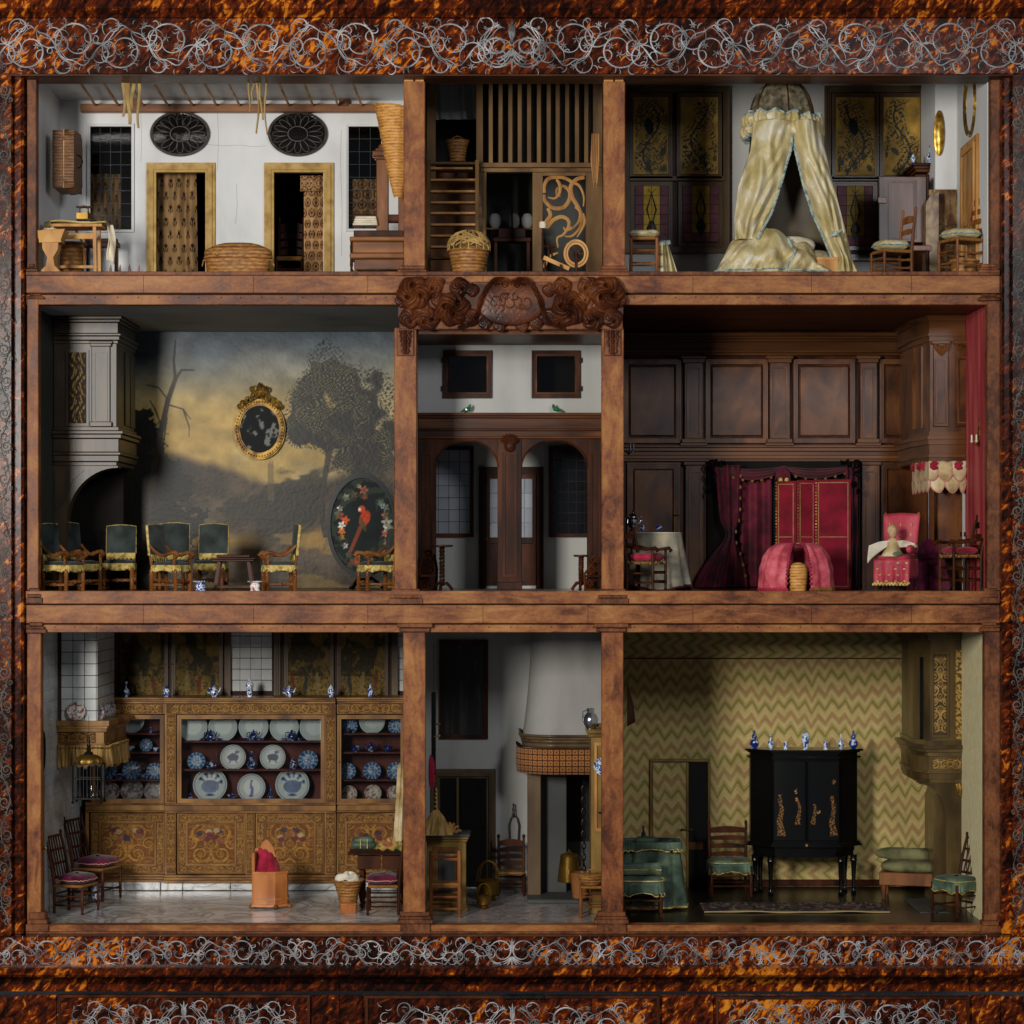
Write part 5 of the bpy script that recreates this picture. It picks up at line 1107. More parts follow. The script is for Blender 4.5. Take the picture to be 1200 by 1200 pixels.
# ================= painted parlour (middle left) =================
ZM = FM-ZC; YM = 360
M['dkgreen'] = mat('dark_green_paint', ['262a26', '363a34', '40433c'], sc=6, st=(1, 1, .5), rough=.5)
M['bronze'] = mat('brown_painted_wood', ['261b10', '3a2b1a', '4e3c24'], sc=20, st=(1, 1, .3), rough=.40, coat=0, spec=.42, bump=.35, bsc=110)
wall(XL-2, XL, 16, YM, FM, CM, 'dkgreen'); wall(PL0-2, PL0-.2, 16, YM, FM, CM, 'dkgreen'); floor(XL, PL0, FM, 'darkfloor'); ceil(XL, PL0, CM, 'offwhite')
def mural(u, v):
    X = 62+402*u; Y = 690-299*v; n = fbm(u*5, v*6, 41, 5); m = fbm(u*22, v*20, 43, 4)
    sky_ = mixc(C('a68a4c'), C('56626a'), sst(500, 400, Y+50*(n-.5))); sky_ = mixc(sky_, C('93908a'), sst(.52, .68, n)*.4); sky_ = mixc(sky_, C('ae8f4e'), sst(.55, .35, n)*sst(430, 500, Y)*.9)
    land = mixc(C('64543c'), C('2c241a'), sst(.3, .7, m*.6+n*.5)); land = mixc(land, C('8a7038'), sst(.52, .62, fbm(u*6, v*14, 47, 3))*sst(590, 640, Y)*.8)
    hz = 548+18*np.sin(X*.02+1)+14*(fbm(u*14, v*0, 3)-.5); col = mixc(sky_, land, sst(hz-6, hz+10, Y))
    far = sst(.47, .56, fbm(u*10, v*12, 51, 4)-.006*np.abs(Y-578)+.12*sst(270, 330, X)); col = mixc(col, C('24231a'), far*sst(535, 560, Y)*sst(660, 600, Y)*.8)
    col = mixc(col, C('5e4c30'), ((np.abs(X-318) < 3.4+.012*(Y-540)) & (Y > 541+2*np.sin(X*2)) & (Y < 585))*.6)
    # path
    d = np.abs(Y-(668-.22*(X-250)+10*np.sin(X*.03))); col = mixc(col, C('9a7634'), sst(20, 6, d)*sst(330, 380, X)*(m > .38)*.85); col = mixc(col, C('94753a'), np.exp(-((X-275)/30)**2-((Y-632)/10)**2)*.8)
    # big right-hand tree
    lf_ = fbm(u*60, v*48, 61, 3); blob = np.full(X.shape, -9.)
    for cx, cy, r, q in ((405, 455, 38, 30), (372, 478, 34, 24), (430, 480, 40, 30), (395, 505, 45, 28), (445, 520, 28, 22), (360, 505, 26, 16), (415, 535, 30, 16), (375, 455, 20, 16)): blob = np.maximum(blob, 1.25-np.hypot((X-cx)/r, (Y-cy)/q))
    lv = np.maximum(leaf(u*75, v*56, 3), leaf(u*95+.4, v*70+.3, 9)); md = (fbm(u*13, v*10, 66, 3)-.5)*2.2; t = np.maximum(sst(.30, .50, np.minimum(blob, .95)+md), lv*sst(-.02, .16, np.minimum(blob, .8)+md*1.1)); gr = mixc(C('15160f'), C('6a6238'), leaf(u*110, v*85, 17)*sst(.46, .6, fbm(u*15, v*13, 72, 3))); col = mixc(col, gr, t*.95)
    tr = sst(4.5, 2.5, np.abs(X-383-5*np.sin(Y*.04)))*(Y > 520)*(Y < 628); col = mixc(col, C('2a261e'), tr*.85)
    # left foliage mass and trunk
    bl = np.full(X.shape, -9.)
    for cx, cy, r, q in ((165, 505, 26, 24), (155, 560, 50, 50), (200, 565, 26, 28), (180, 620, 60, 55), (150, 660, 90, 40), (212, 575, 14, 16)): bl = np.maximum(bl, 1.2-np.hypot((X-cx)/r, (Y-cy)/q))
    t = sst(.15, .32, bl+(lf_-.5)*.9); col = mixc(col, mixc(C('0d0e0a'), C('1c1c14'), lf_), t*.97)
    def seg(P, w0, w1, cc, a=.95):
        nonlocal col
        for i in range(len(P)-1):
            (ax, ay), (bx, by) = P[i], P[i+1]; tt = np.clip(((X-ax)*(bx-ax)+(Y-ay)*(by-ay))/((bx-ax)**2+(by-ay)**2), 0, 1); dd = np.hypot(X-ax-tt*(bx-ax), Y-ay-tt*(by-ay)); f = (i+tt)/(len(P)-1); w_ = w0+(w1-w0)*f
            col = mixc(col, C(cc), sst(w_, w_*.6, dd)*a)
    seg([(163, 690), (170, 640), (176, 580), (186, 520), (197, 470), (206, 445)], 6.5, 3, '2a2014'); seg([(206, 447), (204, 425), (206, 400)], 2.6, .9, '221c14'); seg([(205, 447), (213, 435), (228, 435)], 2.4, 1.2, '2a2418')
    for P in (((198, 470), (186, 455), (172, 452)), ((198, 475), (215, 480), (224, 492)), ((190, 500), (182, 480), (176, 470)), ((215, 480), (222, 500), (222, 512)), ((196, 490), (192, 520), (188, 540))): seg(P, 1.3, .7, '1c1812', .8)
    return np.clip(col*(.78+.44*m)[..., None]*1.04, 0, 1)
mw = pp(mural, 62, 463, 389, 693, YM-1, 1.0); mw.c = np.asarray(mw.c)
mo = mw.obj('painted_wall', 'canvas', kind='structure')
wall(XL, PL0-2, YM, YM+4, FM, CM, 'dkgreen')
ch = thing('chimney_piece', 'dark panelled chimney piece with stepped cornice on the left of the painted parlour', 'chimney piece', 100, 693, 150, real=True)
Q = lambda b, n_, m='bronze': b.obj(n_, m, ch, world=True)
YC_ = 150; xa = XL+.5; xb = wx(137, YC_)
def blk(dx, p0, p1, nm, m='bronze', ye=290, bev=.8): b = B(); b.box(xa, xb+dx, YC_-dx, ye+dx*0, wz(p1, YC_), wz(p0, YC_), bev); return Q(b, nm, m)
blk(0, 392, 502, 'breast')
for dx, p0, p1 in ((9, 366.5, 371), (7, 371, 374.5), (4.5, 374.5, 378), (2, 378, 391), (6, 391, 394), (4, 394, 399), (2, 399, 403)): blk(dx, p0, p1, 'cornice')
for dx, p0, p1 in ((3, 500, 505), (9, 505, 509), (6.5, 509, 514), (3, 514, 530), (5.5, 530, 533.5), (3, 533.5, 541), (0, 541, 546)): blk(dx, p0, p1, 'mantel_moulding')
b = B(); pframe(b, 77, 104, 410, 499, 3, YC_-2.5, YC_, 2); Q(b, 'panel_moulding')
def grot(u, v):
    s_ = np.abs(np.sin(v*22+3*np.sin(u*9))*np.cos((u-.5)*9+2*np.sin(v*15))); m_ = fbm(u*9, v*30, 81, 3); return mixc(C('241c14'), C('8a6a34'), sst(.5, .75, s_*.7+m_*.4)*sst(.5, .35, np.abs(u-.5)))
b = pp(grot, 80.5, 101, 413, 496, YC_-.8, .8); Q(b, 'painted_ornament', 'paint')
b = B(); PB(b, 107, 129, 405, 499, YC_-3, YC_, .8); Q(b, 'pilaster'); b = B(); pframe(b, 110, 126, 412, 494, 1.6, YC_-4, YC_-3); Q(b, 'pilaster_moulding')
for w_, p0, p1 in ((1.5, 402, 406), (3, 399.5, 402.5), (2, 494, 500)): b = B(); PB(b, 107-w_, 129+w_, p0, p1, YC_-4-w_, YC_, .8); Q(b, 'pilaster_block')
for k in (1, 2): b = B(); b.box(xb, xb+1.6, YC_+14+k*44, YC_+50+k*44, wz(496, YC_), wz(408, YC_), .6); Q(b, 'side_panel')
# arched bracket and jamb
n = 14; X0 = wx(64, YC_); pts = [(xa, wz(546, YC_)), (wx(138, YC_), wz(546, YC_))]+[(wx(138-60*math.sin(i/n*PI/2), YC_), wz(548+66*(1-math.cos(i/n*PI/2)), YC_)) for i in range(n+1)]+[(wx(78, YC_), FM), (xa, FM)]
b = B(); b.prism(pts, YC_, YC_+26); Q(b, 'arched_bracket')
b = B(); b.prism([(a, c) for a, c in [(xa+2, wz(550, YC_)), (wx(100, YC_), wz(550, YC_)), (wx(86, YC_), wz(562, YC_)), (wx(75, YC_), wz(590, YC_)), (xa+2, wz(600, YC_))]], YC_-1.4, YC_); Q(b, 'spandrel_panel')
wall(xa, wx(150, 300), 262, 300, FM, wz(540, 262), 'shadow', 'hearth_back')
# parlour chairs
def parlour_chair(label, px, py, y, rz, arms=False, group=None, sc=.97, W=37, H=78):
    t = thing('parlour_chair', label, 'chair', px, py, y, rz, group, sc, ZM); w2, d2, hs = W/2, 17, 31
    for sx in (-1, 1):
        for sy in (-1, 1):
            b = B(); barley(b, (sx*(w2-2), sy*d2, 3), (sx*(w2-2), sy*d2, hs-5), 2.4, 4)
            for z in (1.6, 11, 20): b.ball((sx*(w2-2), sy*d2, z), 2.7, 8, (1, 1, .8))
            b.obj('leg', 'midwood', t)
    for q in ((-w2+2, -d2, w2-2, -d2, 11), (-w2+2, d2, w2-2, d2, 11), (-w2+2, -d2, -w2+2, d2, 8), (w2-2, -d2, w2-2, d2, 8)): b = B(); barley(b, (q[0], q[1], q[4]), (q[2], q[3], q[4]), 1.7, 5); b.ball(((q[0]+q[2])/2, (q[1]+q[3])/2, q[4]), 2.6, 8); b.obj('stretcher', 'midwood', t)
    b = B(); cushion(b, -w2, w2, -d2-2, d2+1, hs-2, hs+5); b.obj('seat', 'greenvel', t)
    b = frill(-w2-.8, w2+.8, -d2-2.6, d2+1.6, hs+.5, 9, 80, 14); b.obj('fringe', 'yfringe', t, solid=.6)
    b = B()
    def bk(u, v): x = (-w2+1)+(W-2)*u; z = hs+12+(H-hs-12)*v+(1.6*math.sin(PI*u) if v > .9 else 0); return x, z, d2+1+(z-hs)*.10
    for f, dy in ((0, -2.2), (1, 2.2)): pass
    vs = []; F = []; nu, nv = 9, 7
    for dy, bul in ((-2.4, -1.2), (2.2, .4)):
        for j in range(nv):
            for i in range(nu): x, z, yy = bk(i/(nu-1), j/(nv-1)); vs.append((x, yy+dy+bul*math.sin(PI*i/(nu-1))*math.sin(PI*j/(nv-1)), z))
    o = nu*nv
    for s_ in (0, 1): F += [tuple(s_*o+k for k in ((j*nu+i, j*nu+i+1, (j+1)*nu+i+1, (j+1)*nu+i) if s_ == 0 else (j*nu+i, (j+1)*nu+i, (j+1)*nu+i+1, j*nu+i+1))) for j in range(nv-1) for i in range(nu-1)]
    rim = [i for i in range(nu)]+[j*nu+nu-1 for j in range(1, nv)]+[(nv-1)*nu+i for i in range(nu-2, -1, -1)]+[j*nu for j in range(nv-2, 0, -1)]
    F += [(rim[i], rim[i-1], rim[i-1]+o, rim[i]+o) for i in range(len(rim))]
    b.add(vs, F); b.obj('backrest', 'greenvel', t, ang=50)
    b = B(); b.tube([(lambda x, z, yy: (x, yy+.2, z))(*bk(*p)) for p in [(0, k/8) for k in range(9)]+[(k/6, 1) for k in range(1, 7)]+[(1, 1-k/8) for k in range(1, 9)]], 1.0, 6, sq=1.7); b.obj('gimp_edge', 'yfringe', t)
    b = B(); b.grid(lambda u, v: (-w2+1+(W-2)*u, d2+2-2.8, hs+13-(6+2.2*abs(math.sin(u*PI*7)))*v), 44, 3); b.obj('back_fringe', 'yfringe', t, solid=1)
    for sx in (-1, 1): b = B(); b.tube([(sx*(w2-2.5), d2, hs), (sx*(w2-2.5), d2+2, hs+14)], 1.8, 6); b.obj('back_post', 'midwood', t)
    if arms:
        for sx in (-1, 1):
            x = sx*(w2-.5); b = B(); b.tube([(x, d2+1, hs+24), (x, d2-5, hs+18), (x, d2-13, hs+12.5), (x, -3, hs+12), (x, -d2+6, hs+15), (x, -d2-1, hs+15.5), (x, -d2-5, hs+12), (x, -d2-2, hs+9.5), (x, -d2+1, hs+11)], [1.5, 1.8, 2.2, 2.2, 2.4, 2.7, 2.6, 2.0, 1.4], 8)
            for k in range(6): b.ball((x, -d2-3+k*3.2, hs+15+math.sin(k)), 1.9, 6)
            b.obj('arm', 'midwood', t)
            b = B(); barley(b, (x, -d2+1, hs), (x, -d2+1, hs+12), 1.8, 2); b.obj('arm_post', 'midwood', t)
    return t
parlour_chair('green velvet armchair with yellow fringe nearest the left wall of the parlour', 74, 691, 60, 63, True, H=80)
parlour_chair('green velvet armchair half hidden behind the leftmost parlour armchair', 94, 690, 150, 52, True, H=80)
parlour_chair('green velvet side chair standing square-on under the parlour chimney piece', 140, 690, 215, 3, H=76)
parlour_chair('green velvet armchair in profile facing right beneath the painted bare tree', 200, 692, 60, 66, True, H=79)
parlour_chair('green velvet side chair directly behind the armchair facing right', 201, 690, 190, -2, H=79, W=38)
parlour_chair('green velvet side chair square-on behind the small tea table', 247, 690, 180, -3, H=78)
parlour_chair('green velvet armchair in profile facing left beside the small tea table', 327, 692, 60, -76, True, H=79)
parlour_chair('green velvet armchair facing left in front of the painted parrot table', 441, 692, 60, -68, True, H=74)
t = thing('tea_table', 'low dark wooden tea table with splayed trestle legs in the parlour', 'table', 275, 692, 70, zw=ZM)
b = B(); b.box(-27, 26, -16, 16, 37, 39, .6); b.box(-25, 24, -14, 14, 34.5, 37, .6); b.obj('tabletop', 'dkwood', t); b = B(); b.box(-20, 19, -11, 11, 39, 42.5, 1); b.obj('raised_tray', 'dkwood', t)
for sx in (-1, 1):
    for sy in (-1, 1): b = B(); b.tube([(sx*(22)+(sx < 0)*0, sy*11, 0), (sx*17, sy*9, 35)], 2.6, 4, sq=.7); b.obj('leg', 'dkwood', t)
b = B(); b.box(-21, 21, -13, -10, 3, 7, .5); b.obj('stretcher', 'dkwood', t)
def spit(label, px, m):
    t = thing('spittoon', label, 'spittoon', px, 692.5, 14, zw=ZM)
    b = B(); b.lathe([(5.5, 0), (6, 1), (5.2, 3), (6.4, 6), (6, 8), (4.4, 9.2), (5.5, 10), (9.2, 11.6), (9.4, 12.4), (5, 11), (.2, 7)], (0, 0, 0), 22); b.obj('bowl', m, t)
M['famille'] = mat('red_flowered_china', ['e4e4de', 'e4e4de', 'b04a3a', '5a8a7a'], sc=90, lo=.4, hi=.75, det=1, rough=.12, coat=.5)
spit('small white china spittoon with dark sprigs on the sill under the tea table', 235, 'bw'); spit('small white china spittoon with red flowers right of the tea table', 299, 'famille')
# gilt oval mirror
t = thing('oval_mirror', 'carved gilt oval mirror with spotted old glass hanging on the painted wall', 'mirror', 304.5, 503, YM-8)
n = 56; b = B()
for a0, a1, y0, y1 in ((30, 27.5, -1, 5), (28.5, 24.5, -4.5, 5), (25, 23, -2.5, 5)): b.ring(ell(0, 0, a0, a0*1.185, n), ell(0, 0, a1, a1*1.20, n), y0, y1)
for i in range(52): a = 2*PI*i/52; b.ball((27*math.cos(a), -4, 32*math.sin(a)), 1.5, 6)
b.obj('frame', 'gilt', t)
b = B(); 
def mg(u, v): 
    n_ = fbm(u*7, v*7, 91, 4); return mixc(C('0c0e10'), C('7a7a74'), sst(.60, .66, n_)*.9+.06*n_)
b = picture(mg, -24, 24, -29, 29, 0, 1.2); P = np.array(b.v); q = np.clip(1/np.maximum(1e-3, np.hypot(P[:, 0]/23.6, P[:, 2]/28.2)), 0, 1); b.v = [(x*k_, -.5, z*k_) for (x, y_, z), k_ in zip(P, q)]
M['oldmirror'] = mat('spotted_mirror', None, attr=True, sc=20, rough=.6, metal=0, coat=.0, spec=.15); b.obj('mirror_glass', 'oldmirror', t)
for s in (-1, 1):
    for (cx, cz, r) in ((6, 40, 5), (13, 35, 5.5), (19, 31, 4.5), (23, 27, 3.4), (8, 47, 4)):
        b = B(); b.tube([(s*(cx+r*(1-.7*i/14)*math.cos(2.2+i*.55)), -4-1.5*math.sin(i), cz+r*(1-.7*i/14)*math.sin(2.2+i*.55)) for i in range(15)], [1.9-.06*i for i in range(15)], 6); b.obj('crest_scroll', 'gilt', t)
b = B(); b.lathe([(3, 0), (5, 3), (5.5, 6), (3, 9), (4, 11), (2.4, 14), (.5, 17)], (0, -3, 38), 10, 1, .7); b.obj('crest_finial', 'gilt', t)
# tilt-top parrot table
t = thing('tilt_top_table', 'black oval tilt-top table painted with a red parrot and flower garland', 'table', 424.5, 690, 130, zw=ZM)
def parrot(X, Z):    # local coords, centre 0, half sizes 38 x 57
    col = np.ones(X.shape+(1,))*C('121a1a')*(.8+.5*fbm(X*.08, Z*.08, 101, 3))[..., None]
    fl = [(2, 41, 6, 'b0604a'), (-4, 46, 3, 'c8a088'), (3, 33, 4, '9a4030'), (-19, 33, 5, '8a8a7a'), (-10, 36, 5, '6a4a2a'), (-27, 12, 6, 'b04a30'), (-20, 6, 6, 'c0502c'), (-24, 0, 5, 'd8d0c0'), (-24, -7, 5, 'c06a30'), (-24, -14, 4, '9a6a20'), (-20, -24, 4, '9a9a9a'), (-16, -34, 4, '6a5a3a'), (-9, -43, 6, 'a83a24'), (-14, -46, 4, '7a3020'), (22, 26, 5, '7a8a8a'), (27, 21, 5, '8a9494'), (27, 12, 5, '9a5a44'), (29, 3, 7, 'c8beb0'), (30, -3, 6, 'd8d0c4'), (27, -10, 5, 'b06a54'), (29, -20, 5, 'a08070'), (24, -32, 5, '9a5a3a'), (12, -42, 5, '8a7a5a'), (-26, 20, 4, 'c8c0b0'), (-30, 14, 3, '9a9a9a')]
    for k, (x, z, r, c) in enumerate(fl):
        a = np.arctan2(Z-z, X-x); d = np.hypot(X-x, Z-z)/(r*(.8+.25*np.cos(5*a+k))); sh = .7+.5*fbm(X*.3, Z*.3, 105, 2); col = mixc(col, C(c)*sh[..., None], sst(1.05, .8, d)); col = mixc(col, C('3a2a18'), sst(.3, .1, d)*.6)
    g = sst(.55, .62, fbm(X*.16, Z*.16, 111, 3)+.2*sst(.5, .75, np.hypot(X/38, Z/57))-.12)*(np.hypot(X/38, Z/57) > .55); col = mixc(col, C('3a4432'), g*.6)
    body = np.hypot((X-3)*.9+(Z-8)*-.35, ((Z-8)+(X-3)*.4)*.55)/6.2; col = mixc(col, C('b23c22')*(.8+.4*fbm(X*.3, Z*.3, 7, 2))[..., None], sst(1.05, .85, body))
    head = np.hypot(X+.5, Z-19)/4.4; col = mixc(col, C('b8442a'), sst(1.05, .85, head)); col = mixc(col, C('d8c8b0'), sst(1, .7, np.hypot(X+3, Z-18.5)/2.2))
    tail = np.abs((X+6)-(Z+12)*.42)/(2.6+.02*(Z+30)); col = mixc(col, C('7a3a24'), sst(1, .7, tail)*(Z < -1)*(Z > -32)*.95); wg = np.hypot((X-1)*.7+(Z-1)*.2, (Z-1)*.30+(X-1)*.15)/2.4; col = mixc(col, C('4a4a2c'), sst(1, .7, wg)*.8)
    return col
b = picture(lambda u, v: parrot((u-.5)*76, (v-.5)*114), -38, 38, -57, 57, 0, 1.0); P = np.array(b.v); keep = np.hypot(P[:, 0]/37.5, P[:, 2]/56.5) < 1; q = 1/np.maximum(1, np.hypot(P[:, 0]/37.2, P[:, 2]/56.2))
b.v = [(x*k_, -1.2, z*k_+76) for (x, y_, z), k_ in zip(P, q)]; b.obj('painted_top', 'paint', t)
b = B(); n = 60
for a0, a1, y0 in ((41.5, 38.8, -3.5), (39.5, 37, -4.6)): b.ring(ell(0, 76, a0, a0*1.49, n), ell(0, 76, a1, a1*1.50, n), y0, 4)
b.obj('rim', 'ebony', t); b = B(); b.prism(ell(0, 76, 38, 57, 40), 0, 3); b.obj('back_board', 'ebony', t)
b = B(); turned(b, 0, 12, 4, 66, 4); b.obj('pedestal', 'ebony', t)
for k in range(3): a = k*2*PI/3-PI/2-.5; b = B(); b.tube([(0, 12, 10), (10*math.cos(a), 12+10*math.sin(a), 14), (18*math.cos(a), 12+18*math.sin(a), 8), (24*math.cos(a), 12+24*math.sin(a), 2), (27*math.cos(a), 12+27*math.sin(a), 3)], [2.2, 2.4, 2, 1.8, 2.2], 7); b.obj('foot', 'ebony', t)
# ================= entrance hall (middle) =================
floor(PL1, PR0, FM, 'marblek'); YH = 160
hc = wz(404.5, YH); wall(PL1, PR0, 16, 390, hc, hc+3, 'dkwoodh', 'ceiling'); wall(PL1, PR0, 8, 16, hc, CM+1, 'dkwoodh', 'ceiling_beam')
slabwall(YH, 6, PL1, PR0, wz(484, YH)-1, hc, [H_(521, 574, 413, 464, YH), H_(625, 678, 413, 464, YH)], 'offwhite')
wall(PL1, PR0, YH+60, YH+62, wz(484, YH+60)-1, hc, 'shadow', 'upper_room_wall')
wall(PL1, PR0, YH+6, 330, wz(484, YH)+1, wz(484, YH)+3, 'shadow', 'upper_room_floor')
for a0, a1, lab in ((519, 576.5, 'left square wooden window high on the white hall wall'), (623, 680, 'right square wooden window high on the white hall wall')):
    t = thing('hall_window', lab, 'window', (a0+a1)/2, 466, YH, real=True)
    b = B(); pframe(b, a0, a1, 410.5, 466.5, 4.6, YH-4, YH+3, 2); b.obj('frame', 'dkwood', t, world=True)
    b = B(); pframe(b, a0+4, a1-4, 415, 462, 2.4, YH-2, YH+3); b.obj('casement', 'dkwoodh', t, world=True)
    b = B(); PB(b, a0+7, a1-7, 417, 460, YH+1, YH+2); b.obj('pane', 'dglass', t, world=True)
    for p in (422, 455):
        b = B(); PB(b, a0-1.6 if a0 < 560 else a1-1, a0+1 if a0 < 560 else a1+1.8, p-3, p+3, YH-5, YH-2, .4); b.obj('hinge', 'iron', t, world=True)
for px_, m_, lab in ((547, 1, 'small green glazed bird ornament on the hall cornice, left'), (652, -1, 'small green glazed bird ornament on the hall cornice, right')):
    t = thing('green_bird', lab, 'ornament', px_, 482.5, YH-12); g = mat('green_glaze', ['12502c', '2f8a4c'], sc=60, rough=.15, coat=.5) if 'green_glaze' not in bpy.data.materials else bpy.data.materials['green_glaze']
    b = B(); b.tube([(-6*m_, 0, 1), (-2*m_, 0, 2.2), (2*m_, 0, 3.2), (3.6*m_, 0, 6), (3*m_, 0, 8.4)], [.6, 2.2, 2.8, 1.9, 1.3], 8); b.obj('body', g, t)
    b = B(); b.tube([(-7*m_, 0, 0), (-3*m_, 0, 1.6)], [.5, 1.6], 6); b.obj('tail', g, t); b = B(); b.tube([(3.6*m_, 0, 8.4), (5.6*m_, 0, 8)], [.8, .2], 5); b.obj('beak', 'gold', t)
hs_ = thing('hall_screen', 'carved dark walnut screen with two arches and a central pillar across the hall', 'screen', 600, 693, 170, real=True)
Q = lambda b, n_, m='dkwood': b.obj(n_, m, hs_, world=True)
YS = 150
for p0, p1, dy, m in ((484, 487.5, -8, 'dkwoodh'), (487.5, 490, -5, 'dkwoodh'), (490, 502.5, 0, 'walnut3'), (502.5, 505, -4, 'dkwoodh'), (505, 511.5, -1, 'walnut3'), (511.5, 514, -3, 'dkwoodh')):
    if m == 'walnut3' and 'walnut3' not in M: M['walnut3'] = mat('figured_dark_walnut', ['2a150a', '5a3216', '7c4a22'], sc=8, st=(.35, 1, 2.4), dist=1, det=6, rough=.3, coat=.3)
    b = B(); b.box(PL1+.5, PR0-.5, YS+dy, YS+12, wz(p1, YS), wz(p0, YS), .5); Q(b, 'entablature', m)
def arch(x0, x1, top, spring, y0, y1, X0, X1, ptop):
    n = 20; cx = (x0+x1)/2; r = (x1-x0)/2; pts = [(X0, wz(ptop, YS)), (X0, wz(spring, YS)), (x0, wz(spring, YS))]+[(cx-r*math.cos(PI*i/n), wz(spring, YS)+(wz(top, YS)-wz(spring, YS))*math.sin(PI*i/n)) for i in range(1, n)]+[(x1, wz(spring, YS)), (X1, wz(spring, YS)), (X1, wz(ptop, YS))]
    # split to convex strips
    b = B(); zt = wz(ptop, YS)
    for i in range(n):
        a0, a1 = PI*i/n, PI*(i+1)/n; p = (cx-r*math.cos(a0), wz(spring, YS)+(wz(top, YS)-wz(spring, YS))*math.sin(a0)); q = (cx-r*math.cos(a1), wz(spring, YS)+(wz(top, YS)-wz(spring, YS))*math.sin(a1)); b.prism([p, q, (q[0], zt), (p[0], zt)], y0, y1)
    Q(b, 'arch_spandrel')
    b = B(); b.tube([(cx-(r+.6)*math.cos(PI*i/n), y0-1, wz(spring, YS)+(wz(top, YS)-wz(spring, YS)+.6)*math.sin(PI*i/n)) for i in range(n+1)], 1.3, 6); Q(b, 'arch_moulding')
L0, L1 = wx(511, YS), wx(583, YS); R0_, R1_ = wx(611.5, YS), wx(688, YS)
arch(L0, L1, 516.5, 548, YS+1, YS+9, 0, 0, 514); arch(R0_, R1_, 516.5, 548, YS+1, YS+9, 0, 0, 514)
for a0, a1 in ((PL1+.5, L0), (L1, R0_), (R1_, PR0-.5)):
    b = B(); b.box(a0, a1, YS, YS+11, FM, wz(514, YS)-.1, .6); Q(b, 'pier')
    w_ = a1-a0; b = B(); b.ring(rect(a0+w_*.2, a1-w_*.2, FM+16, wz(530, YS)), rect(a0+w_*.32, a1-w_*.32, FM+19, wz(533, YS)), YS-1.4, YS); Q(b, 'pier_moulding')
    b = B(); b.box(a0-.6, a1+.6, YS-3, YS+12, FM, FM+10, .8); Q(b, 'pier_base')
b = B(); xc = (L1+R0_)/2
for k in range(9): a = PI*k/8; b.tube([(xc, YS-3, wz(522, YS)), (xc+7*math.cos(a), YS-6, wz(518, YS)+5*math.sin(a)), (xc+11*math.cos(a), YS-4, wz(516, YS)+9*math.sin(a)*.9)], [2.2, 2, .8], 6)
b.ball((xc, YS-4, wz(523, YS)), 6.5, 10, (1, .7, 1.1)); Q(b, 'carved_capital')
YB2 = 300; wall(PL1, PR0, YB2, YB2+4, FM, wz(484, YB2), 'offwhite', 'rear_wall')
# rear hall door
t = thing('hall_door', 'dark double glazed door in a moulded frame seen behind the hall screen', 'door', 599, 690, YB2, real=True)
Q2 = lambda b, n_, m='dkwood', p=None: b.obj(n_, m, p or t, world=True)
b = B(); y = YB2-5; zt = wz(547, y); xL, xR_ = wx(561, y), wx(637, y)
for d, e, yy in ((0, 4, 0), (4, 8, -2), (8, 10, 0)): 
    b.box(xL+d, xL+e, y+yy, YB2, FM, zt-d); b.box(xR_-e, xR_-d, y+yy, YB2, FM, zt-d); b.box(xL+e, xR_-e, y+yy, YB2, zt-e, zt-d)
Q2(b, 'door_frame', 'frw2' if 'frw2' in M else 'dkwood')
for a0, a1 in ((569, 598.5), (599.5, 629)):
    b = B(); a, c = wx(a0, y), wx(a1, y); fframe(b, a, c, FM+4, wz(556, y), 5.5, y, y+3); lf2 = Q2(b, 'door_leaf')
    b = B(); b.box(a+5, c-5, y+.5, y+2.6, FM+9, wz(637, y), .5); Q2(b, 'lower_panel', 'dkwood', lf2)
    b = B(); b.box(a+4, c-4, y-.2, y+2.8, wz(637, y), wz(630, y), .4); Q2(b, 'lock_rail', 'dkwood', lf2)
    zt2, zb2 = wz(560, y)-1, wz(630, y); 
    for i in range(2):
        for k in range(4): b = B(); b.box(a+5.5+i*(c-a-11)/2+.3, a+5.5+(i+1)*(c-a-11)/2-.3, y+1, y+1.6, zb2+(zt2-zb2)*k/4+.3, zb2+(zt2-zb2)*(k+1)/4-.3); Q2(b, 'pane', 'frost', lf2) if 'frost' in M else (M.__setitem__('frost', mat('milky_glass', ['80848c', '989ca4'], sc=10, rough=.3)), Q2(b, 'pane', 'frost', lf2))
b = B(); b.ball((wx(570.5, y), y-2, wz(632, y)), 1.9, 8); Q2(b, 'door_knob', 'gold')
def rearwin(label, x0, x1, p0, p1, nx, nz, gm):
    t = thing('leaded_window', label, 'window', (x0+x1)/2, p1, YB2, real=True); y = YB2-3; b = B(); pframe(b, x0, x1, p0, p1, 4.5, y-2, YB2, 1); fr = b.obj('frame', 'dkwood', t, world=True)
    X0, X1, Z0, Z1 = wx(x0, y)+4.5, wx(x1, y)-4.5, wz(p1, y)+4.5, wz(p0, y)-4.5; dx, dz_ = (X1-X0)/nx, (Z1-Z0)/nz; first = None; pb = B(); pb.box(-dx/2+.35, dx/2-.35, -.4, .4, -dz_/2+.35, dz_/2-.35)
    for i in range(nx):
        for k in range(nz):
            Lc = (X0+dx*(i+.5), y+1, Z0+dz_*(k+.5))
            if first is None: first = pb.obj('pane', gm, fr); first.location = Vector(Lc)*U-wloc(fr)
            else: share(first, Lc, fr, 'pane')
    b = B(); b.box(X0, X1, y+1.2, y+1.8, Z0, Z1); b.obj('lead_came', 'iron', fr, world=True)
rearwin('tall leaded window with pale panes behind the left hall arch', 497, 555, 523, 629.5, 4, 7, 'frost')
M['nightglass'] = mat('dark_window_glass', ['0c0d10', '14161c'], sc=10, rough=.15, coat=.4)
rearwin('tall leaded window with dark panes behind the right hall arch', 643, 698, 523, 629.5, 5, 8, 'nightglass')
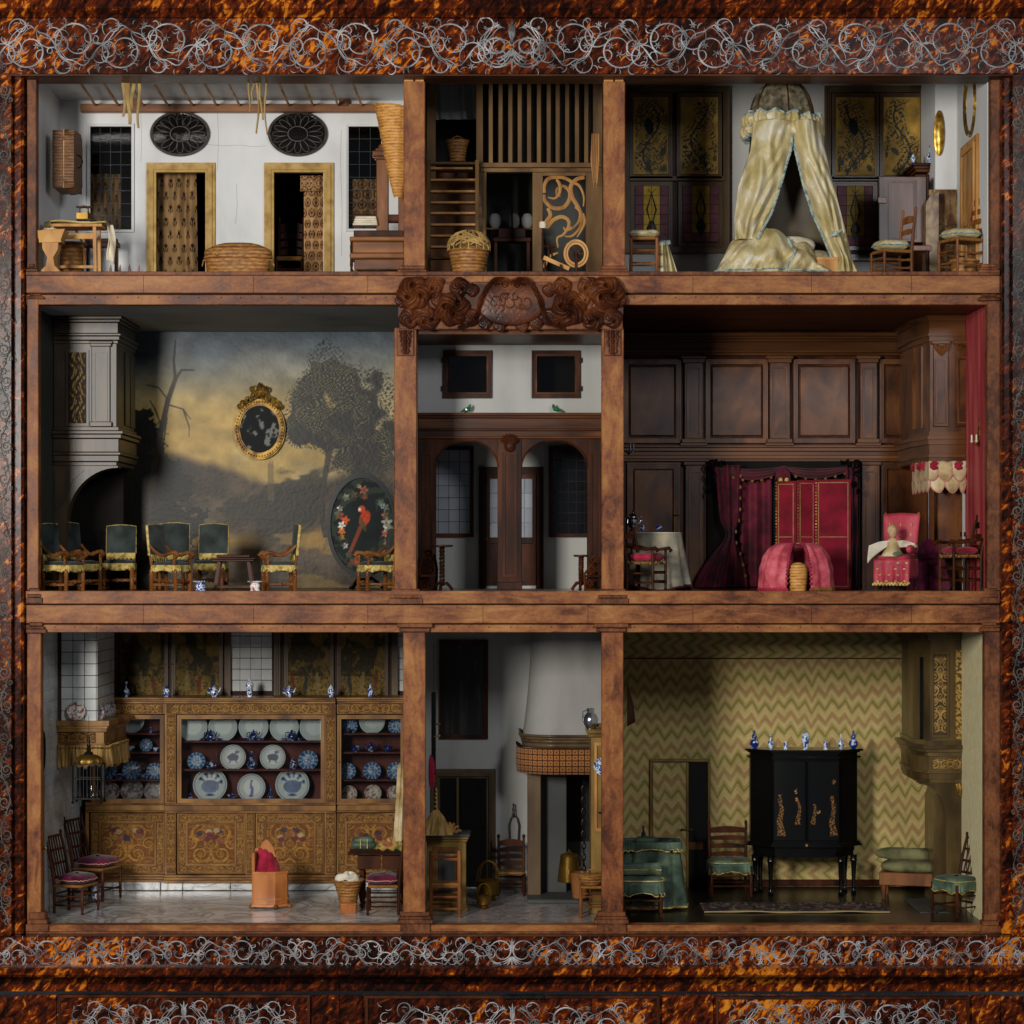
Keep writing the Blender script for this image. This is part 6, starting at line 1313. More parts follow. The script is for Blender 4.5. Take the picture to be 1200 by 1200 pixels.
def gueridon(label, px, y, h, rr):
    t = thing('candle_stand', label, 'stand', px, 692, y, zw=ZM); b = B(); b.lathe([(rr*.85, h-2.6), (rr, h-1.6), (rr, h-.4), (rr*.94, h), (.2, h)], (0, 0, 0), 24); b.obj('tabletop', 'dkwood', t)
    b = B(); barley(b, (0, 0, 9), (0, 0, h-2.5), 3.2, 5); b.ball((0, 0, 9), 3.6, 8); b.ball((0, 0, h-5), 3, 8); b.obj('twisted_column', 'dkwood', t)
    for k in range(3): a = k*2*PI/3+.4; b = B(); b.tube([(0, 0, 8), (6*math.cos(a), 6*math.sin(a), 9), (11*math.cos(a), 11*math.sin(a), 4), (13*math.cos(a), 13*math.sin(a), 1)], [2, 2.2, 1.8, 2.2], 6); b.obj('foot', 'dkwood', t)
gueridon('round-topped twisted candle stand at the left pillar of the hall', 518, 70, 54, 13); gueridon('lower round-topped twisted candle stand at the right pillar of the hall', 681, 100, 42, 9)
def bench_end(label, px, y, h, s):
    t = thing('carved_hall_bench', label, 'bench', px, 692, y, zw=ZM)
    b = B()
    for k in range(7):
        cx, cz = (RNG.random()-.5)*12, 6+k*h/8; r = 4.5+2*RNG.random()
        b.tube([(cx*(1-k/9)+r*(1-i/16)*math.cos(i*.6+k), (i % 3)-k*.3, cz+r*(1-i/16)*math.sin(i*.6+k)) for i in range(13)], [1.7-.07*i for i in range(13)], 5)
    b.tube([(-9, 0, 0), (-10, 0, h*.5), (-6*s, 0, h)], 1.8, 6); b.tube([(9, 0, 0), (10, 0, h*.5), (7*s, 0, h*.85)], 1.8, 6); b.obj('carved_back', 'dkwood', t)
    b = B(); b.box(-9, 9, -14, 0, 16, 19, .8); b.obj('seat', 'dkwood', t); b = B(); b.box(-8, 8, -12, -1, 0, 3, .5); b.obj('foot_rail', 'dkwood', t)
bench_end('fretted dark bench end beside the left candle stand in the hall', 502, 90, 50, 1); bench_end('fretted dark bench end by the right pillar of the hall', 695, 60, 40, -1)
# ================= walnut room (middle right) =================
floor(PR1, XR, FM, 'darkfloor'); ceil(PR1, XR, CM, 'dkwoodh'); wall(PR1, PR1+1.5, 16, YM, FM, CM, 'dkwood')
M['redwall'] = mat('crimson_wall_silk', ['86262e', 'ac4044', 'c25e5c'], sc=30, st=(1, 1, .12), rough=.6, sheen=0, bump=.2)
wall(XR-7, XR, 16, YM, FM, CM, 'redwall'); wall(PR1, XR, YM, YM+4, FM, CM, 'dkwood', 'back_wall')
M['panelw'] = mat('walnut_panelling', ['2c160a', '5a341a', '7c4e28'], sc=12, st=(1, 1, .5), lo=.3, hi=.7, det=8, dist=1.4, rough=.3, spec=.22, bump=.08, bsc=50)
M['panelh'] = mat('walnut_cornice', ['3a200f', '5c3719', '784c28'], sc=12, st=(.2, 1, 1), lo=.3, hi=.7, det=8, rough=.3, spec=.22)
wn = thing('wall_panelling', 'dark walnut panelling with pilasters and cornices across the back of the bed room', 'panelling', 900, 693, YM, real=True)
Q = lambda b, n_, m='panelw', p=None: b.obj(n_, m, p or wn, world=True)
def rail(p0, p1, d, m='panelh', nm='cornice', x1=1142): b = B(); b.box(PR1+2, wx(x1, YM), YM-d, YM, wz(p1, YM), wz(p0, YM), .6); Q(b, nm, m)
for p0, p1, d in ((391, 395, 16), (395, 398, 12), (398, 401, 8), (401, 411, 4), (411, 414, 12), (414, 417, 8), (522, 525, 14), (525, 529, 10), (529, 534, 5), (534, 538, 9), (538, 541, 7)): rail(p0, p1, d)
fields = [(737, 792, 428, 512), (833, 894, 428, 512), (936, 996, 428, 512), (1037, 1090, 428, 512)]
for a0, a1, p0, p1 in fields:
    b = B(); pframe(b, a0-6, a1+6, p0-7, p1+7, 6, YM-6, YM, 3); fr = Q(b, 'panel_frame'); b = B(); PB(b, a0+1, a1-1, p0+1, p1-1, YM-4, YM, 1.6); Q(b, 'panel', 'panelw', fr)
for a0, a1 in ((802, 824), (902, 926), (1008, 1028)):
    b = B(); PB(b, a0, a1, 424, 520, YM-10, YM, .8); pl = Q(b, 'pilaster'); b = B(); pframe(b, a0+3, a1-3, 430, 513, 2.4, YM-12, YM-10, 2); Q(b, 'pilaster_moulding', 'panelw', pl)
    for w_, p0, p1 in ((2, 420, 425), (4, 416.5, 420.5), (3, 514, 519), (5, 519, 522.5)): b = B(); PB(b, a0-w_, a1+w_, p0, p1, YM-12-w_, YM, .7); Q(b, 'pilaster_block', 'panelh', pl)
for a0, a1 in ((803, 825), (1010, 1031)):
    b = B(); PB(b, a0, a1, 545, 700, YM-10, YM, .8); pl = Q(b, 'pilaster'); b = B(); pframe(b, a0+4, a1-3, 552, 694, 2, YM-11.5, YM-10); Q(b, 'pilaster_moulding', 'panelw', pl)
    b = B(); PB(b, a0-2, a1+2, 541, 545, YM-13, YM, .7); Q(b, 'pilaster_block', 'panelh', pl)
for a0, a1, kx in ((735, 797, 794), (1033, 1095, 1040)):
    b = B(); pframe(b, a0, a1, 542, 700, 8, YM-7, YM, 3); d = Q(b, 'door'); b = B(); PB(b, a0+8, a1-8, 550, 694, YM-5, YM, 1.4); Q(b, 'door_panel', 'panelw', d)
    b = B(); y = YM-9; b.tube([(wx(kx-4, y), y, wz(603, y)), (wx(kx+4, y), y, wz(603.5, y))], 1.1, 6); b.ball((wx(kx-3, y), y, wz(603, y)), 1.6, 6); Q(b, 'door_handle', 'gold', d)
# bed alcove with curtains
al = thing('bed_alcove', 'curtained bed alcove hung with dark crimson drapery and carved black corners', 'bed', 916, 693, YM-12, real=True)
Q = lambda b, n_, m='alc': b.obj(n_, m, al, world=True)
M['alc'] = mat('deep_crimson_damask', ['2e0812', '500e20', '6a1a2c'], sc=26, rough=.7, sheen=.08, bump=.2)
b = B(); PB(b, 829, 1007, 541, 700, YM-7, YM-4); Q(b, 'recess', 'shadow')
def swag(x0, x1, z, d, y):
    def f(u, v): s_ = math.sin(PI*u); return (x0+(x1-x0)*u, y-5*math.sin(v*PI)-2.2*math.sin(v*22)-3*s_, z+2-(4+14*v)*.5-(d*s_)*(.35+.65*v))
    b = B(); b.grid(f, 40, 30); Q(b, 'swag')
    for k in range(7):
        p = f((k+.5)/7, 1); b = B(); b.ball(p, 2.3, 6, (1, 1, 1.3)); Q(b, 'tassel', 'yt')
M['yt'] = mat('ochre_tassel', ['5a4018', '8a6830'], sc=60, rough=.8)
yy = YM-22; swag(wx(843, yy), wx(920, yy), wz(546, yy), 12, yy); swag(wx(915, yy), wx(996, yy), wz(546, yy), 10, yy)
def alcurt(s):
    def f(u, v):
        z = FM+1+(wz(545, yy)-FM-1)*(1-v); t_ = (1-v); tie = math.exp(-((t_-.42)/.10)**2)
        if s < 0: a = 836+6*math.sin(v*3)-24*sst(.55, 1, v); c = 868-2*v; c = c-6*tie+10*sst(.6, 1, v); a = a+8*tie
        else: a = 990; c = 1005
        x = wx(a+(c-a)*u, yy); return (x, yy-6-(5+3*v)*math.sin(u*16+v*2)*(1-.5*tie)-6*tie, z)
    return f
b = B(); b.grid(alcurt(-1), 70, 50); Q(b, 'curtain'); b = B(); b.grid(alcurt(1), 30, 40); Q(b, 'curtain')
b = B(); b.grid(lambda u, v: (wx(866+(38)*u, YM-12), YM-13-2.5*math.sin(u*15), FM+2+(wz(562, YM-12)-FM-2)*(1-v)), 50, 10); Q(b, 'inner_hanging')
for k in range(10): f = alcurt(-1); p = f(.98, (k+1)/11); b = B(); b.ball((p[0], p[1]-3, p[2]), 2, 6, (1, 1, 1.4)); Q(b, 'tassel', 'yt')
for s, xc in ((1, 833), (-1, 1003)):
    for (dx, pz, r) in ((0, 545, 7), (8, 543, 5), (-1, 556, 6), (2, 567, 4.5), (15, 542, 3.5), (-2, 575, 3)):
        b = B(); cx, cz = wx(xc+s*dx, yy-12), wz(pz, yy-12); b.tube([(cx+r*(1-i/15)*math.cos(i*.62+dx), yy-16+(i % 2), cz+r*(1-i/15)*math.sin(i*.62+dx)) for i in range(13)], [1.9-.09*i for i in range(13)], 5); Q(b, 'carved_corner', 'ebony')
b = B(); xk, zk = wx(917, yy-8), wz(548, yy)
for k in range(9): b.tube([(xk, yy-10, zk), (xk+(k-4)*2, yy-14, zk-8), (xk+(k-4)*2.4, yy-12, zk-16-(k % 3))], [1, 1.5, .6], 5)
Q(b, 'rosette', 'alc')
for dx in (-3, 5): b = B(); b.ball((xk+dx, yy-13, zk-17), 3, 8, (1, .8, 1.3)); Q(b, 'tassel', 'yfringe')
# chimney piece right
cp = thing('chimney_piece', 'walnut chimney piece with canted pilasters against the red wall', 'chimney piece', 1105, 540, 190, real=True)
Q = lambda b, n_, m='panelw': b.obj(n_, m, cp, world=True)
yc = 150; X0, Xm, X1 = wx(1072, yc+70), wx(1090, yc), XR-7.5
def cblk(e, p0, p1, nm, m='panelw'):
    b = B(); b.prismz([(X0-e, yc+70-e*.5), (Xm-e*.6, yc-e), (X1, yc-e), (X1, YM-18), (X0-e, YM-18)], wz(p1, yc), wz(p0, yc)); Q(b, nm, m)
cblk(0, 388, 510, 'breast')
for e, p0, p1 in ((10, 365, 369), (8, 369, 372), (5, 372, 376), (2, 376, 391), (5, 391, 394), (2, 394, 400), (3, 506, 511), (7, 511, 515), (5, 515, 521), (2, 521, 533), (4, 533, 536), (2, 536, 541)): cblk(e, p0, p1, 'moulding', 'panelh')
for a0, a1 in ((1094, 1112), (1120, 1137)):
    b = B(); PB(b, a0, a1, 402, 500, yc-3, yc, .8); Q(b, 'pilaster', 'walnutd' if 'walnutd' in M else 'panelw'); b = B(); pframe(b, a0+2.5, a1-2.5, 420, 496, 1.8, yc-4.4, yc-3); Q(b, 'pilaster_moulding')
    b = B(); x = (wx(a0, yc)+wx(a1, yc))/2
    for k in range(5): b.tube([(x, yc-4, wz(416, yc)), (x+(k-2)*3, yc-7, wz(409, yc)), (x+(k-2)*4.6, yc-5, wz(405, yc)+1.5*abs(k-2))], [1.8, 2, 1], 6)
    Q(b, 'leaf_capital', 'panelh'); b = B(); PB(b, a0-2, a1+2, 399, 403, yc-6, yc, .6); Q(b, 'capital_block', 'panelh')
b = B(); b.tube([(X0-.5, yc+68, wz(500, yc)), (X0-.5, yc+68, wz(403, yc))], 3, 8); Q(b, 'corner_column'); b = B(); b.tube([((X0+Xm)/2-1, yc+33, wz(500, yc)), ((X0+Xm)/2-1, yc+33, wz(403, yc))], 3.4, 8); Q(b, 'corner_column')
# jamb and white pipe below
b = B(); b.box(X1-32, X1, yc+10, yc+36, FM, wz(541, yc), 1); Q(b, 'jamb'); b = B(); b.tube([(wx(1130.5, yc), yc+4, FM), (wx(1130.5, yc), yc+4, wz(560, yc))], 2.4, 8); Q(b, 'white_rod', 'offwhite')
b = B(); b.tube([(wx(1087.5, yc), yc-4, FM), (wx(1087.5, yc), yc-4, wz(541, yc))], .7, 6); Q(b, 'iron_rod', 'silver')
b = B(); b.box(wx(1111, 240), wx(1119, 240), 236, 240, FM, wz(560, 240)); Q(b, 'red_hanging', 'redwall')
# scalloped lambrequin
lb = thing('scalloped_valance', 'cream scalloped silk valance with crimson rosettes round the walnut chimney piece', 'valance', 1103, 560, yc, real=True)
path = [(X0-3, yc+74), (Xm-3, yc-5), (X1, yc-5)]; seg_ = [math.dist(path[0], path[1]), math.dist(path[1], path[2])]; tot = sum(seg_)
def along(s):
    s *= tot
    if s <= seg_[0]: f = s/seg_[0]; return (path[0][0]+(path[1][0]-path[0][0])*f, path[0][1]+(path[1][1]-path[0][1])*f)
    f = (s-seg_[0])/seg_[1]; return (path[1][0]+(path[2][0]-path[1][0])*f, path[1][1]+(path[2][1]-path[1][1])*f)
M['creamlin'] = mat('cream_linen', ['9a8258', 'c2ac80', 'd8c8a4'], sc=30, rough=.85, sheen=0, bump=.3)
N = 7
for row, (dz0, L, off, m) in enumerate(((0, 24, 0, 'creamlin'), (14, 24, .5, 'creamlin'))):
    for k in range(N+ (1 if row else 0)):
        c0 = (k-off*1.0)/N; c1 = c0+1/N*1.08; a, c = max(0, c0), min(1, c1)
        def f(u, v, a=a, c=c, k=k, row=row): w_ = math.sqrt(max(0, 1-(2*u-1)**2)); x, y = along(a+(c-a)*u); return (x, y-(2 if row else 5)-2*math.sin(PI*v)*w_, wz(541, yc)-dz0-L*(.35+.65*w_)*v+.7*math.sin(u*9+k))
        b = B(); b.grid(f, 12, 8); o = b.obj('scallop', m, lb, world=True, solid=.8); b = B(); b.tube([Vector(f(i/14, 1))+Vector((0, -.6, 0)) for i in range(15)], .8, 5); b.obj('pink_edging', 'pinkcord', lb, world=True)
for s in (.06, .30, .45, .68, .92):
    x, y = along(s); b = B()
    for q in range(7): a = q*.9; b.ball((x+3.4*math.cos(a)*(q > 0), y-8, wz(546, yc)+3.4*math.sin(a)*(q > 0)), 2.6, 6)
    b.obj('rosette', 'redvel', lb, world=True)
# sconces
for lab, px_, py_, y_, s in (('gilt and white wall sconce on the red wall of the walnut room', 1147, 512, 60, -1), ('silver wall sconce on the left pillar side of the walnut room', 733, 522, 40, 1)):
    t = thing('wall_sconce', lab, 'sconce', px_, py_, y_); b = B(); m = 'silver' if s > 0 else 'gold'
    if s < 0: b.lathe([(.3, -12), (3.5, -6), (4.5, 2), (3.4, 10), (1.8, 16), (.3, 22)], (0, 0, 0), 10, .4, 1); b.obj('back_plate', 'gold', t); b = B()
    b.tube([(0, 0, -6), (s*5, -3, -10), (s*9, -4, -7)], .9, 6); b.tube([(0, 0, -6), (s*3, -9, -11), (s*5, -12, -7)], .9, 6); b.obj('arm', m, t)
    for x, y in ((s*9, -4), (s*5, -12)): b = B(); b.lathe([(.6, -7), (2, -5.6), (2.2, -5), (1, -5), (1, 2), (.3, 2.4)], (x, y, 0), 8); b.obj('candle', 'linen' if s < 0 else 'silver', t)
# things in the walnut room
t = thing('draped_table', 'round table under an embroidered pale cloth at the left of the walnut room', 'table', 771, 692, 130, zw=ZM)
def skirt(u, v): a = 2*PI*u; r = 28+10*v+ (2.2+1.2*v)*math.sin(a*13)*v; return (r*math.cos(a), r*.8*math.sin(a), 67-64*v-3*v*v*math.sin(a*3))
b = B(); b.grid(skirt, 120, 14, True); n = len(b.v); b.f.append(tuple(range(120))[::-1]); b.obj('cloth', mat('embroidered_grey_linen', ['6e6a5c', '8e8878', 'a89c80'], sc=26, rough=.9, bump=.3), t, ang=70)
b = B(); b.tube([Vector(skirt(i/120, 1)) for i in range(120)], 1.3, 5, True); b.obj('red_hem', 'alc', t); b = B(); b.lathe([(27.5, 66.6), (27.5, 67.6), (.2, 67.7)], (0, 0, 0), 36, 1, .8); b.obj('tabletop', 'linen', t)
t = thing('silver_urn', 'small silver tea urn standing on the draped table by the pillar', 'urn', 742, 623, 128)
b = B(); b.lathe([(5, 0), (5, 1), (2, 3), (5, 6), (7, 10), (7, 14), (4.5, 17), (5.5, 18), (3.5, 20.5), (1, 22), (1.4, 23.5), (.3, 25)], (0, 0, 0), 16); b.obj('body', 'silver', t)
for s in (-1, 1): b = B(); b.tube([(s*5, 0, 16), (s*9, 0, 19), (s*10, 0, 14), (s*7, 0, 9)], .8, 6); b.obj('handle', 'silver', t)
b = B(); b.tube([(0, -6, 6), (0, -10, 6)], .8, 6); b.obj('tap', 'silver', t)
vase('blue_teapot', 'small blue china teapot beside the silver urn on the draped table', VP['pot'], 753, 622.5, 116, 'bw2', 'teapot', sc=.75, extra='pot'); vase('blue_cup', 'small blue china cup at the right edge of the draped table', VP['cup'], 772, 622, 118, 'bw2', 'cup', sc=1.1)
AC = dict(zw=ZM, wood='dkwood', arms=True)
ladder_chair('dark armchair with dusky red cushion in front of the draped table', 757, 692, 45, 62, 36, 34, 72, 34, slats=3, cush='redvel', cth=10, fringe='yt', **AC)
# red folding screen
t = thing('folding_screen', 'red velvet folding screen edged with gold braid before the bed alcove', 'screen', 955, 692, 120, zw=ZM)
M['ochrebraid'] = mat('dull_gold_braid', ['7a5430', '9a7248'], sc=80, rough=.7); xs = [(-45, 6), (-22, -6), (1, 4), (42, -4)]; hts = [(126, 3), (127, 3), (130, 3)]
for k in range(3):
    (x0, y0), (x1, y1) = xs[k], xs[k+1]; L = math.hypot(x1-x0, y1-y0); an = math.atan2(y1-y0, x1-x0); T_ = Matrix.Translation((x0, y0, 0)) @ Matrix.Rotation(an, 4, 'Z'); h = 128+k
    b = B(T_); b.box(.4, L-.4, -1.2, 1.2, 1, h, .5); lf3 = b.obj('leaf', 'crim', t)
    b = B(T_); 
    for d in (3.2, ): b.ring(rect(d, L-d, 4, h-d), rect(d+1.1, L-d-1.1, 5.1, h-d-1.1), -1.7, -1.2)
    b.box(3, L-3, -1.7, -1.2, 62, 63, 0); b.obj('gold_braid', 'ochrebraid', lf3)
    b = B(T_)
    for q in range(34): b.box(.2, 1.6, -1.8, -1.2, 3+q*3.7, 4.6+q*3.7)
    b.obj('braid_studs', 'gilt', lf3, kind='stuff')
# pink quilted basket
t = thing('quilted_layette_basket', 'pink quilted domed basket cover parted over a golden wicker basket', 'basket', 933, 692, 36, zw=ZM)
M['pinkq'] = mat('pink_quilted_silk', ['92303c', 'bc4c58', 'cc6a70'], sc=40, rough=.55, sheen=.05, bump=.7, bsc=150)
for s in (-1, 1):
    def f(u, v): a = (-PI/2+s*(.22+.12*v)+s*(PI*1.0-.2)*u); r = 42*(math.sin(PI/2*(.18+.82*v))**.9)*(1+(.05*math.sin(u*34)+.02*math.sin(u*71+2))*(1.1-v*.5)+.01*math.sin(v*30+u*9)); return (r*math.cos(a)+s*1.5*(1-v), r*.66*math.sin(a), 1+55*math.cos(PI/2*v)**.75 if v < .999 else 1)
    b = B(); b.grid(f, 50, 26); b.obj('quilted_cover', 'pinkq', t, solid=1.4, ang=70)
    b = B()
    for i in range(20): p = f(0, i/19); b.ball((p[0], p[1]-1.5, p[2]), 1.9, 6)
    b.obj('tassel_edge', 'crim2' if 'crim2' in M else 'redvel', t, kind='stuff')
    b = B()
    for i in range(30): p = f(i/29*.6, 1); b.ball((p[0], p[1]-.5, 2+(i % 2)), 2, 6)
    b.obj('hem_pompoms', 'redvel' if s < 0 else 'yt', t, kind='stuff')
b = B(); wicker(b, [(9, 0), (9.5, 3), (11.5, 24), (9, 31), (3, 34)], n=36, sx=1, sy=1); b.v = [(x, y-18, z) for x, y, z in b.v]; b.obj('basket_body', 'wickl', t)
# red armchair with doll
rc = thing('red_armchair', 'crimson upholstered armchair buttoned with yellow tufts, doll on its seat', 'chair', 1050, 692, 55, -24, None, 1, ZM)
M['rose'] = mat('rose_crimson_silk', ['841c2e', 'a83444', 'b84a54'], sc=24, rough=.5, sheen=.05, bump=.3)
b = B(); b.grid(lambda u, v: (-19+38*u+(3*(2*u-1))*v, 19+8*v-2.5*math.sin(PI*u)*math.sin(PI*v), 42+48*v+1.5*math.sin(PI*u)*(v > .9)), 14, 14); b.obj('backrest', 'rose', rc, solid=4, ang=60)
b = B(); cushion(b, -20, 20, -21, 20, 34, 44); b.obj('seat', 'rose', rc)
b = B(); b.grid(lambda u, v: (-21+42*u, -21-1.4*math.sin(u*22)*v, 38-(30+2*math.sin(u*30))*v), 60, 10); b.obj('front_skirt', 'rose', rc, solid=1)
b = B(); b.grid(lambda u, v: (21, -21+40*u, 38-(22+2*math.sin(u*30))*v), 40, 6); b.obj('side_skirt', 'rose', rc, solid=1)
for sx in (-1, 1):
    for sy in (-1, 1): b = B(); turned(b, sx*19, sy*18, 0, 50 if sy > 0 else 36, 2); b.obj('leg', 'dkwood', rc)
    b = B(); cushion(b, sx*20-4, sx*20+4, -20, 16, 44, 54); b.obj('arm', 'rose', rc)
    b = B(); b.ball((sx*20, 27, 91), 2, 8); b.obj('finial', 'gold', rc)
b = B()
for i in range(4):
    for k in range(4): x = -16+10.6*k+(i % 2)*3; b.ball((x, -22.6, 12+7*i), 1.2, 5, (1.6, .6, .8))
for i in range(3):
    for k in range(3): b.ball((-13+13*k, 17.5+4*(i/3), 54+12*i), 1.4, 5, (.7, .6, 1.5))
b.obj('yellow_tufts', 'yfringe', rc, kind='stuff')
b = B(); 
for i in range(22): b.ball((-21+2*i, -22.5, 8+1.6*(i % 2)), 1.7, 5)
b.obj('fringe', 'yfringe', rc, kind='stuff')
dl = thing('doll', 'small bald swaddled doll in a cream gown with outspread sleeves sitting on the red armchair', 'doll', 1046, 652, 40, 8)
sk = mat('doll_skin', ['b08a66', 'c8a482'], sc=50, rough=.5)
b = B(); b.lathe([(2.4, 0), (4.6, 2), (5.6, 5), (5.8, 8), (5.2, 11), (3.6, 13.6), (.3, 14.6)], (0, 0, 22), 18, .92, 1.0); b.tube([(0, 0, 18), (0, 0, 25)], 2.4, 8); b.ball((0, -5.6, 28.6), .9, 8, (.8, 1, 1.3)); 
for s in (-1, 1): b.ball((s*5.3, .3, 28.6), 1.2, 6, (.5, 1, 1.3))
b.obj('head', sk, dl, ang=80)
for s in (-1, 1): b = B(); b.ball((s*2.1, -5.0, 30.2), .6, 6, (1.2, .5, .8)); b.obj('eye', 'iron', dl)
b = B(); b.ball((0, -5.1, 26.1), .9, 6, (1.4, .5, .5)); b.obj('mouth', 'redvel', dl)
b = B(); b.lathe([(6.0, 0), (6.2, 2), (5.6, 5), (3.4, 7.4), (.2, 8.2)], (0, .8, 29.5), 16, .95, 1); b.obj('cap', 'creamlin', dl)
b = B(); b.lathe([(13, 0), (12, 3), (8.5, 9), (7, 14), (7.4, 17), (5, 20), (2.6, 21.5)], (0, 0, 0), 26, 1, .8, lambda a, j: 1+.05*math.sin(a*9)*(1-j/7)); b.obj('gown', 'creamlin', dl, ang=80)
b = B(); b.grid(lambda u, v: (-4-26*u, -4+4*v+2*math.sin(u*6+v*3), 18-14*u*(.4+.6*v)-12*v*(.4+.6*u)+2*math.sin(PI*u)), 16, 10); b.obj('left_sleeve', 'linen', dl, solid=1.2, ang=80)
b = B(); b.grid(lambda u, v: (4+22*u, -4+3*v, 18-2*u+1.5*math.sin(PI*u*1.2)-(9-3*u)*v), 16, 8); b.obj('right_sleeve', 'linen', dl, solid=1.2, ang=80)
b = B(); b.ball((3, -10.5, 3), 5, 8, (1.3, .5, .6)); b.obj('blue_sash', 'greensilk', dl)
b = B(); b.ball((26, -4, 12), 2, 6); 
for k in range(4): b.tube([(26, -4, 12), (28.6, -4+k*.5, 11+k*.9)], .5, 4)
b.obj('hand', sk, dl)
t = thing('crimson_bundle', 'gathered dark crimson silk bundle on the floor behind the red armchair', 'cloth', 1088, 692, 130, zw=ZM)
b = B(); b.lathe([(24, 0), (26, 6), (22, 26), (14, 46), (9, 56), (3, 60), (.2, 60)], (0, 0, 0), 60, 1, .7, lambda a, j: 1+.06*math.sin(a*11+j)); b.obj('silk', 'alc2' if 'alc2' in M else 'plum', t, ang=80)
b = B(); b.tube([(10*math.cos(a), -12+4*math.sin(a), 38) for a in [i*PI/4 for i in range(8)]], 1.4, 6, True); b.obj('tie', 'plum', t)
ladder_chair('dark armchair with mauve fringed cushion facing left by the red wall', 1126, 692, 45, -74, 36, 36, 86, 42, slats=3, cush='plumr' if 'plumr' in M else 'redvel', cth=9, lean=12, fringe='yt', **AC)
ladder_chair('dark ladder-back chair partly hidden behind the rightmost armchair of the walnut room', 1108, 691, 150, -70, 34, 32, 80, 40, slats=4, cush='redvel', cth=7, lean=9, zw=ZM, wood='dkwood')
# ================= best kitchen (bottom left) =================
ZB = FB-ZC; YK = 372; YF2 = 315
floor(XL, PL0, FB, 'marble'); wall(XL, PL0-2, YK, YK+4, FB, CB, 'offwhite', 'back_wall'); ceil(XL, PL0, CB, 'offwhite')
lw = wall(XL-2, XL, 16, YK, FB, CB, 'offwhite'); wall(PL0-2, PL0-.2, 16, YK, FB, CB, 'offwhite')
M['tile'] = mat('glazed_white_tile', ['a8aaa8', 'bfc1be', 'c8c9c5'], sc=14, rough=.2, coat=.3); M['grout'] = mat('dark_grout', '3c2a26', rough=.9)
b = B(); b.box(XL+.5, wx(113, 178), 178, YK-1, wz(845, 178), CB-.5); cbr = b.obj('chimney_breast', 'grout', kind='structure'); tl = 14.6
tb = B(); tb.box(-tl/2+.35, tl/2-.35, -.7, .5, -tl/2+.35, tl/2-.35, .35); t0 = None
def put(src, L, par, rz=0):
    global t0
    if t0 is None: t0 = tb.obj('tile', 'tile', par); t0.location = Vector(L)*U-wloc(par); t0.rotation_euler = (0, 0, rz); return t0
    return share(t0, L, par, 'tile', (0, 0, rz))
def rnd(a): return (RNG.random()-.5)*a
xr = wx(113, 178); zt = CB-2
for i in range(4):
    for k in range(8):
        x = xr-tl*(i+.5); 
        if x-tl/2 < XL: continue
        put(t0, (x, 177.6+rnd(.3), zt-tl*(k+.5)), cbr)
for i in range(9):
    for k in range(8): put(t0, (xr+.4+rnd(.2), 178+tl*(i+.5), zt-tl*(k+.5)), cbr, PI/2)
bw_ = wall(wx(268, YK), wx(324, YK), YK-2, YK, wz(820, YK), CB, 'grout', 'tiled_strip'); xs = wx(269, YK)
for i in range(4):
    for k in range(6): put(t0, (xs+tl*(i+.5)*.97, YK-2.4+rnd(.3), CB-3-tl*(k+.5)), bw_)
bw2 = wall(wx(462, YK), PL0-2, YK-2, YK, wz(820, YK), CB, 'grout', 'tiled_strip')
for k in range(6): put(t0, (wx(462, YK)+tl*.5, YK-2.4, CB-3-tl*(k+.5)), bw2)
b = B(); 
for i in range(24):
    for k in range(23):
        y = 20+tl*(i+.5); z = CB-2-tl*(k+.5)
        if y+7 > 372 or z-7 < FB or (z < wz(906) and y < 80): continue
        b.box(XL-.1, XL+.7+rnd(.2), y-tl/2+.35, y+tl/2-.35, z-tl/2+.35, z+tl/2-.35)
lt = b.obj('wall_tiles', 'tile', lw, kind='stuff')
b = B(); b.box(XL, XL+4, 20, 76, FB, wz(906, 20), 1); dr = tag(b.obj('panelled_wall_door', 'walnutp' if 'walnutp' in M else 'midwood'), 'brown wooden door set in the tiled left wall of the best kitchen', 'door')
b = B(); b.ball((XL+6, 68, wz(995, 60)), 2.2, 8); b.obj('door_knob', 'gold', dr)
t = thing('oval_wall_mirror', 'dark oval framed mirror hung on the tiled left wall, seen nearly edge on', 'mirror', 54, 880, 70); t.location.x = (XL+1.5)*U
b = B(); b.ring(ell(0, 0, 13, 24), ell(0, 0, 10, 20), -1.5, 1.5); b.v = [(y+1, x, z) for x, y, z in b.v]; b.obj('frame', 'ebony', t); b = B(); b.prism(ell(0, 0, 10.4, 20.4), -.4, .4); b.v = [(y+1, x, z) for x, y, z in b.v]; b.obj('mirror_glass', 'oldm2' if 'oldm2' in M else 'nightglass', t)
# shutters above
shutter_unit('painted_shutters', 'left pair of landscape painted shutters above the china cabinet', 131, 270, 730, 826, [(140, 194, 738, 818, landpanel(3)), (204, 258, 738, 818, landpanel(6))], YK-2, wood='frw')
shutter_unit('painted_shutters', 'right pair of landscape painted shutters above the china cabinet', 321, 466, 730, 826, [(336, 388, 738, 818, landpanel(8)), (398, 452, 738, 818, landpanel(11))], YK-2, wood='frw')
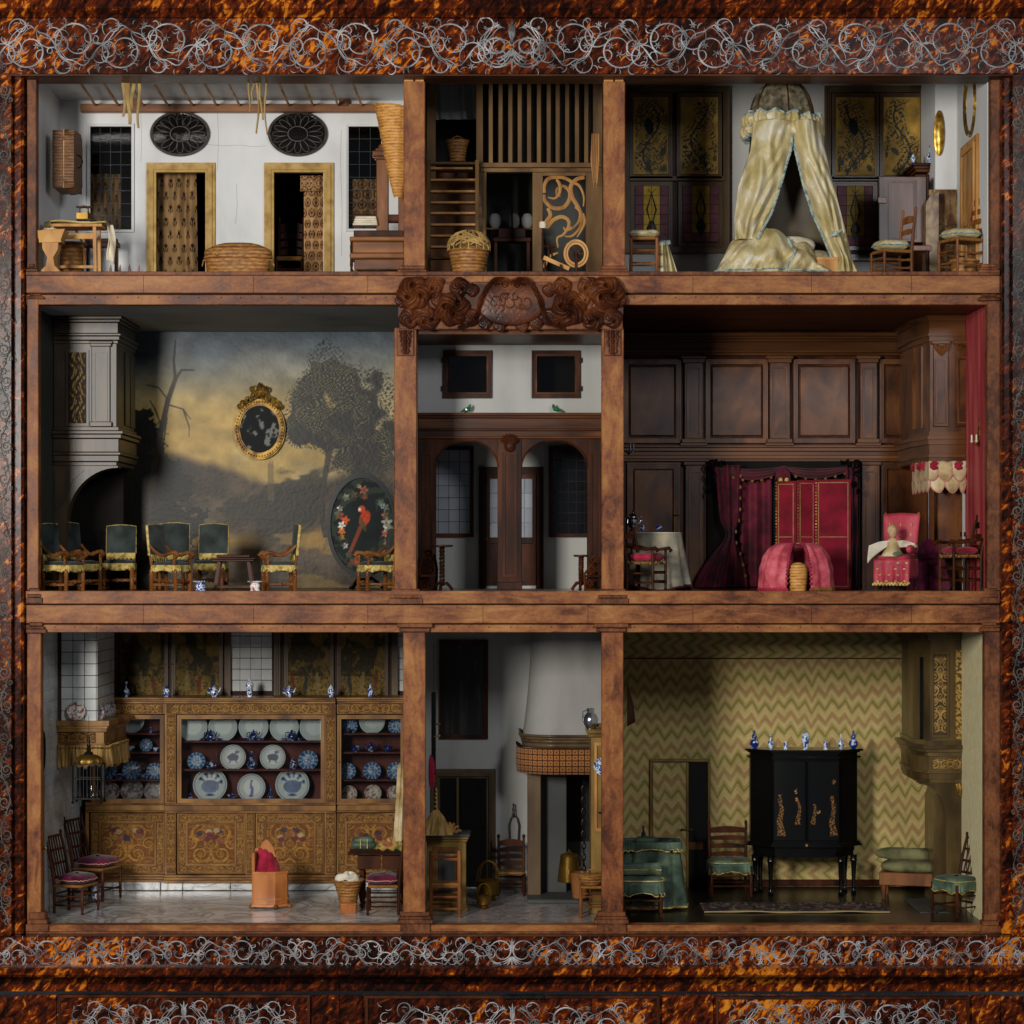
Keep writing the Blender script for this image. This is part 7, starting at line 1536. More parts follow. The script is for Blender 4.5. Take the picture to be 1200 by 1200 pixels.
# hood mantel, fringe, plates
mt = thing('hood_mantel', 'projecting wooden mantel shelf round the tiled chimney of the best kitchen', 'mantel', 95, 872, 178, real=True)
M['brownpaint'] = mat('ochre_brown_wood', ['4e3218', '7c5428', '987038'], sc=18, st=(1, 1, .3), rough=.4, coat=.1)
for e, p0, p1 in ((10, 844, 850), (7, 850, 853), (5, 853, 857), (0, 857, 871), (2, 871, 873)):
    b = B(); x1 = wx(122, 178)+e*.8; b.prismz([(XL+1, 176-e), (x1, 176-e), (x1+8, 300), (XL+1, 300)], wz(p1, 178), wz(p0, 178)); b.obj('moulding', 'brownpaint', mt, world=True)
def acanth(seed, dens=1.0, A='3a2412', Bc='9a7234', flower=False, border=False):
    def f(u, v):
        asp, mn = ASP; rows = 1 if mn < 16 else max(1, round(mn/24)); W_, H_ = (asp, 1.) if asp > 1 else (1., 1/asp)
        n = fbm(u*W_*6*rows, v*H_*6*rows, seed, 3); X = np.abs(u-.5)*W_*rows*.92+.04; Y = v*H_*rows
        best = np.zeros(u.shape); hi = np.zeros(u.shape)
        for ox, oy, sc_ in ((0, 0, 1.), (.5, .5, .8), (.25, .75, .5), (.8, .3, .5)):
            cx = (X+ox)/1.0; cy = (Y+oy); ix, iy = np.floor(cx), np.floor(cy); fx = cx-ix-.5; fy = cy-iy-.5; sg = np.where((ix+iy+int(ox*4)) % 2 == 0, 1., -1.)
            r = np.hypot(fx, fy)/(.5*sc_)+1e-3; a = np.arctan2(fy, fx*sg)+.7*ix+1.3*iy+seed; q = np.abs((a/(2*PI)+1.15*np.log(r)) % 1-.5)*2; w_ = sst(.42, .72, q)*sst(1.05, .85, r)*(1-.3*np.cos(a*7)**2); best = np.maximum(best, w_*(.7+.3*sc_)); hi = np.maximum(hi, sst(.35, .5, q)*sst(.62, .5, q)*sst(1, .85, r))
        e = sst(1.0, .9, np.abs(u-.5)*2)*sst(1.0, .9, np.abs(v-.5)*2)
        col = mixc(C(A), C(A)*1.35, n*1.3-.1); col = mixc(col, C('24150a'), hi*e*.75); col = mixc(col, C(Bc)*(.75+.5*n)[..., None], best*e*.9)
        if flower:
            for k in range(9):
                fx, fy = .5+.30*math.sin(k*2.3+seed)*(.55+.05*k), .72+.12*math.cos(k*1.7+seed); d = np.hypot((u-fx)/.085, (v-fy)/.075); c = (C('5a2c30'), C('9a8660'), C('3a3038'), C('7a4a34'))[k % 4]; col = mixc(col, c*(.8+.4*n)[..., None], sst(1, .7, d)*.9)
        return col
    return f
b = pp(acanth(4, 1.4), 69, 112, 858.5, 870.5, 175.3, .8); b.obj('painted_frieze', 'paint', mt, world=True)
def hoodfr(u, v):
    L0 = wx(122, 178)-XL; x = XL+2+(L0+4)*min(1, u/.5) if u <= .5 else XL+6+L0+6*(u-.5)*2; y = 172 if u <= .5 else 172+115*(u-.5)*2
    s_ = math.sin(u*170+1.2*math.sin(v*3+u*40)); L = 26+2*math.sin(u*30)+1.5*math.sin(u*97); return (x+(1.8*s_+3*v if u > .5 else .5*v), y-(3.2*v+1.6*s_) if u <= .5 else y-2*v, wz(873, 178)-L*v)
hf = thing('mantel_fringe', 'gathered buff cloth fringe hanging below the kitchen mantel', 'valance', 97, 890, 172, real=True)
M['buff'] = mat('buff_gathered_cloth', ['6e5228', 'a07e46', 'b89a62'], sc=30, st=(3, 3, .25), rough=.85, bump=.4, bsc=60)
b = B(); b.grid(hoodfr, 260, 8); b.obj('cloth', 'buff', hf, world=True, solid=.8, ang=70)
b = B(); b.tube([Vector(hoodfr(i/80, .12))+Vector((.3, -1.2, 0)) for i in range(81)], 1.1, 5); b.obj('top_cord', 'yt', hf, world=True)
# ---- china cabinet ----
cc = thing('china_cabinet', 'long painted china cabinet with three glazed upper doors and painted cupboards below', 'cabinet', 290, 1043, YF2, real=True)
def Q(b, n_, m='brownpaint', p=None, **k): return b.obj(n_, m, p or cc, world=True, **k)
y = YF2
def cbox(a0, a1, p0, p1, d, dd=None, m='brownpaint', nm='moulding', bev=.6): b = B(); yy = y-d; b.box(wx(a0, y), wx(a1, y), yy, (y+20 if dd is None else dd), wz(p1, y), wz(p0, y), bev); return Q(b, nm, m)
for a0, a1, e in ((100, 193, 0), (193, 394, 6), (394, 474, 0)):
    for d, p0, p1 in ((9, 817, 819.5), (7, 819.5, 821.5), (4, 821.5, 824)): cbox(a0, a1, p0, p1, d+e, YK-3, 'ochre' if 'ochre' in M else 'brownpaint', 'cornice')
    cbox(a0, a1, 824, 837, e, nm='frieze_board'); bb = pp(acanth(int(a0), (a1-a0)/46, '4c3018', 'a8803e'), a0+2, a1-2, 825, 836, y-e-.5, .8); Q(bb, 'painted_frieze', 'paint')
    cbox(a0, a1, 940.5, 943, 3+e); cbox(a0, a1, 943, 950, e, nm='waist_rail'); cbox(a0, a1, 950, 952, 2+e)
    cbox(a0, a1, 1024.5, 1027, 3+e, nm='plinth_moulding'); cbox(a0, a1, 1027, 1030, 6+e, nm='plinth_moulding'); cbox(a0, a1, 1030, 1033, 9+e, nm='plinth_moulding')
for a0, a1, e in ((100, 104, 0), (193.5, 207, 6), (287.5, 299, 5), (380.5, 394, 6)):
    p0 = 837 if a0 != 287.5 else 952
    if a0 > 110 : cbox(a0, a1, p0, 941, e, nm='pilaster') if a0 != 287.5 else None
    cbox(a0, a1, 952, 1024.5, e, nm='pilaster')
    if a0 > 110:
        for q0, q1 in ((838, 940), (953, 1023)):
            if a0 == 287.5 and q0 == 838: continue
            bb = pp(acanth(int(a0)+q0, 1.0 if q1-q0 < 80 else 1.4, '4c3018', 'a07638'), a0+1.8, a1-1.8, q0, q1, y-e-.5, .8); Q(bb, 'painted_strip', 'paint')
for a0, a1, sd in ((106, 193, 1), (207.5, 287, 2), (299.5, 380, 3), (394.5, 474, 4)):
    b = B(); yy = y-2; PB(b, a0, a1, 953, 1024, y-3, y+3, .6); d = Q(b, 'cupboard_door')
    w_ = 12
    for n_, (x0, x1, q0, q1) in enumerate(((a0+1.5, a1-1.5, 954.5, 954.5+8.5), (a0+1.5, a1-1.5, 1014, 1022.5), (a0+1.5, a0+10, 963, 1014), (a1-10, a1-1.5, 963, 1014))):
        bb = pp(acanth(sd*7+n_, 2.4 if n_ < 2 else 1.3, '50331a', 'a27a3c'), x0, x1, q0, q1, y-3.5, .9); Q(bb, 'painted_border', 'paint', d)
    b = B(); pframe(b, a0+10, a1-10, 962.5, 1014.5, 2.4, y-5.2, y-2.5, 2); Q(b, 'panel_moulding', 'ochre' if 'ochre' in M else 'brownpaint', d)
    bb = pp(acanth(sd*5, 1.15, '5a381c', '9e7232', True), a0+12, a1-12, 965, 1012.5, y-3.3, .8); Q(bb, 'painted_panel', 'paint', d)
    b = B(); b.ball((wx(a1-5 if sd < 3 else a0+5, y), y-5, wz(988, y)), 1.3, 6); Q(b, 'knob', 'gold', d)
M['redint'] = mat('red_brown_shelf_paint', ['4a2620', '643630', '744440'], sc=20, rough=.7)
b = B(); b.box(wx(100, y), wx(474, y), YK-9, YK-6, wz(942, y), wz(824, y)); Q(b, 'back_board', 'redint')
b = B(); b.box(wx(100, y), wx(474, y), y+3, YK-5, wz(952, y), wz(940, y)); Q(b, 'bottom_board', 'redint')
for a0, a1 in ((104, 106), (196, 205), (383, 393)): b = B(); b.box(wx(a0, y), wx(a1, y), y+3, YK-9, wz(941, y), wz(838, y)); Q(b, 'divider', 'redint')
def shelf_(a0, a1, py):
    b = B(); x0, x1 = wx(a0, y), wx(a1, y); n = 24; pts = [(x0+(x1-x0)*i/n, y+10+2.2*math.cos(i/n*2*PI*3)) for i in range(n+1)]+[(x1, YK-9), (x0, YK-9)]; b.prismz(pts, wz(py, y)-2, wz(py, y)); Q(b, 'shelf', 'redint')
SHC = (869, 902.5, 938.5); SHL = (860, 882, 914.5, 938.5)
for p in SHC[:2]: shelf_(207, 381, p)
for p in SHL[:3]: shelf_(106, 193, p); shelf_(395, 474, p)
for a0, a1, nx in ((107, 192, 2), (207.5, 380.5, 4), (395, 474, 2)):
    b = B(); pframe(b, a0, a1, 838, 941, 5.2, y-4, y+2, 2); fr = Q(b, 'glazed_door')
    X0, X1, Z0, Z1 = wx(a0, y)+6, wx(a1, y)-6, wz(941, y)+6, wz(838, y)-6; nz = 3
    for i in range(nx):
        for k in range(nz): b = B(); b.box(X0+(X1-X0)*i/nx+.1, X0+(X1-X0)*(i+1)/nx-.1, y-1.2, y-.6, Z0+(Z1-Z0)*k/nz+.1, Z0+(Z1-Z0)*(k+1)/nz-.1); Q(b, 'pane', 'glass', fr)
    b = B(); b.ball((wx(a1-2.6 if a0 < 200 else a0+2.6, y), y-5, wz(892, y)), 1.3, 6); Q(b, 'knob', 'gold', fr)
for a0, a1 in ((132, 188), (188, 214), (214, 270), (270, 300), (336, 398), (398, 474)):
    b = B(); PB(b, a0+.3, a1-.3, 1033.4, 1043.3, y-8, y+4, .6); 
    o = b.obj('skirting_slab', 'marblew', None, kind='structure')
b = B(); PB(b, 300, 336, 1033.4, 1043.3, y-8.4, y+4, .6); b.obj('skirting_slab', 'marblew', kind='structure')
b = B(); PB(b, 60, 132, 1033.4, 1043.6, y-7, y+4, .6); b.obj('skirting_slab', 'marblew', kind='structure')
# ---- china ----
def plate_col(style, r, a, sd):
    x, z = r*np.cos(a), r*np.sin(a); W = C('d4dede')*np.ones(r.shape+(1,)); bl = C('23508a'); n = fbm(x*3+sd, z*3, sd, 3)
    rim = sst(.86, .9, r)*sst(.98, .94, r); m = rim*.45
    if style == 'dense': m = np.maximum(m, .25+.7*sst(.42, .58, np.abs(np.sin(a*6))*(r > .62)+(fbm(x*7+sd, z*7, sd+1, 2))*(r <= .62)*1.1)); bl = C('2a62a0')
    if style == 'vase':
        d = np.hypot(x/.58, (z+.12)/.42); m = np.maximum(m, sst(1, .85, d)*(.62+.7*n)); ar = np.abs(np.sin(a*5.5))*(z > .05)*(r < .78)*(r > .4); m = np.maximum(m, sst(.6, .85, ar)); m = np.maximum(m, sst(1, .8, np.hypot(x/.32, (z+.62)/.07))); bl = C('14508e')
    if style == 'beast': d = np.hypot((x+.02)/.46, (z+.0)/.30)+.4*(n-.5); m = np.maximum(m, sst(1, .85, d)*.95); m = np.maximum(m, sst(1, .8, np.hypot((x-.3)/.2, (z-.4)/.14))*.9); m = np.maximum(m, ((np.abs(np.abs(x)-.25) < .06) & (z < -.2) & (z > -.45))*.9); bl = C('16385e')
    if style == 'fig': m = np.maximum(m, ((np.abs(x+.05*np.sin(z*6)) < .11-.05*(z > .1)) & (z > -.66) & (z < .42))*.95); m = np.maximum(m, sst(1, .7, np.hypot(x/.10, (z-.48)/.09))); bl = C('24348c')
    if style == 'white': W = C('c6d6d8')*np.ones(r.shape+(1,)); m = np.maximum(m*.3, sst(.58, .66, n)*(z > .55)*(r < .8)); bl = C('27406e')
    if style == 'red': m = .3*rim+.8*sst(.56, .62, fbm(x*5+sd, z*5, sd, 2)); bl = C('8a3a2e') ; W = C('c8c6bc')*np.ones(r.shape+(1,))
    if style == 'red2': m = .3*rim+.85*sst(.45, .6, fbm(x*6+sd, z*6, sd, 3)); bl = C('6a4448'); W = C('b0b0ae')*np.ones(r.shape+(1,))
    col = mixc(W, bl, np.clip(m, 0, 1)); return mixc(col, C('16244a'), sst(.55, .75, n)*np.clip(m-.4, 0, 1)*.8)
def plate(px, py, R, style, y_, label, group=None, ry=0, sc_mat='china', tilt=.20, zrel=None):
    nr, na = 15, 40; b = B(); rr = np.linspace(.02, 1, nr); aa = np.linspace(0, 2*PI, na, endpoint=False); A, Rr = np.meshgrid(aa, rr)
    prof = np.where(Rr < .62, 0, (Rr-.62)*.42)+np.where(Rr > .95, .015, 0); X = R*Rr*np.cos(A); Z = R*Rr*np.sin(A); Y = -prof*R
    ct, st_ = math.cos(tilt), math.sin(tilt); Z2 = (Z+R)*ct-Y*-st_*0; Y2 = (Z+R)*st_+Y*ct
    b.v = np.stack([X.ravel(), Y2.ravel(), Z2.ravel()], 1).tolist(); b.f = [(j*na+i, j*na+(i+1) % na, (j+1)*na+(i+1) % na, (j+1)*na+i) for j in range(nr-1) for i in range(na)]+[tuple(range(na))]
    if style == 'oct': style = 'white'
    b.c = plate_col(style, Rr, A, (px*7 % 31)+R).reshape(-1, 3); o = b.obj('plate', sc_mat, None, solid=.9, ang=70); k = kk(y_); o.location = (wx(px, y_)*U, y_*U, wz(py, y_)*U); o.scale = (k, k, k); o.rotation_euler = (0, 0, ry)
    return tag(o, label, 'plate', group)
PY = y+24; OR = ['first', 'second', 'third', 'fourth', 'fifth']
SD = {'vase': 'large pale plate with blue flower basket', 'fig': 'pale plate with a blue standing figure', 'beast': 'pale plate with dark blue beast', 'dense': 'small blue patterned plate', 'white': 'big pale scalloped dish', 'red': 'small white plate with red flowers', 'red2': 'dull red plate'}
def prow(sec, shelf, py, items):
    cnt = 0
    for px_, R, st_ in items: plate(px_, py-.2, R, st_, PY, f"{SD[st_]}, {OR[cnt]} on the {shelf} shelf of the {sec} cabinet", 'plates in the china cabinet'); cnt += 1
prow('middle', 'top', 869, [(226, 17, 'white'), (261, 17, 'white'), (297, 17.5, 'white'), (333, 17, 'white'), (368, 17, 'white')])
prow('middle', 'second', 902.5, [(230, 10.5, 'dense'), (273, 15, 'beast'), (319.5, 15, 'beast'), (361, 11.6, 'dense')])
prow('middle', 'bottom', 939.5, [(246, 20, 'vase'), (294.5, 16.5, 'fig'), (342.5, 20, 'vase')])
prow('left', 'top', 859, [(154, 15, 'white')]); prow('left', 'second', 881, [(135, 8, 'dense'), (171, 7.6, 'dense')]); prow('left', 'third', 914, [(126, 10.5, 'dense'), (154, 11, 'dense'), (181, 10, 'dense')]); prow('left', 'bottom', 939.5, [(128, 12, 'red2'), (154.5, 13.5, 'red2'), (181, 12.5, 'red2')])
prow('right', 'top', 860, [(410, 9, 'dense'), (436, 15, 'white'), (464, 9, 'dense')]); prow('right', 'third', 914, [(407, 10, 'dense'), (436, 10.5, 'dense'), (464, 10.5, 'dense')]); prow('right', 'bottom', 939.5, [(409, 9.5, 'red'), (437, 10, 'red'), (463, 9.5, 'red')])
YV = y+14
def ch_(kind, px_, py_, m, sc, lab, cat, extra=None): vase('china_'+{'pot': 'teapot', 'cup': 'cup'}.get(kind, 'vase'), lab, VP[kind], px_, py_, YV, m, cat, 'small china in the cabinet', sc, 14, extra)
for k, (px_, nm) in enumerate(((247, 'left'), (297, 'middle'), (342, 'right'))):
    ch_('pot', px_, 869, 'bw2', 1.25, f'blue china teapot standing at the {nm} of the middle cabinet top shelf', 'teapot', 'pot')
    for q, s_ in ((-9.5, 'left'), (9.5, 'right')): ch_('cup', px_+q, 869, 'bw2', .8, f'tiny blue cup on the {s_} of the {nm} teapot, top shelf', 'cup')
ch_('pot', 248, 902.5, 'bw2', 1.05, 'slender blue ewer between the first two plates, second shelf of middle cabinet', 'ewer', 'pot'); ch_('gourd', 295, 902.5, 'bw2', 1.05, 'tall blue double-gourd vase in the centre of the second shelf', 'vase'); ch_('jar', 343.5, 902.5, 'bw2', .85, 'small blue lidded jar before the last plate on the second shelf', 'jar')
ch_('cup', 272, 939.5, 'bw2', 1.7, 'large blue cup between basket plate and figure plate on the bottom shelf', 'cup'); ch_('bottle', 317, 939.5, 'bw2', 1.0, 'blue bottle vase between figure plate and right basket plate, bottom shelf', 'vase'); ch_('jar', 223, 939.5, 'bw2', .6, 'tiny blue jar at the far left of the bottom shelf of the middle cabinet', 'jar')
ch_('cup', 153, 882, 'bw', 1.5, 'shallow white bowl on the second shelf of the left cabinet', 'bowl'); ch_('cup', 183, 882, 'bw', 1.2, 'small white cup at the right end of the left cabinet second shelf', 'cup'); ch_('cup', 140, 914.5, 'bw', 1.4, 'small patterned bowl between plates on the left cabinet third shelf', 'bowl'); ch_('cup', 169, 914.5, 'bw', 1.4, 'small patterned bowl right of centre on the left cabinet third shelf', 'bowl')
ch_('jar', 134, 860, 'bw2', .7, 'dark blue jar on the left of the left cabinet top shelf', 'jar'); ch_('beaker', 177, 860, 'bw2', .9, 'blue beaker at the right of the left cabinet top shelf', 'beaker')
ch_('cup', 417, 882, 'bw2', 1.6, 'blue cup at the left of the right cabinet second shelf', 'cup'); ch_('pot', 434.5, 882, 'bw2', 1.15, 'round blue teapot in the middle of the right cabinet second shelf', 'teapot', 'pot'); ch_('cup', 455, 882, 'bw2', 1.6, 'blue cup right of the teapot in the right cabinet', 'cup'); ch_('cup', 407, 860, 'bw2', 1.2, 'blue cup at the left of the right cabinet top shelf', 'cup')
for kind, px_, sc_, lab, ex in (('bottle', 148, 1.0, 'white bottle vase first from left on the china cabinet cornice', None), ('jar', 195, .85, 'squat blue lidded jar second from left on the china cabinet cornice', None), ('pot', 251, 1.25, 'blue ewer with handle third from left on the china cabinet cornice', 'pot'), ('tall', 292.5, 1.02, 'tall blue cylinder vase before the white tiles on the cabinet cornice', None), ('pot', 339, 1.2, 'small blue teapot right of the tiled strip on the cabinet cornice', 'pot'), ('jar', 388, .9, 'blue lidded bowl-shaped jar sixth from left on the cabinet cornice', None), ('bottle', 434, 1.0, 'white bottle vase rightmost on the china cabinet cornice', None)):
    vase('cornice_vase', lab, VP[kind], px_, 817, YF2+4, 'bw', 'vase', 'vases along the cabinet cornice', sc_, extra=ex)
plate(89, 844, 10.6, 'red', 168, 'white plate with a red bird standing on the front of the kitchen mantel', tilt=.12)
for k in range(4): plate(116.5+k*4.6, 844-k*1.4, 9, 'red2', 190+k*28, f'plate edge-on, {OR[k]} in the row along the side of the kitchen mantel', 'plates along the mantel side', ry=1.15, tilt=.1)
# ---- birdcage ----
bc = thing('birdcage', 'square wire birdcage with domed brass top hanging in front of the mantel fringe', 'birdcage', 104, 938, 110)
for z, r_ in ((0, .9), (23, .6), (40, .9)): b = B(); b.tube([(s*16.5, q*12, z+3) for s, q in ((-1, -1), (1, -1), (1, 1), (-1, 1))], r_, 4, True); b.obj('frame_bar', 'iron', bc)
b = B(); b.box(-16.5, 16.5, -12, 12, 2, 4, .4); b.obj('tray', 'iron', bc)
for s in (-1, 1):
    for q in (-1, 1): b = B(); b.tube([(s*16.5, q*12, 0), (s*16.5, q*12, 43)], .9, 6); b.ball((s*16.5, q*12, -1), 2, 8); b.obj('corner_post', 'iron', bc)
b = B()
for i in range(1, 8):
    x = -16.5+33*i/8
    for q in (-12, 12): b.tube([(x, q, 3), (x, q, 43)], .28, 4)
for i in range(1, 5):
    for s in (-16.5, 16.5): b.tube([(s, -12+24*i/5, 3), (s, -12+24*i/5, 43)], .28, 4)
b.obj('wires', 'lead', bc, kind='stuff')
b = B(); b.lathe([(16, 43), (16.5, 46), (14.5, 50), (10, 53), (5, 54.5)], (0, 0, 0), 28, 1, .75, lambda a, j: 1+.05*(1 if int(a*14/PI) % 2 else -1)); b.obj('brass_dome', 'brass', bc)
b = B(); b.lathe([(6, 53), (5, 56), (2.4, 58), (3, 60), (1.6, 62), (2.6, 64), (1.2, 68), (1.8, 70), (.4, 74)], (0, 0, 0), 12); b.obj('finial', 'iron', bc)
b = B(); b.tube([(0, 0, 74), (0, 0, 100)], .3, 4); b.obj('hanging_cord', 'iron', bc)
b = B(); b.lathe([(6, 4), (7, 8), (7, 14), (5.5, 18), (5.6, 19), (.3, 19)], (5, -6, 0), 18); b.obj('glass_feeder', 'glass', bc)
# ---- chairs ----
KC = dict(zw=ZB, wood='dkwood', cush='plum', edge='pinkcord', cth=12, seat='straw')
ladder_chair('dark chair with plum velvet cushion nearest the tiled left wall', 89, 1069, 118, 72, 40, 38, 92, 34, slats=0, lean=12, sc=.98, vertical=True, **KC)
ladder_chair('dark chair with plum velvet cushion before the left cupboard door', 113, 1049, 230, 70, 42, 40, 94, 38, slats=0, lean=12, vertical=True, **KC)
ladder_chair('dark chair with plum cushion tucked at the table beside the pillar', 450, 1067, 110, -90, 38, 36, 84, 34, slats=4, lean=6, **KC)
t = thing('blue_white_jar', 'blue and white china jar on the floor behind the front left chair', 'jar', 113, 1056, 190); b = B(); b.lathe([(a*1.15, c*1.25) for a, c in VP['jar']], (0, 0, 0), 20); b.obj('body', 'bw', t)
# child chair
bx = thing('childs_box_chair', 'orange wooden box chair on small wheels with crimson cushion in the kitchen centre', 'chair', 317, 1063, 155, 0, None, 1, ZB)
M['oakor'] = mat('orange_oak', ['8a4e24', 'b06c38', 'c07e48'], sc=22, st=(1, 1, .3), rough=.4, coat=.15)
hexp = [(-18, -14), (7, -16), (20, -5), (20, 12), (-4, 16), (-18, 8)]
b = B(); b.prismz(hexp, 5, 43); b.obj('body', 'oakor', bx, flat=True)
b = B(); b.prismz([(x*1.06, y_*1.06) for x, y_ in hexp], 41.5, 43.8); b.obj('rim', 'oakor', bx, flat=True); b = B(); b.prismz([(x*1.04, y_*1.04) for x, y_ in hexp], 11, 13); b.obj('moulding', 'oakor', bx, flat=True)
b = B(); b.prismz([(x*1.12, y_*1.12) for x, y_ in hexp], 3, 5.6); b.obj('base', 'oakor', bx, flat=True)
for x, yy in ((-21, -12), (8, -18), (23, -6), (-18, 10)): b = B(); b.ball((x, yy, 3), 3, 10); b.obj('wheel', 'midwood', bx)
b = B(); b.box(-20.5, -17, -14, 12, 4, 66, .5); b.obj('side_board', 'oakor', bx)
b = B(); b.prism([(-20, 43), (10, 43), (9, 52), (5, 60), (2, 70), (-2, 76), (-6, 79), (-10, 76), (-13, 70), (-19, 68)], 10, 13); b.obj('back_board', 'oakor', bx)
b = B(); b.grid(lambda u, v: (-17+28*u-1.5*v*6*(u-.3), -9+19*(v**.6)-2*math.sin(PI*u), 42+26*v*(1-.45*u*u)+1.2*math.sin(u*20)), 26, 14); b.obj('cushion', 'redvel', bx, solid=3, ang=80)
# basket of linen, foot warmer, work table
t = thing('linen_basket', 'flared openwork wicker basket heaped with white linen on the marble floor', 'basket', 408, 1066, 130, zw=ZB, sc=1)
b = B(); wicker(b, [(9, 0), (9.5, 6), (11, 16), (14.5, 28), (18, 36), (17.4, 36)], n=44, amp=.04); b.obj('basket_body', 'wick', t); b = B(); hoop(b, (0, 0, 36), 18.4, 18.4, 1.2, wob=.5); hoop(b, (0, 0, 14), 11.2, 11.2, .9); b.obj('rim', 'wick', t)
b = B(); b.grid(lambda u, v: (16*math.cos(2*PI*u)*math.sin(PI/2*v)*(1), 16*math.sin(2*PI*u)*math.sin(PI/2*v), 35+9*math.cos(PI/2*v)+2*math.sin(u*19+v*6)+1.5*math.sin(u*37)*v), 50, 12, True); b.obj('linen', 'linen', t, ang=80)
t = thing('foot_warmer', 'small square wooden foot warmer box in front of the linen basket', 'foot warmer', 408.5, 1069, 110, 8, None, 1, ZB)
b = B(); b.box(-9.5, 8, -7, 7, 0, 10.5, .5); b.obj('body', 'oakor', t); b = B(); b.box(-10.3, 8.8, -7.8, 7.8, 10.5, 12, .4); b.obj('lid', 'oakor', t)
t = thing('work_table', 'dark draw-leaf table with a scalloped apron beside the pillar', 'table', 445, 1060, 165, 0, None, 1, ZB)
b = B(); b.box(-36, 32, -24, 20, 63, 65.5, .6); b.obj('tabletop', 'dkwood', t)
for x0, x1 in ((-25, 2), (4, 30)): b = B(); b.box(x0, x1, -18, -16, 46, 63, .4); b.obj('drawer_front', 'dkwood', t)
b = B(); b.prism([(-25, 63), (-8, 63), (-9, 50), (-14, 46), (-19, 48), (-20, 30), (-17, 12), (-24, 12), (-23, 40)], -12, -9); b.obj('leg', 'dkwood', t)
for x, yy in ((-20, -10), (24, -14), (24, 14), (-20, 14)): b = B(); turned(b, x, yy, 0, 48, 3.4); b.obj('leg', 'dkwood', t)
t = thing('green_casket', 'small green silk casket with rounded lid on the kitchen work table', 'casket', 426, 995, 150); b = B(); cushion(b, -15, 15, -9, 9, 0, 10); b.obj('body', 'greensilk', t); b = B(); cushion(b, -13.5, 13.5, -8, 8, 7, 14.5); b.obj('lid', 'greensilk', t); b = B(); b.tube([(-3, -9.6, 2), (-3, -9.8, 8), (-3, -8.6, 13)], .7, 4); b.tube([(5, -9.6, 2), (5, -9.8, 8), (5, -8.6, 13)], .7, 4); b.obj('ribbon', 'yfringe', t)
t = thing('sewing_bundle', 'heap of yellow and green embroidered cloth on the work table by the pillar', 'cloth', 461, 996, 140); b = B(); b.grid(lambda u, v: (-20+36*u, -9+16*v, 1+13*math.sin(PI*u*.9+.3)*math.sin(PI*v)**.6+1.6*math.sin(u*21+v*8)), 34, 14); b.obj('cloth', mat('patchy_cloth', ['6a6a2c', 'b09a50', '8a3a30', 'c8b070'], sc=40, det=2, rough=.9), t, solid=1, ang=80)
drape(None, wx(466, 90), wx(476, 90), wz(986, 90), wz(896, 90), 90, 2, 2.2, m='creamlin', label='narrow cream cloth hanging beside the pillar above the work table', cat='curtain', skew=-5)
# ================= cook kitchen (bottom middle) =================
floor(PL1, PR0, FB, 'marblek'); YQ = 335; wall(PL1, PR0, YQ, YQ+5, FB, CB, 'offwhite', 'back_wall'); ceil(PL1, PR0, CB, 'offwhite')
def W_(nm, lab, cat, px, py, y): return thing(nm, lab, cat, px, py, y, real=True)
t = W_('kitchen_window', 'tall dark framed window with murky glass high on the kitchen wall', 'window', 543, 865, YQ)
b = B(); pframe(b, 515, 572, 750, 866, 5.5, YQ-5, YQ, 2); b.obj('frame', 'dkwood', t, world=True)
def murk(u, v): n = fbm(u*4, v*3, 5, 4); m_ = fbm(u*14, v*2.5, 9, 3); return mixc(C('12100e'), C('3a3630'), sst(.45, .75, m_*.6+n*.4))
b = pp(murk, 520, 567, 755, 861, YQ-2, 1.2); b.obj('pane', 'china', t, world=True)
t = W_('kitchen_door', 'dark wooden door in a moulded frame at the back left of the cook kitchen', 'door', 545, 1040, YQ); zt = wz(901, YQ); x0, x1 = wx(505, YQ), wx(581, YQ)
for d, e, yy in ((0, 5, -4), (5, 9, -7), (9, 12, -3)): b = B(); b.box(x0+d, x0+e, YQ+yy, YQ, FB, zt-d); b.box(x1-e, x1-d, YQ+yy, YQ, FB, zt-d); b.box(x0+e, x1-e, YQ+yy, YQ, zt-e, zt-d); b.obj('door_frame', 'frw', t, world=True)
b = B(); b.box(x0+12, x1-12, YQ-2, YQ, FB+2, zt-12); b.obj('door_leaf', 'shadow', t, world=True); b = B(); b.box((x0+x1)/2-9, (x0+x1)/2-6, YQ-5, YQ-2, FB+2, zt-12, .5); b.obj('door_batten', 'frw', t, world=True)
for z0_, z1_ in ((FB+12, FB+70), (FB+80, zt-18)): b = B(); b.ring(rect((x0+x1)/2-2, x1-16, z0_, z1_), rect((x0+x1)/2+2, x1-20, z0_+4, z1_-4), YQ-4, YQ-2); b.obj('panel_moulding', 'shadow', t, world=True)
# chimney hood: curved flared plaster
YH2 = 215; M['dimpl'] = mat('dimmed_plaster', ['7c7a76', '94928e', 'a09e9a'], sc=7, st=(1, 1, .35), det=6, rough=.75, bump=.06, bsc=50)  # white plaster dimmed, shade on the hood put into its colour
hd = thing('kitchen_hearth', 'white plastered chimney hood over a hearth with patterned cloth valance', 'fireplace', 660, 1045, YH2, real=True)
def hood2(u, v):
    z = wz(864, YH2)+(CB-wz(864, YH2))*v; a = PI/2*u; ln = (1-v)**2*6; xl = wx(619, YH2)-ln+ (wx(640, YH2)-wx(619, YH2))*v**.8*.25; R_ = 95-8*v; cx = xl+42; 
    if u < .5: q = u/.5*PI/2; return (cx-42*math.cos(q), YH2+42-42*math.sin(q)+10*v, z)
    return (cx+(PR0-1-cx)*(u-.5)*2, YH2+10*v, z)
b = B(); b.grid(lambda u, v: hood2(u, v) if True else 0, 60, 20); 
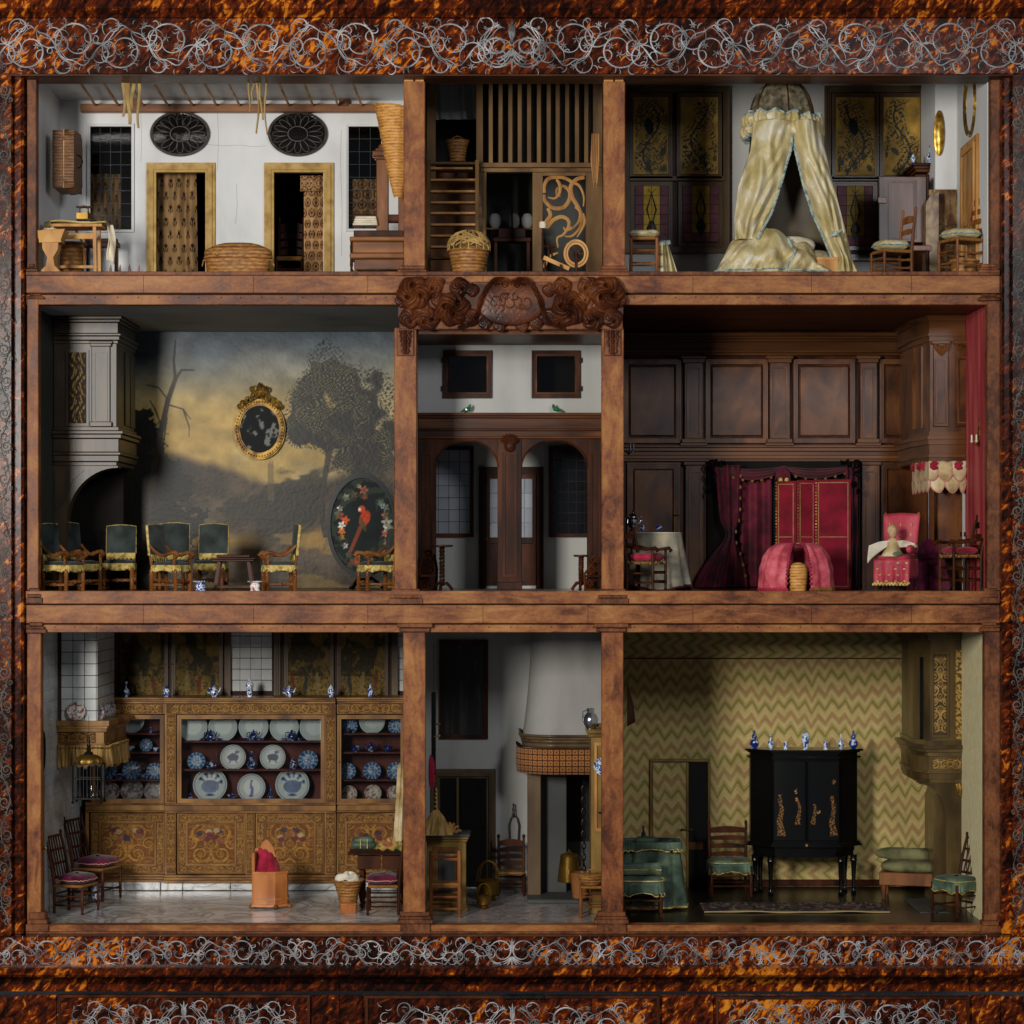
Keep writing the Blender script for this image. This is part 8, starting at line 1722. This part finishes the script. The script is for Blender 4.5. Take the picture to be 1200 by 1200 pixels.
b.grid(lambda u, v: (hood2(0, v)[0], hood2(0, v)[1]+(YQ-hood2(0, v)[1])*u, hood2(0, v)[2]), 6, 20); b.obj('plaster_hood', 'dimpl', hd, world=True, ang=60)
def band(e, p0, p1, nm, m, seg=40):
    b = B(); pts = []; z0, z1 = wz(p1, YH2), wz(p0, YH2)
    for i in range(seg+1):
        x, y_, z = hood2(i/seg, 0); q = min(1, i/seg/.5)*PI/2; pts.append((x-e*math.cos(q), y_-e*math.sin(q)))
    pts = [(pts[0][0], YQ)]+pts; vs = [(x, y_, z) for z in (z0, z1) for x, y_ in pts]; n = len(pts); b.add(vs, [(i, i+1, n+i+1, n+i) for i in range(n-1)]+[tuple(range(n, 2*n))+((2*n),), ] if False else [(i, i+1, n+i+1, n+i) for i in range(n-1)])
    return b.obj(nm, m, hd, world=True, solid=2, ang=60)
M['ochrew'] = mat('ochre_wood', ['5c4420', '80622e', '94783c'], sc=22, st=(1, 1, .4), rough=.42, coat=.1)
for e, p0, p1 in ((7, 861, 864), (5, 864, 867), (3, 867, 871), (1, 871, 877)): band(e*.7, p0, p1, 'mantel_moulding', 'frw')
def checks():
    t_ = NT('checked_valance'); t_.set(.9, 0, 0, .1, .2); tc = t_.n('ShaderNodeTexCoord'); sp = t_.n('ShaderNodeSeparateXYZ'); t_.l(tc.outputs['Object'], sp.inputs[0])
    s_ = t_.math('ADD', t_.math('MULTIPLY', sp.outputs['X'], 600.0), t_.math('MULTIPLY', sp.outputs['Y'], -300.0)); z = t_.math('MULTIPLY', sp.outputs['Z'], 600.0)
    a = t_.math('PINGPONG', s_, 3.9); c = t_.math('PINGPONG', z, 3.6); ln = t_.math('MINIMUM', a, c); d = t_.math('SQRT', t_.math('ADD', t_.math('POWER', t_.math('SUBTRACT', a, 3.9), 2.0), t_.math('POWER', t_.math('SUBTRACT', c, 3.6), 2.0)))
    f = t_.math('MINIMUM', t_.math('MULTIPLY', ln, .8), t_.math('MULTIPLY', d, .55)); t_.l(t_.ramp(f, [(.28, '2c160c'), (.5, '7a4a26'), (.9, 'a06a3a')]), t_.p.inputs['Base Color']); return t_.m
M['checks'] = checks(); band(8.5, 877, 907, 'cloth_valance', 'checks')
z7 = wz(905, YH2)
b = B(); b.box(wx(620, YH2)-2, wx(634, YH2), YH2+20, YH2+34, FB, z7+6, .8); b.obj('jamb', 'frw', hd, world=True)
b = B(); b.box(wx(634, 260), wx(664, 260), 262, YQ-1, FB, z7+10, .8); b.obj('plaster_cheek', 'dkgrey', hd, world=True); b = B(); b.box(wx(664, 260), PR0-1, YQ-8, YQ-1, FB+62, z7+10); b.obj('fireback', 'black', hd, world=True); b = B(); b.box(wx(664, 260), PR0-1, YQ-12, YQ-1, FB, FB+62); b.obj('hearth_back', 'dkgrey', hd, world=True)
b = B(); b.box(wx(618, 180), PR0-1, 190, YQ-2, FB, FB+5, 1); b.obj('hearth_slab', 'dkgrey', hd, world=True)
t = thing('pot_chain', 'iron pot chain with hooks hanging in the kitchen hearth', 'chain', 684, 1030, 230)
for k in range(17):
    b = B(); z = 6+k*6.6; 
    pts = [(2.4*math.cos(a), 0, z+4.3*math.sin(a)) if k % 2 else (.3, 2.4*math.cos(a), z+4.3*math.sin(a)) for a in [i*PI/5 for i in range(10)]]; b.tube(pts, .75, 5, True); b.obj('link', 'iron', t)
b = B(); b.tube([(0, 0, 3), (5, 0, 0), (6, 0, -6), (1, 0, -9), (-5, 0, -6)], 1, 5); b.tube([(-8, 0, -2), (8, 0, 0)], 1.4, 6); b.obj('hook', 'iron', t)
t = thing('brass_milk_can', 'shiny brass can with lid standing on the kitchen hearth', 'can', 667, 1033, 200)
b = B(); b.lathe([(13.5, 0), (14, 1), (10.5, 28), (10.8, 30), (9.5, 32), (3, 34), (1.4, 36), (.3, 38)], (0, 0, 0), 28); b.obj('body', 'brass', t); b = B(); b.tube([(10, 0, 30), (15, 0, 27), (15.5, 0, 18), (12, 0, 14)], .9, 6); b.obj('handle', 'brass', t)
def pail(lab, px, py, y, sc):
    t = thing('brass_pail', lab, 'pail', px, py, y, 0, None, sc, ZB if False else None); b = B(); b.lathe([(9, 0), (10, 1.4), (8, 3.4), (13, 8), (14.5, 22), (15.4, 23.5), (14.6, 24), (.3, 12)], (0, 0, 0), 26); b.obj('bowl', 'brass', t)
    for e in (0, 3): b = B(); b.tube([(-13.5+e*.6, e-1.5, 23)]+[(-(12.5-e)*math.cos(PI*i/12), e-1.5, 30+16*math.sin(PI*i/12)) for i in range(13)]+[(13.5-e*.6, e-1.5, 23)], 1.1, 6); b.obj('handle', 'brass', t)
    for k in range(3): a = k*2*PI/3; b = B(); b.ball((8*math.cos(a), 8*math.sin(a), 0), 2, 8); b.obj('foot', 'brass', t)
pail('larger brass pail with tall hoop handles on the kitchen floor', 572, 1055, 218, 1.0); pail('smaller brass pail in front of the larger pail on the kitchen floor', 567, 1064, 145, .62)
ladder_chair('dark ladder-back chair against the white wall of the cook kitchen', 599, 1042, 275, 0, 31, 28, 64, 27, zw=ZB, slats=4, fin=True)
t = thing('hanging_fire_tongs', 'silver fire tongs hanging on the white wall above the kitchen chair', 'tongs', 602, 985, YQ-6)
for s in (-1, 1): b = B(); b.tube([(0, 0, 30), (s*4, 0, 26), (s*6, 0, 18), (s*5, 0, -4)], .9, 6); b.obj('arm', 'silver', t)
b = B(); b.lathe([(1.5, 28), (2.6, 31), (1.4, 34), (2.2, 37), (1, 40), (2, 42), (.3, 44)], (0, 0, 0), 10); b.obj('knob', 'silver', t)
# left dresser with food
dz2 = thing('kitchen_dresser', 'ochre wooden dresser with white top at the left of the cook kitchen', 'dresser', 526, 1075, 150, zw=ZB)
b = B(); b.box(-25, 20, -18, 24, 2, 84, 1); b.obj('body', 'ochrew', dz2)
for z0_, z1_, e in ((0, 4, 3), (4, 6, 1.5), (80, 83, 2), (83, 86, 3.5), (86, 89, 5)): b = B(); b.box(-25-e, 20+e, -18-e, 24, z0_, z1_, .8); b.obj('moulding', 'ochrew' if z1_ < 89 else 'dkgrey', dz2)
b = B(); fframe(b, -18, 12, 12, 74, 5, -20.5, -18, 2); b.obj('panel_moulding', 'midwood', dz2); b = B(); b.box(-12, 7, -19.5, -18, 22, 68, .6); b.obj('panel', 'dkgrey', dz2)
for x in (-23, 18): b = B(); b.box(x-2.5, x+2.5, -20, -18, 6, 79, .6); b.obj('corner_strip', 'ochrew', dz2)
t = thing('turned_chair', 'light brown open-back chair in front of the kitchen dresser', 'chair', 522, 1078, 85, 180, None, 1, ZB)
for sx in (-1, 1): b = B(); b.tube([(sx*16.5, 12, 0), (sx*16.5, 12, 76)], 2.3, 8); b.ball((sx*16.5, 12, 76), 2.6, 8); b.obj('back_post', 'midwood', t); b = B(); turned(b, sx*17, -12, 0, 38, 2.3); b.obj('leg', 'midwood', t)
for z in (10, 24, 36, 68, 73): b = B(); b.tube([(-16.5, 12, z), (16.5, 12, z)], 1.6, 6); b.obj('rail', 'midwood', t)
b = B(); b.box(-18, 18, -14, 14, 37, 40, 1); b.obj('seat', 'straw', t)
for z in (12, 26): b = B(); b.tube([(-17, -12, z), (17, -12, z)], 1.4, 6); b.obj('rail', 'midwood', t)
M['roast'] = mat('roast_glaze', ['5a240c', 'a05a24', 'c88848'], sc=60, rough=.35)
for lab, px_, m_, dy in (('blue rimmed plate with small brown roast on the dresser, left', 513, 'roast', 0), ('white plate with crisp brown pastries on the dresser, right', 531, 'roast', 4)):
    t = thing('food_plate', lab, 'plate', px_, 983, 142+dy); b = B(); b.lathe([(5, 0), (10, 2), (10.4, 2.6), (5, 1), (.2, 1)], (0, 0, 0), 22); b.obj('plate', 'bw', t)
    for k in range(5): b = B(); a = k*1.3; b.ball((5*math.cos(a)*.8, 4*math.sin(a), 3+1.5*(k % 3)), 3, 8, (1.2, 1, .8)); b.obj('food', m_, t)
t = thing('pastry_tree', 'golden branching pastry or bread ornament standing on the dresser', 'pastry', 527, 981, 150)
for k in range(7): a = (k-3)*.42; b = B(); b.tube([(0, 0, 0), (6*math.sin(a), -2+k % 3, 8*math.cos(a)), (11*math.sin(a)+2*math.sin(k), 0, 15*math.cos(a*.8)), (14*math.sin(a), 1, 14*math.cos(a)+3)], [3.2, 2.4, 1.8, 1.6], 7); b.obj('branch', 'pale', t)
t = thing('hanging_broom', 'pleated buff fan-shaped brush hanging on the left kitchen wall', 'brush', 511, 975, 95)
b = B(); b.lathe([(4, 0), (18, -2), (19, -3), (14, 8), (9, 18), (4, 25), (2, 27), (1.4, 50), (.3, 54)], (0, 0, 0), 48, 1, .6, lambda a, j: 1+(.06*math.cos(a*14) if 0 < j < 5 else 0)); b.obj('bristles', 'buff', t)
b = B(); 
for k in range(9): b.ball((-1, -3, 28+k*5), 1.7, 6)
b.obj('turned_handle', 'dkwood', t)
t = thing('wall_musket', 'long dark gun or clock case hanging upright on the left kitchen wall', 'wall piece', 508, 915, 70)
b = B(); b.box(-2.5, 2.8, -3, 3, 6, 104, 1.2); b.obj('case', 'ebony', t); b = B(); b.tube([(0, 0, 104), (0, 0, 160)], .4, 4); b.obj('cord', 'iron', t)
for z in (52, 66): b = B(); b.tube([(1, -3, z), (6, -5, z+1)], .8, 6); b.ball((7, -5, z+1), 1.3, 6); b.obj('brass_knob', 'gold', t)
b = B(); cushion(b, -6, 2, -4, 3, -8, 30); b.obj('red_pouch', 'redvel', t)
# right pantry cupboard
pc = thing('pantry_cupboard', 'tall narrow ochre cupboard behind the right pillar of the cook kitchen', 'cupboard', 700, 1075, 120, zw=ZB)
b = B(); b.box(-8, 14, -16, 40, 3, 206, .8); b.obj('body', 'ochrew', pc); b = B(); b.box(-11, 14, -19, 42, 206, 210, .8); b.box(-13, 14, -21, 44, 210, 215, 1); b.obj('cornice', 'ochrew', pc); b = B(); b.box(-10, 14, -18, 42, 0, 6, .8); b.obj('plinth', 'ochrew', pc)
b = B(); b.ring(rect(-4, 13, 96, 200), rect(-1, 10, 100, 196), -18, -16); b.obj('door', 'pale', pc); b = B(); b.tube([(1, -17, 118), (7, -20, 118)], 1, 6); b.obj('handle', 'iron', pc)
t = thing('small_stool_on_cupboard', 'small dark wooden stand on top of the ochre pantry cupboard', 'stand', 701, 860, 125); b = B(); b.box(-6, 10, -8, 8, 9, 12, .6); b.box(-6, -3, -7, 7, -16, 9, .5); b.obj('frame', 'midwood', t)
t = thing('pewter_jug', 'bright pewter jug with spout standing on the ochre pantry cupboard', 'jug', 692, 856, 112, zw=None)
b = B(); b.lathe([(5, 0), (4.6, 2), (8, 8), (9, 13), (7, 18), (4, 21), (4.6, 26), (4, 26), (.3, 20)], (0, 0, 0), 20); b.obj('body', 'linen2' if 'linen2' in M else 'silver', t); b = B(); b.tube([(-4, 0, 24), (-9, 0, 22), (-9, 0, 12), (-7, 0, 9)], .9, 6); b.obj('handle', 'silver', t)
t = thing('blue_plate_on_cupboard', 'small blue china plate fixed on the side of the pantry cupboard', 'plate', 706, 898, 90); b = B(); b.lathe([(.3, 0), (7, -1), (10, -3), (10.4, -2.4), (6, .6), (.3, 1)], (0, 0, 0), 24); b.v = [(x, z, y_) for x, y_, z in b.v]; b.obj('plate', 'bw', t)
ladder_chair('light brown low chair holding a small basket by the right kitchen pillar', 697, 1074, 85, 0, 34, 28, 48, 36, 'midwood', 1, 'straw', zw=ZB, fin=False, lean=1)
t = thing('handled_basket', 'small round wicker basket with loop handle on the low kitchen chair', 'basket', 693, 1037, 80); b = B(); wicker(b, [(9, 0), (14, 5), (16.5, 12), (16, 12.3)], n=36); b.obj('basket_body', 'wick', t); b = B(); b.tube([(-5, 0, 12), (-4, -2, 18), (2, -2, 18), (4, 0, 12)], .9, 6); b.obj('handle', 'wick', t)
t = thing('copper_tub', 'brown wooden tub on the kitchen floor beside the hearth', 'tub', 680, 1052, 170); b = B(); b.lathe([(9, 0), (9.5, 2), (12, 28), (12.4, 30), (11.4, 30), (9, 6), (.2, 6)], (0, 0, 0), 22); b.obj('body', 'midwood', t)
# ================= tapestry room (bottom right) =================
YT = 350
floor(PR1, XR, FB, 'darkfloor'); wall(PR1, XR, YT, YT+5, FB, CB, 'flame', 'back_wall'); ceil(PR1, XR, CB, 'dkgrey')
wall(PR1, PR1+1.6, 16, YT, FB, CB, 'flame'); 
def sidewall():
    t_ = NT('flame_stitch_side'); t_.set(.95, 0, 0, .1, .2); v = t_.coord((60, 60, 3), (0, 0, 0), 10); n = t_.noise(v, 1, 3, .5); 
    t_.l(t_.ramp(n, [(.3, 'b07a60'), (.42, 'dccb98'), (.5, 'ecdfb4'), (.58, 'b4b474'), (.68, 'd8c494')]), t_.p.inputs['Base Color']); return t_.m
M['flameside'] = sidewall(); wall(XR-8, XR, 16, YT, FB, CB, 'flameside')
def chevh():
    m = M['flame'].copy(); m.name = 'flame_stitch_turned'; n = [x for x in m.node_tree.nodes if x.type == 'SEPXYZ'][0]; ml = [x for x in m.node_tree.nodes if x.type == 'MATH' and x.operation == 'MULTIPLY']
    for x in ml:
        if x.inputs[0].is_linked and x.inputs[0].links[0].from_node == n:
            s_ = x.inputs[0].links[0].from_socket.name; m.node_tree.links.new(n.outputs['Z' if s_ == 'X' else 'X'], x.inputs[0])
    return m
M['flameh'] = chevh()
b = B(); PB(b, 720, 1060, 735, 772, YT-2, YT+.5); b.obj('upper_border', 'flameh', kind='structure'); b = B(); PB(b, 832, 1062, 1001, 1032, YT-2, YT+.5); b.obj('lower_border', 'flameh', kind='structure')
b = B(); PB(b, 720, 1100, 771, 772.2, YT-3.4, YT-1); b.obj('border_seam', 'dkwood', kind='structure'); b = B(); PB(b, 832, 1100, 1031, 1038, YT-6, YT-1, .8); b.obj('skirting', 'dkwood', kind='structure')
t = W_('jib_door', 'hidden door covered in flame-stitch cloth standing ajar on a black opening', 'door', 797, 1045, YT)
b = B(); PB(b, 806, 831, 893, 1060, YT-2.4, YT-.5); b.obj('dark_opening', 'black', t, world=True)
b = B(); PB(b, 765, 807, 894, 1046, YT-8, YT-3, .8); b.obj('door_leaf', 'flame', t, world=True)
for q in ((761.5, 765, 891, 1046), (829.5, 832.5, 891, 1046), (762, 832, 889.5, 893)): b = B(); PB(b, *q, YT-6, YT-.6, .6); b.obj('door_edging', 'ochrew', t, world=True)
b = B(); PB(b, 804, 807, 894, 1046, YT-10, YT-7, .6); b.obj('leaf_edge', 'ochrew', t, world=True)
b = B(); y = YT-11; b.tube([(wx(800, y), y, wz(972, y)), (wx(812, y), y-2, wz(972, y))], .9, 6); b.ball((wx(799, y), y-1, wz(972, y)), 1.7, 8); b.obj('door_handle', 'gold', t, world=True)
b = B(); PB(b, 806.5, 824, 987, 996, YT-4, YT-2.6, .5); b.obj('inner_shelf', 'midwood', t, world=True)
# black lacquer cabinet
lc = thing('lacquer_cabinet', 'black lacquer bow-fronted cabinet with gilt plants, standing on slender legs', 'cabinet', 943.5, 1049, 272, zw=ZB)
S_ = [(-65, 30), (-65, 12), (-39, -9), (-20, -11.5), (0, -12.5), (20, -11.5), (39, -9), (65, 12), (65, 30)]
def lcb(e, z0, z1, nm, m='ebony'): b = B(); b.prismz([(x*(1+e/65), y_-(e if y_ < 29 else 0)) for x, y_ in S_], z0, z1); return b.obj(nm, m, lc, ang=20)
lcb(-2, 62, 168, 'carcase')
for e, z0, z1 in ((3, 57, 59), (1, 59, 62), (1, 166, 168), (4, 168, 170.5), (1.5, 160, 162), (-5, 50, 57)): lcb(e, z0, z1, 'moulding')
lcb(-6, 44, 50, 'apron')
def bow(x): return -13.2+(x/39)**2*3.6
M['lacq'] = mat('gilded_black_lacquer', None, attr=True, sc=30, rough=.2, coat=.5)
for s in (-1, 1):
    def gp(u, v, s=s):
        c = C('0c0c0c')*np.ones(u.shape+(1,)); 
        for cx, h, w_, z0 in (((.22, .52, .10, .06), (.80, .34, .07, .20)) if s < 0 else ((.20, .26, .07, .20), (.82, .50, .10, .06))):
            env = sst(w_*1.7, w_*.3, np.abs(u-cx-.03*np.sin(v*20))*(1+1.5*np.clip((v-z0)/h, 0, 1)))*(v > z0)*(v < z0+h); m_ = np.maximum(leaf(u*13, v*33, 3+s), leaf(u*17+.4, v*45, 8+s))*sst(.02, .3, env); c = mixc(c, C('b07c42'), m_*.9)
        for fx, fy in (((.72, .62), (.74, .52)) if s < 0 else ((.35, .36), (.86, .74))): d = np.hypot((u-fx)/.08, (v-fy)/.035)+.5*(fbm(u*40, v*40, 8, 2)-.5); c = mixc(c, C('b8844a'), sst(1, .6, d)*leaf(u*11, v*24, 4, .5, .3))
        return c
    b = picture(gp, 0, 36, 0, 92, 0, .7); x0 = -38 if s < 0 else 1.5; b.v = [(x0+x, bow(x0+x)-1.2, z+65) for x, y_, z in b.v]; d = b.obj('door', 'lacq', lc)
    b = B()
    for xx in (x0-.6, x0+35.4): b.box(xx, xx+1.2, bow(xx)-2, bow(xx), 64, 158)
    b.obj('door_edge', 'ebony', d)
b = B(); b.box(-1.5, 1.5, -17, -14, 58, 61, .4); b.obj('lock', 'gold', lc)
for x, yy in ((-41, -6), (41, -6), (-58, 8), (58, 8), (-50, 26), (50, 26)): b = B(); b.lathe([(2.6, 0), (3.6, 2), (1.8, 5), (2, 8), (2.4, 20), (3.4, 38), (4.4, 40), (3.6, 43), (4.6, 46)], (x, yy, 0), 10); b.obj('leg', 'ebony', lc)
zt_ = lc.location.z/U+170.5*lc.scale[2]; 
for kind, px_, sc_, lab in (('gourd', 884, 1.0, 'blue double-gourd vase at the left end of the lacquer cabinet'), ('bottle', 903, .92, 'small bottle vase second from left on the lacquer cabinet'), ('beaker', 920.5, 1.05, 'tiny beaker vase third from left on the lacquer cabinet'), ('tall', 944, 1.05, 'largest pale blue jar in the centre of the lacquer cabinet'), ('beaker', 967.5, 1.05, 'tiny beaker vase third from right on the lacquer cabinet'), ('bottle', 985.5, .92, 'small bottle vase second from right on the lacquer cabinet'), ('gourd', 1000, 1.0, 'dark blue gourd vase at the right end of the lacquer cabinet')):
    o = vase('porcelain_vase', lab, VP[kind], px_, 877, 268 if kind in ('tall', 'beaker') else 285, 'bw2' if kind == 'gourd' else 'bw', 'vase', 'vases on the lacquer cabinet', sc_); o.location.z = zt_*U
# chimney piece
c3 = thing('chimney_piece', 'olive brown painted chimney piece with gilt grotesques against the right wall', 'chimney piece', 1103, 1045, 190, real=True)
def Q3(b, n_, m='olive', p=None): return b.obj(n_, m, p or c3, world=True)
M['olive'] = mat('olive_brown_paint', ['3a2e1a', '584628', '6a5834'], sc=16, st=(1, 1, .3), rough=.34, coat=.3, bump=.08, bsc=50)
yo = 170; x1 = XR-8.5
def oblk(e, a0, p0, p1, nm, ye=300, cant=18): b = B(); xa_ = wx(a0, yo)-e; b.prismz([(xa_-2, yo+cant*1.6), (xa_+cant*.7, yo-e), (x1, yo-e), (x1, ye), (xa_-2, ye)], wz(p1, yo), wz(p0, yo)); return Q3(b, nm)
oblk(0, 1078, 748, 876, 'breast')
for e, p0, p1 in ((8, 736, 740), (5, 740, 744), (3, 744, 750), (2, 868, 873), (9, 873, 877), (6, 877, 881), (3, 881, 886), (1, 886, 903), (3.5, 903, 906), (1.5, 906, 913), (0, 913, 917)): oblk(e, 1078, p0, p1, 'moulding')
n = 14; pts = [(x1, wz(917, yo)), (wx(1078, yo), wz(917, yo))]+[(wx(1078+31*math.sin(i/n*PI/2), yo), wz(919+38*(1-math.cos(i/n*PI/2)), yo)) for i in range(n+1)]+[(wx(1109, yo), FB), (x1, FB)]
b = B(); b.prism(pts, yo, yo+30); Q3(b, 'arched_jamb'); b = B(); b.prism([(wx(1094, yo+34), FB), (wx(1112, yo+34), FB), (wx(1112, yo+34), wz(930, yo)), (wx(1100, yo+34), wz(922, yo)), (wx(1094, yo+34), wz(940, yo))], yo+34, yo+100); Q3(b, 'inner_cheek')
b = B(); pframe(b, 1092, 1112, 764, 864, 2.2, yo-2, yo, 2); Q3(b, 'panel_moulding')
b = pp(acanth(31, 1, '33291c', 'b89250'), 1094.5, 1109.5, 767, 861, yo-.8, .7); Q3(b, 'gilt_grotesque', 'paint')
b = pp(lambda u, v: mixc(C('584628'), C('c09a50'), np.maximum(leaf(u*2.5, v*17, 3, .5, .3), leaf(u*3.5+.5, v*24, 8, .5, .25))*sst(1, .7, np.abs(u-.5)*2)*.85), 1119, 1133, 762, 866, yo-.8, .7); Q3(b, 'gilt_husks', 'paint')
b = pp(acanth(77, 2.4, '463822', 'b08c4c'), 1092, 1136, 889, 901, yo-2.6, .7); Q3(b, 'painted_frieze', 'paint')
b = B(); X, Z = wx(1128, yo), wz(925, yo)
for k in range(5): b.tube([(X+(k-2)*3.6, yo-1.5, Z+8-abs(k-2)*.5), (X+(k-2)*3.0, yo-4, Z-2), (X+(k-2)*1.2, yo-2, Z-12+abs(k-2)*2)], [1.8, 2, .8], 6)
Q3(b, 'gilt_shell', 'gilt'); b = B(); PB(b, 1066+12, 1073+12, 770, 866, yo+12, yo+14, .4); Q3(b, 'side_panel', 'ebony')
b = B(); b.box(wx(1078, 110), wx(1112, 110), 110, 230, FB, FB+.9); b.obj('hearth_stone', 'dkgrey', kind='structure')
t = thing('shell_bracket', 'dark pointed leaf-shaped bracket hanging on the left wall by the pillar', 'bracket', 739, 825, 90); b = B(); b.grid(lambda u, v: (-4+9*math.sin(PI*v*.5)*(u), -3+2*u, 24-50*v*(1-.1*u)), 8, 14); b.obj('leaf', 'dkwood', t, solid=1.4)
# seating
SG = dict(zw=ZB, wood='dkwood', cush='greensilk', valance='greensilk', vedge='yfringe', cth=6)
ladder_chair('dark ladder-back chair with frilled green seat beside the hidden door', 855, 1049, 262, 2, 46, 36, 82, 38, slats=4, lean=4, vdrop=13, **SG)
ladder_chair('dark chair with frilled green seat facing left by the right wall', 1122, 1073, 90, -58, 42, 40, 90, 40, slats=0, vertical=True, lean=14, vdrop=14, **SG)
t = thing('frilled_stool', 'low stool chair with frilled green seat in front of the green draped table', 'chair', 752, 1074, 85, 0, None, 1, ZB)
for sx in (-1, 1):
    for sy in (-1, 1): b = B(); turned(b, sx*22, sy*15, 0, 38, 2.2); b.obj('leg', 'dkwood', t)
for z in (10, 20):
    for yy in (-15, 15): b = B(); b.tube([(-22, yy, z), (22, yy, z)], 1.1, 6); b.obj('stretcher', 'dkwood', t)
b = B(); cushion(b, -25, 25, -18, 18, 37, 46); b.obj('seat', 'greensilk', t); b = frill(-26, 26, -19, 18, 42, 17, 90, 12); b.obj('valance', 'greensilk', t, solid=.5); b = frill_hem(-26, 26, -19, 18, 42, 17); b.obj('hem', 'yfringe', t); b = edging(-26, 26, -19, 18, 43, .9, 40, 0); b.obj('piping', 'yfringe', t)
b = B(); b.grid(lambda u, v: (-26+50*u, 17+2*v, 46+14*v), 10, 5); b.obj('back_rest', 'greensilk', t, solid=3); b = B(); b.tube([(-26+50*i/8, 15, 52) for i in range(9)], .8, 5); b.obj('braid', 'yfringe', t)
t = thing('green_draped_table', 'table covered to the floor in gathered grey green silk beside the pillar', 'table', 762, 1064, 150, zw=ZB)
def sk2(u, v): a = 2*PI*u; r = 33+7*v; w_ = (1.5+3.5*v)*math.sin(a*9+math.sin(a*3)); return ((r+w_)*math.copysign(abs(math.cos(a))**.7, math.cos(a)), (r*.6+w_*.6)*math.copysign(abs(math.sin(a))**.7, math.sin(a)), 76-72*v)
b = B(); b.grid(sk2, 150, 14, True); b.f.append(tuple(range(150))[::-1]); b.obj('cloth', 'greensilk', t, ang=70); b = B(); b.tube([Vector(sk2(i/150, 1)) for i in range(150)], 1.1, 5, True); b.obj('hem', 'yfringe', t)
b = frill(-36, 36, -24, 24, 80, 11, 120, 20); b.obj('top_frill', 'greensilk', t, solid=.6); b = frill_hem(-36, 36, -24, 24, 80, 11, 20, .9, 160); b.obj('frill_hem', 'yfringe', t)
t = thing('dark_green_box', 'dark green silk toilet box with a tiny bottle on the draped table', 'box', 757, 989, 150); b = B(); cushion(b, -13, 13, -8, 8, 0, 9); b.obj('body', 'greensilk', t); b = B(); b.lathe([(2.4, 8), (3, 12), (1, 16), (1.4, 21), (.3, 21)], (-3, 0, 0), 10); b.obj('bottle', 'greenvel', t)
t = thing('silver_dish', 'small silver dish with feet on the green draped table', 'dish', 778, 989, 148); b = B(); b.lathe([(3, 0), (2, 3), (8, 7), (9, 8), (.3, 6)], (0, 0, 0), 18); b.obj('bowl', 'silver', t); b = B(); cushion(b, -11, 11, -4, 6, -1, 4); b.obj('mat', 'greenvel', t)
t = thing('day_bed', 'low wooden day bed with olive cushion half behind the chimney piece', 'day bed', 1070, 1044, 240, -14, None, 1, ZB)
b = B(); b.box(-38, 32, -16, 30, 16, 31, .8); b.obj('frame', 'midwood', t); M['oliv'] = mat('olive_cloth', ['4a4a30', '6a6846', '7a7852'], sc=30, rough=.85, bump=.2)
b = B(); cushion(b, -38, 34, -15, 30, 30, 44); b.obj('mattress', 'oliv', t); b = B(); cushion(b, -46, 30, 10, 32, 42, 56); b.obj('bolster', 'oliv', t)
for x, yy in ((-33, -13), (27, -13), (-33, 26), (27, 26)): b = B(); b.lathe([(1.6, 0), (3.4, 10), (4, 16)], (x, yy, 0), 6); b.obj('leg', 'midwood', t)
# rug
def rugf(u, v): n = fbm(u*60, v*10, 3, 3); m_ = fbm(u*26, v*5, 9, 2); c = mixc(C('2a2422'), C('6a6054'), sst(.45, .7, n)); c = mixc(c, C('5a3a34'), sst(.55, .65, m_)*.6); return mixc(c, C('a08a60'), sst(.10, .04, v))
b = B(); 
x0, x1_ = wx(824, 130), wx(1040, 130); b = picture(rugf, x0, x1_, 0, 70, 0, 1.0); b.v = [(x, 108+z*1.15, FB+1.5+.5*math.sin(x*.05)+.35*math.sin(z*.5+x*.11)) for x, y_, z in b.v]
tag(b.obj('hearth_rug', 'cloth', solid=1.2), 'long narrow dark patterned rug on the black floor before the lacquer cabinet', 'rug')
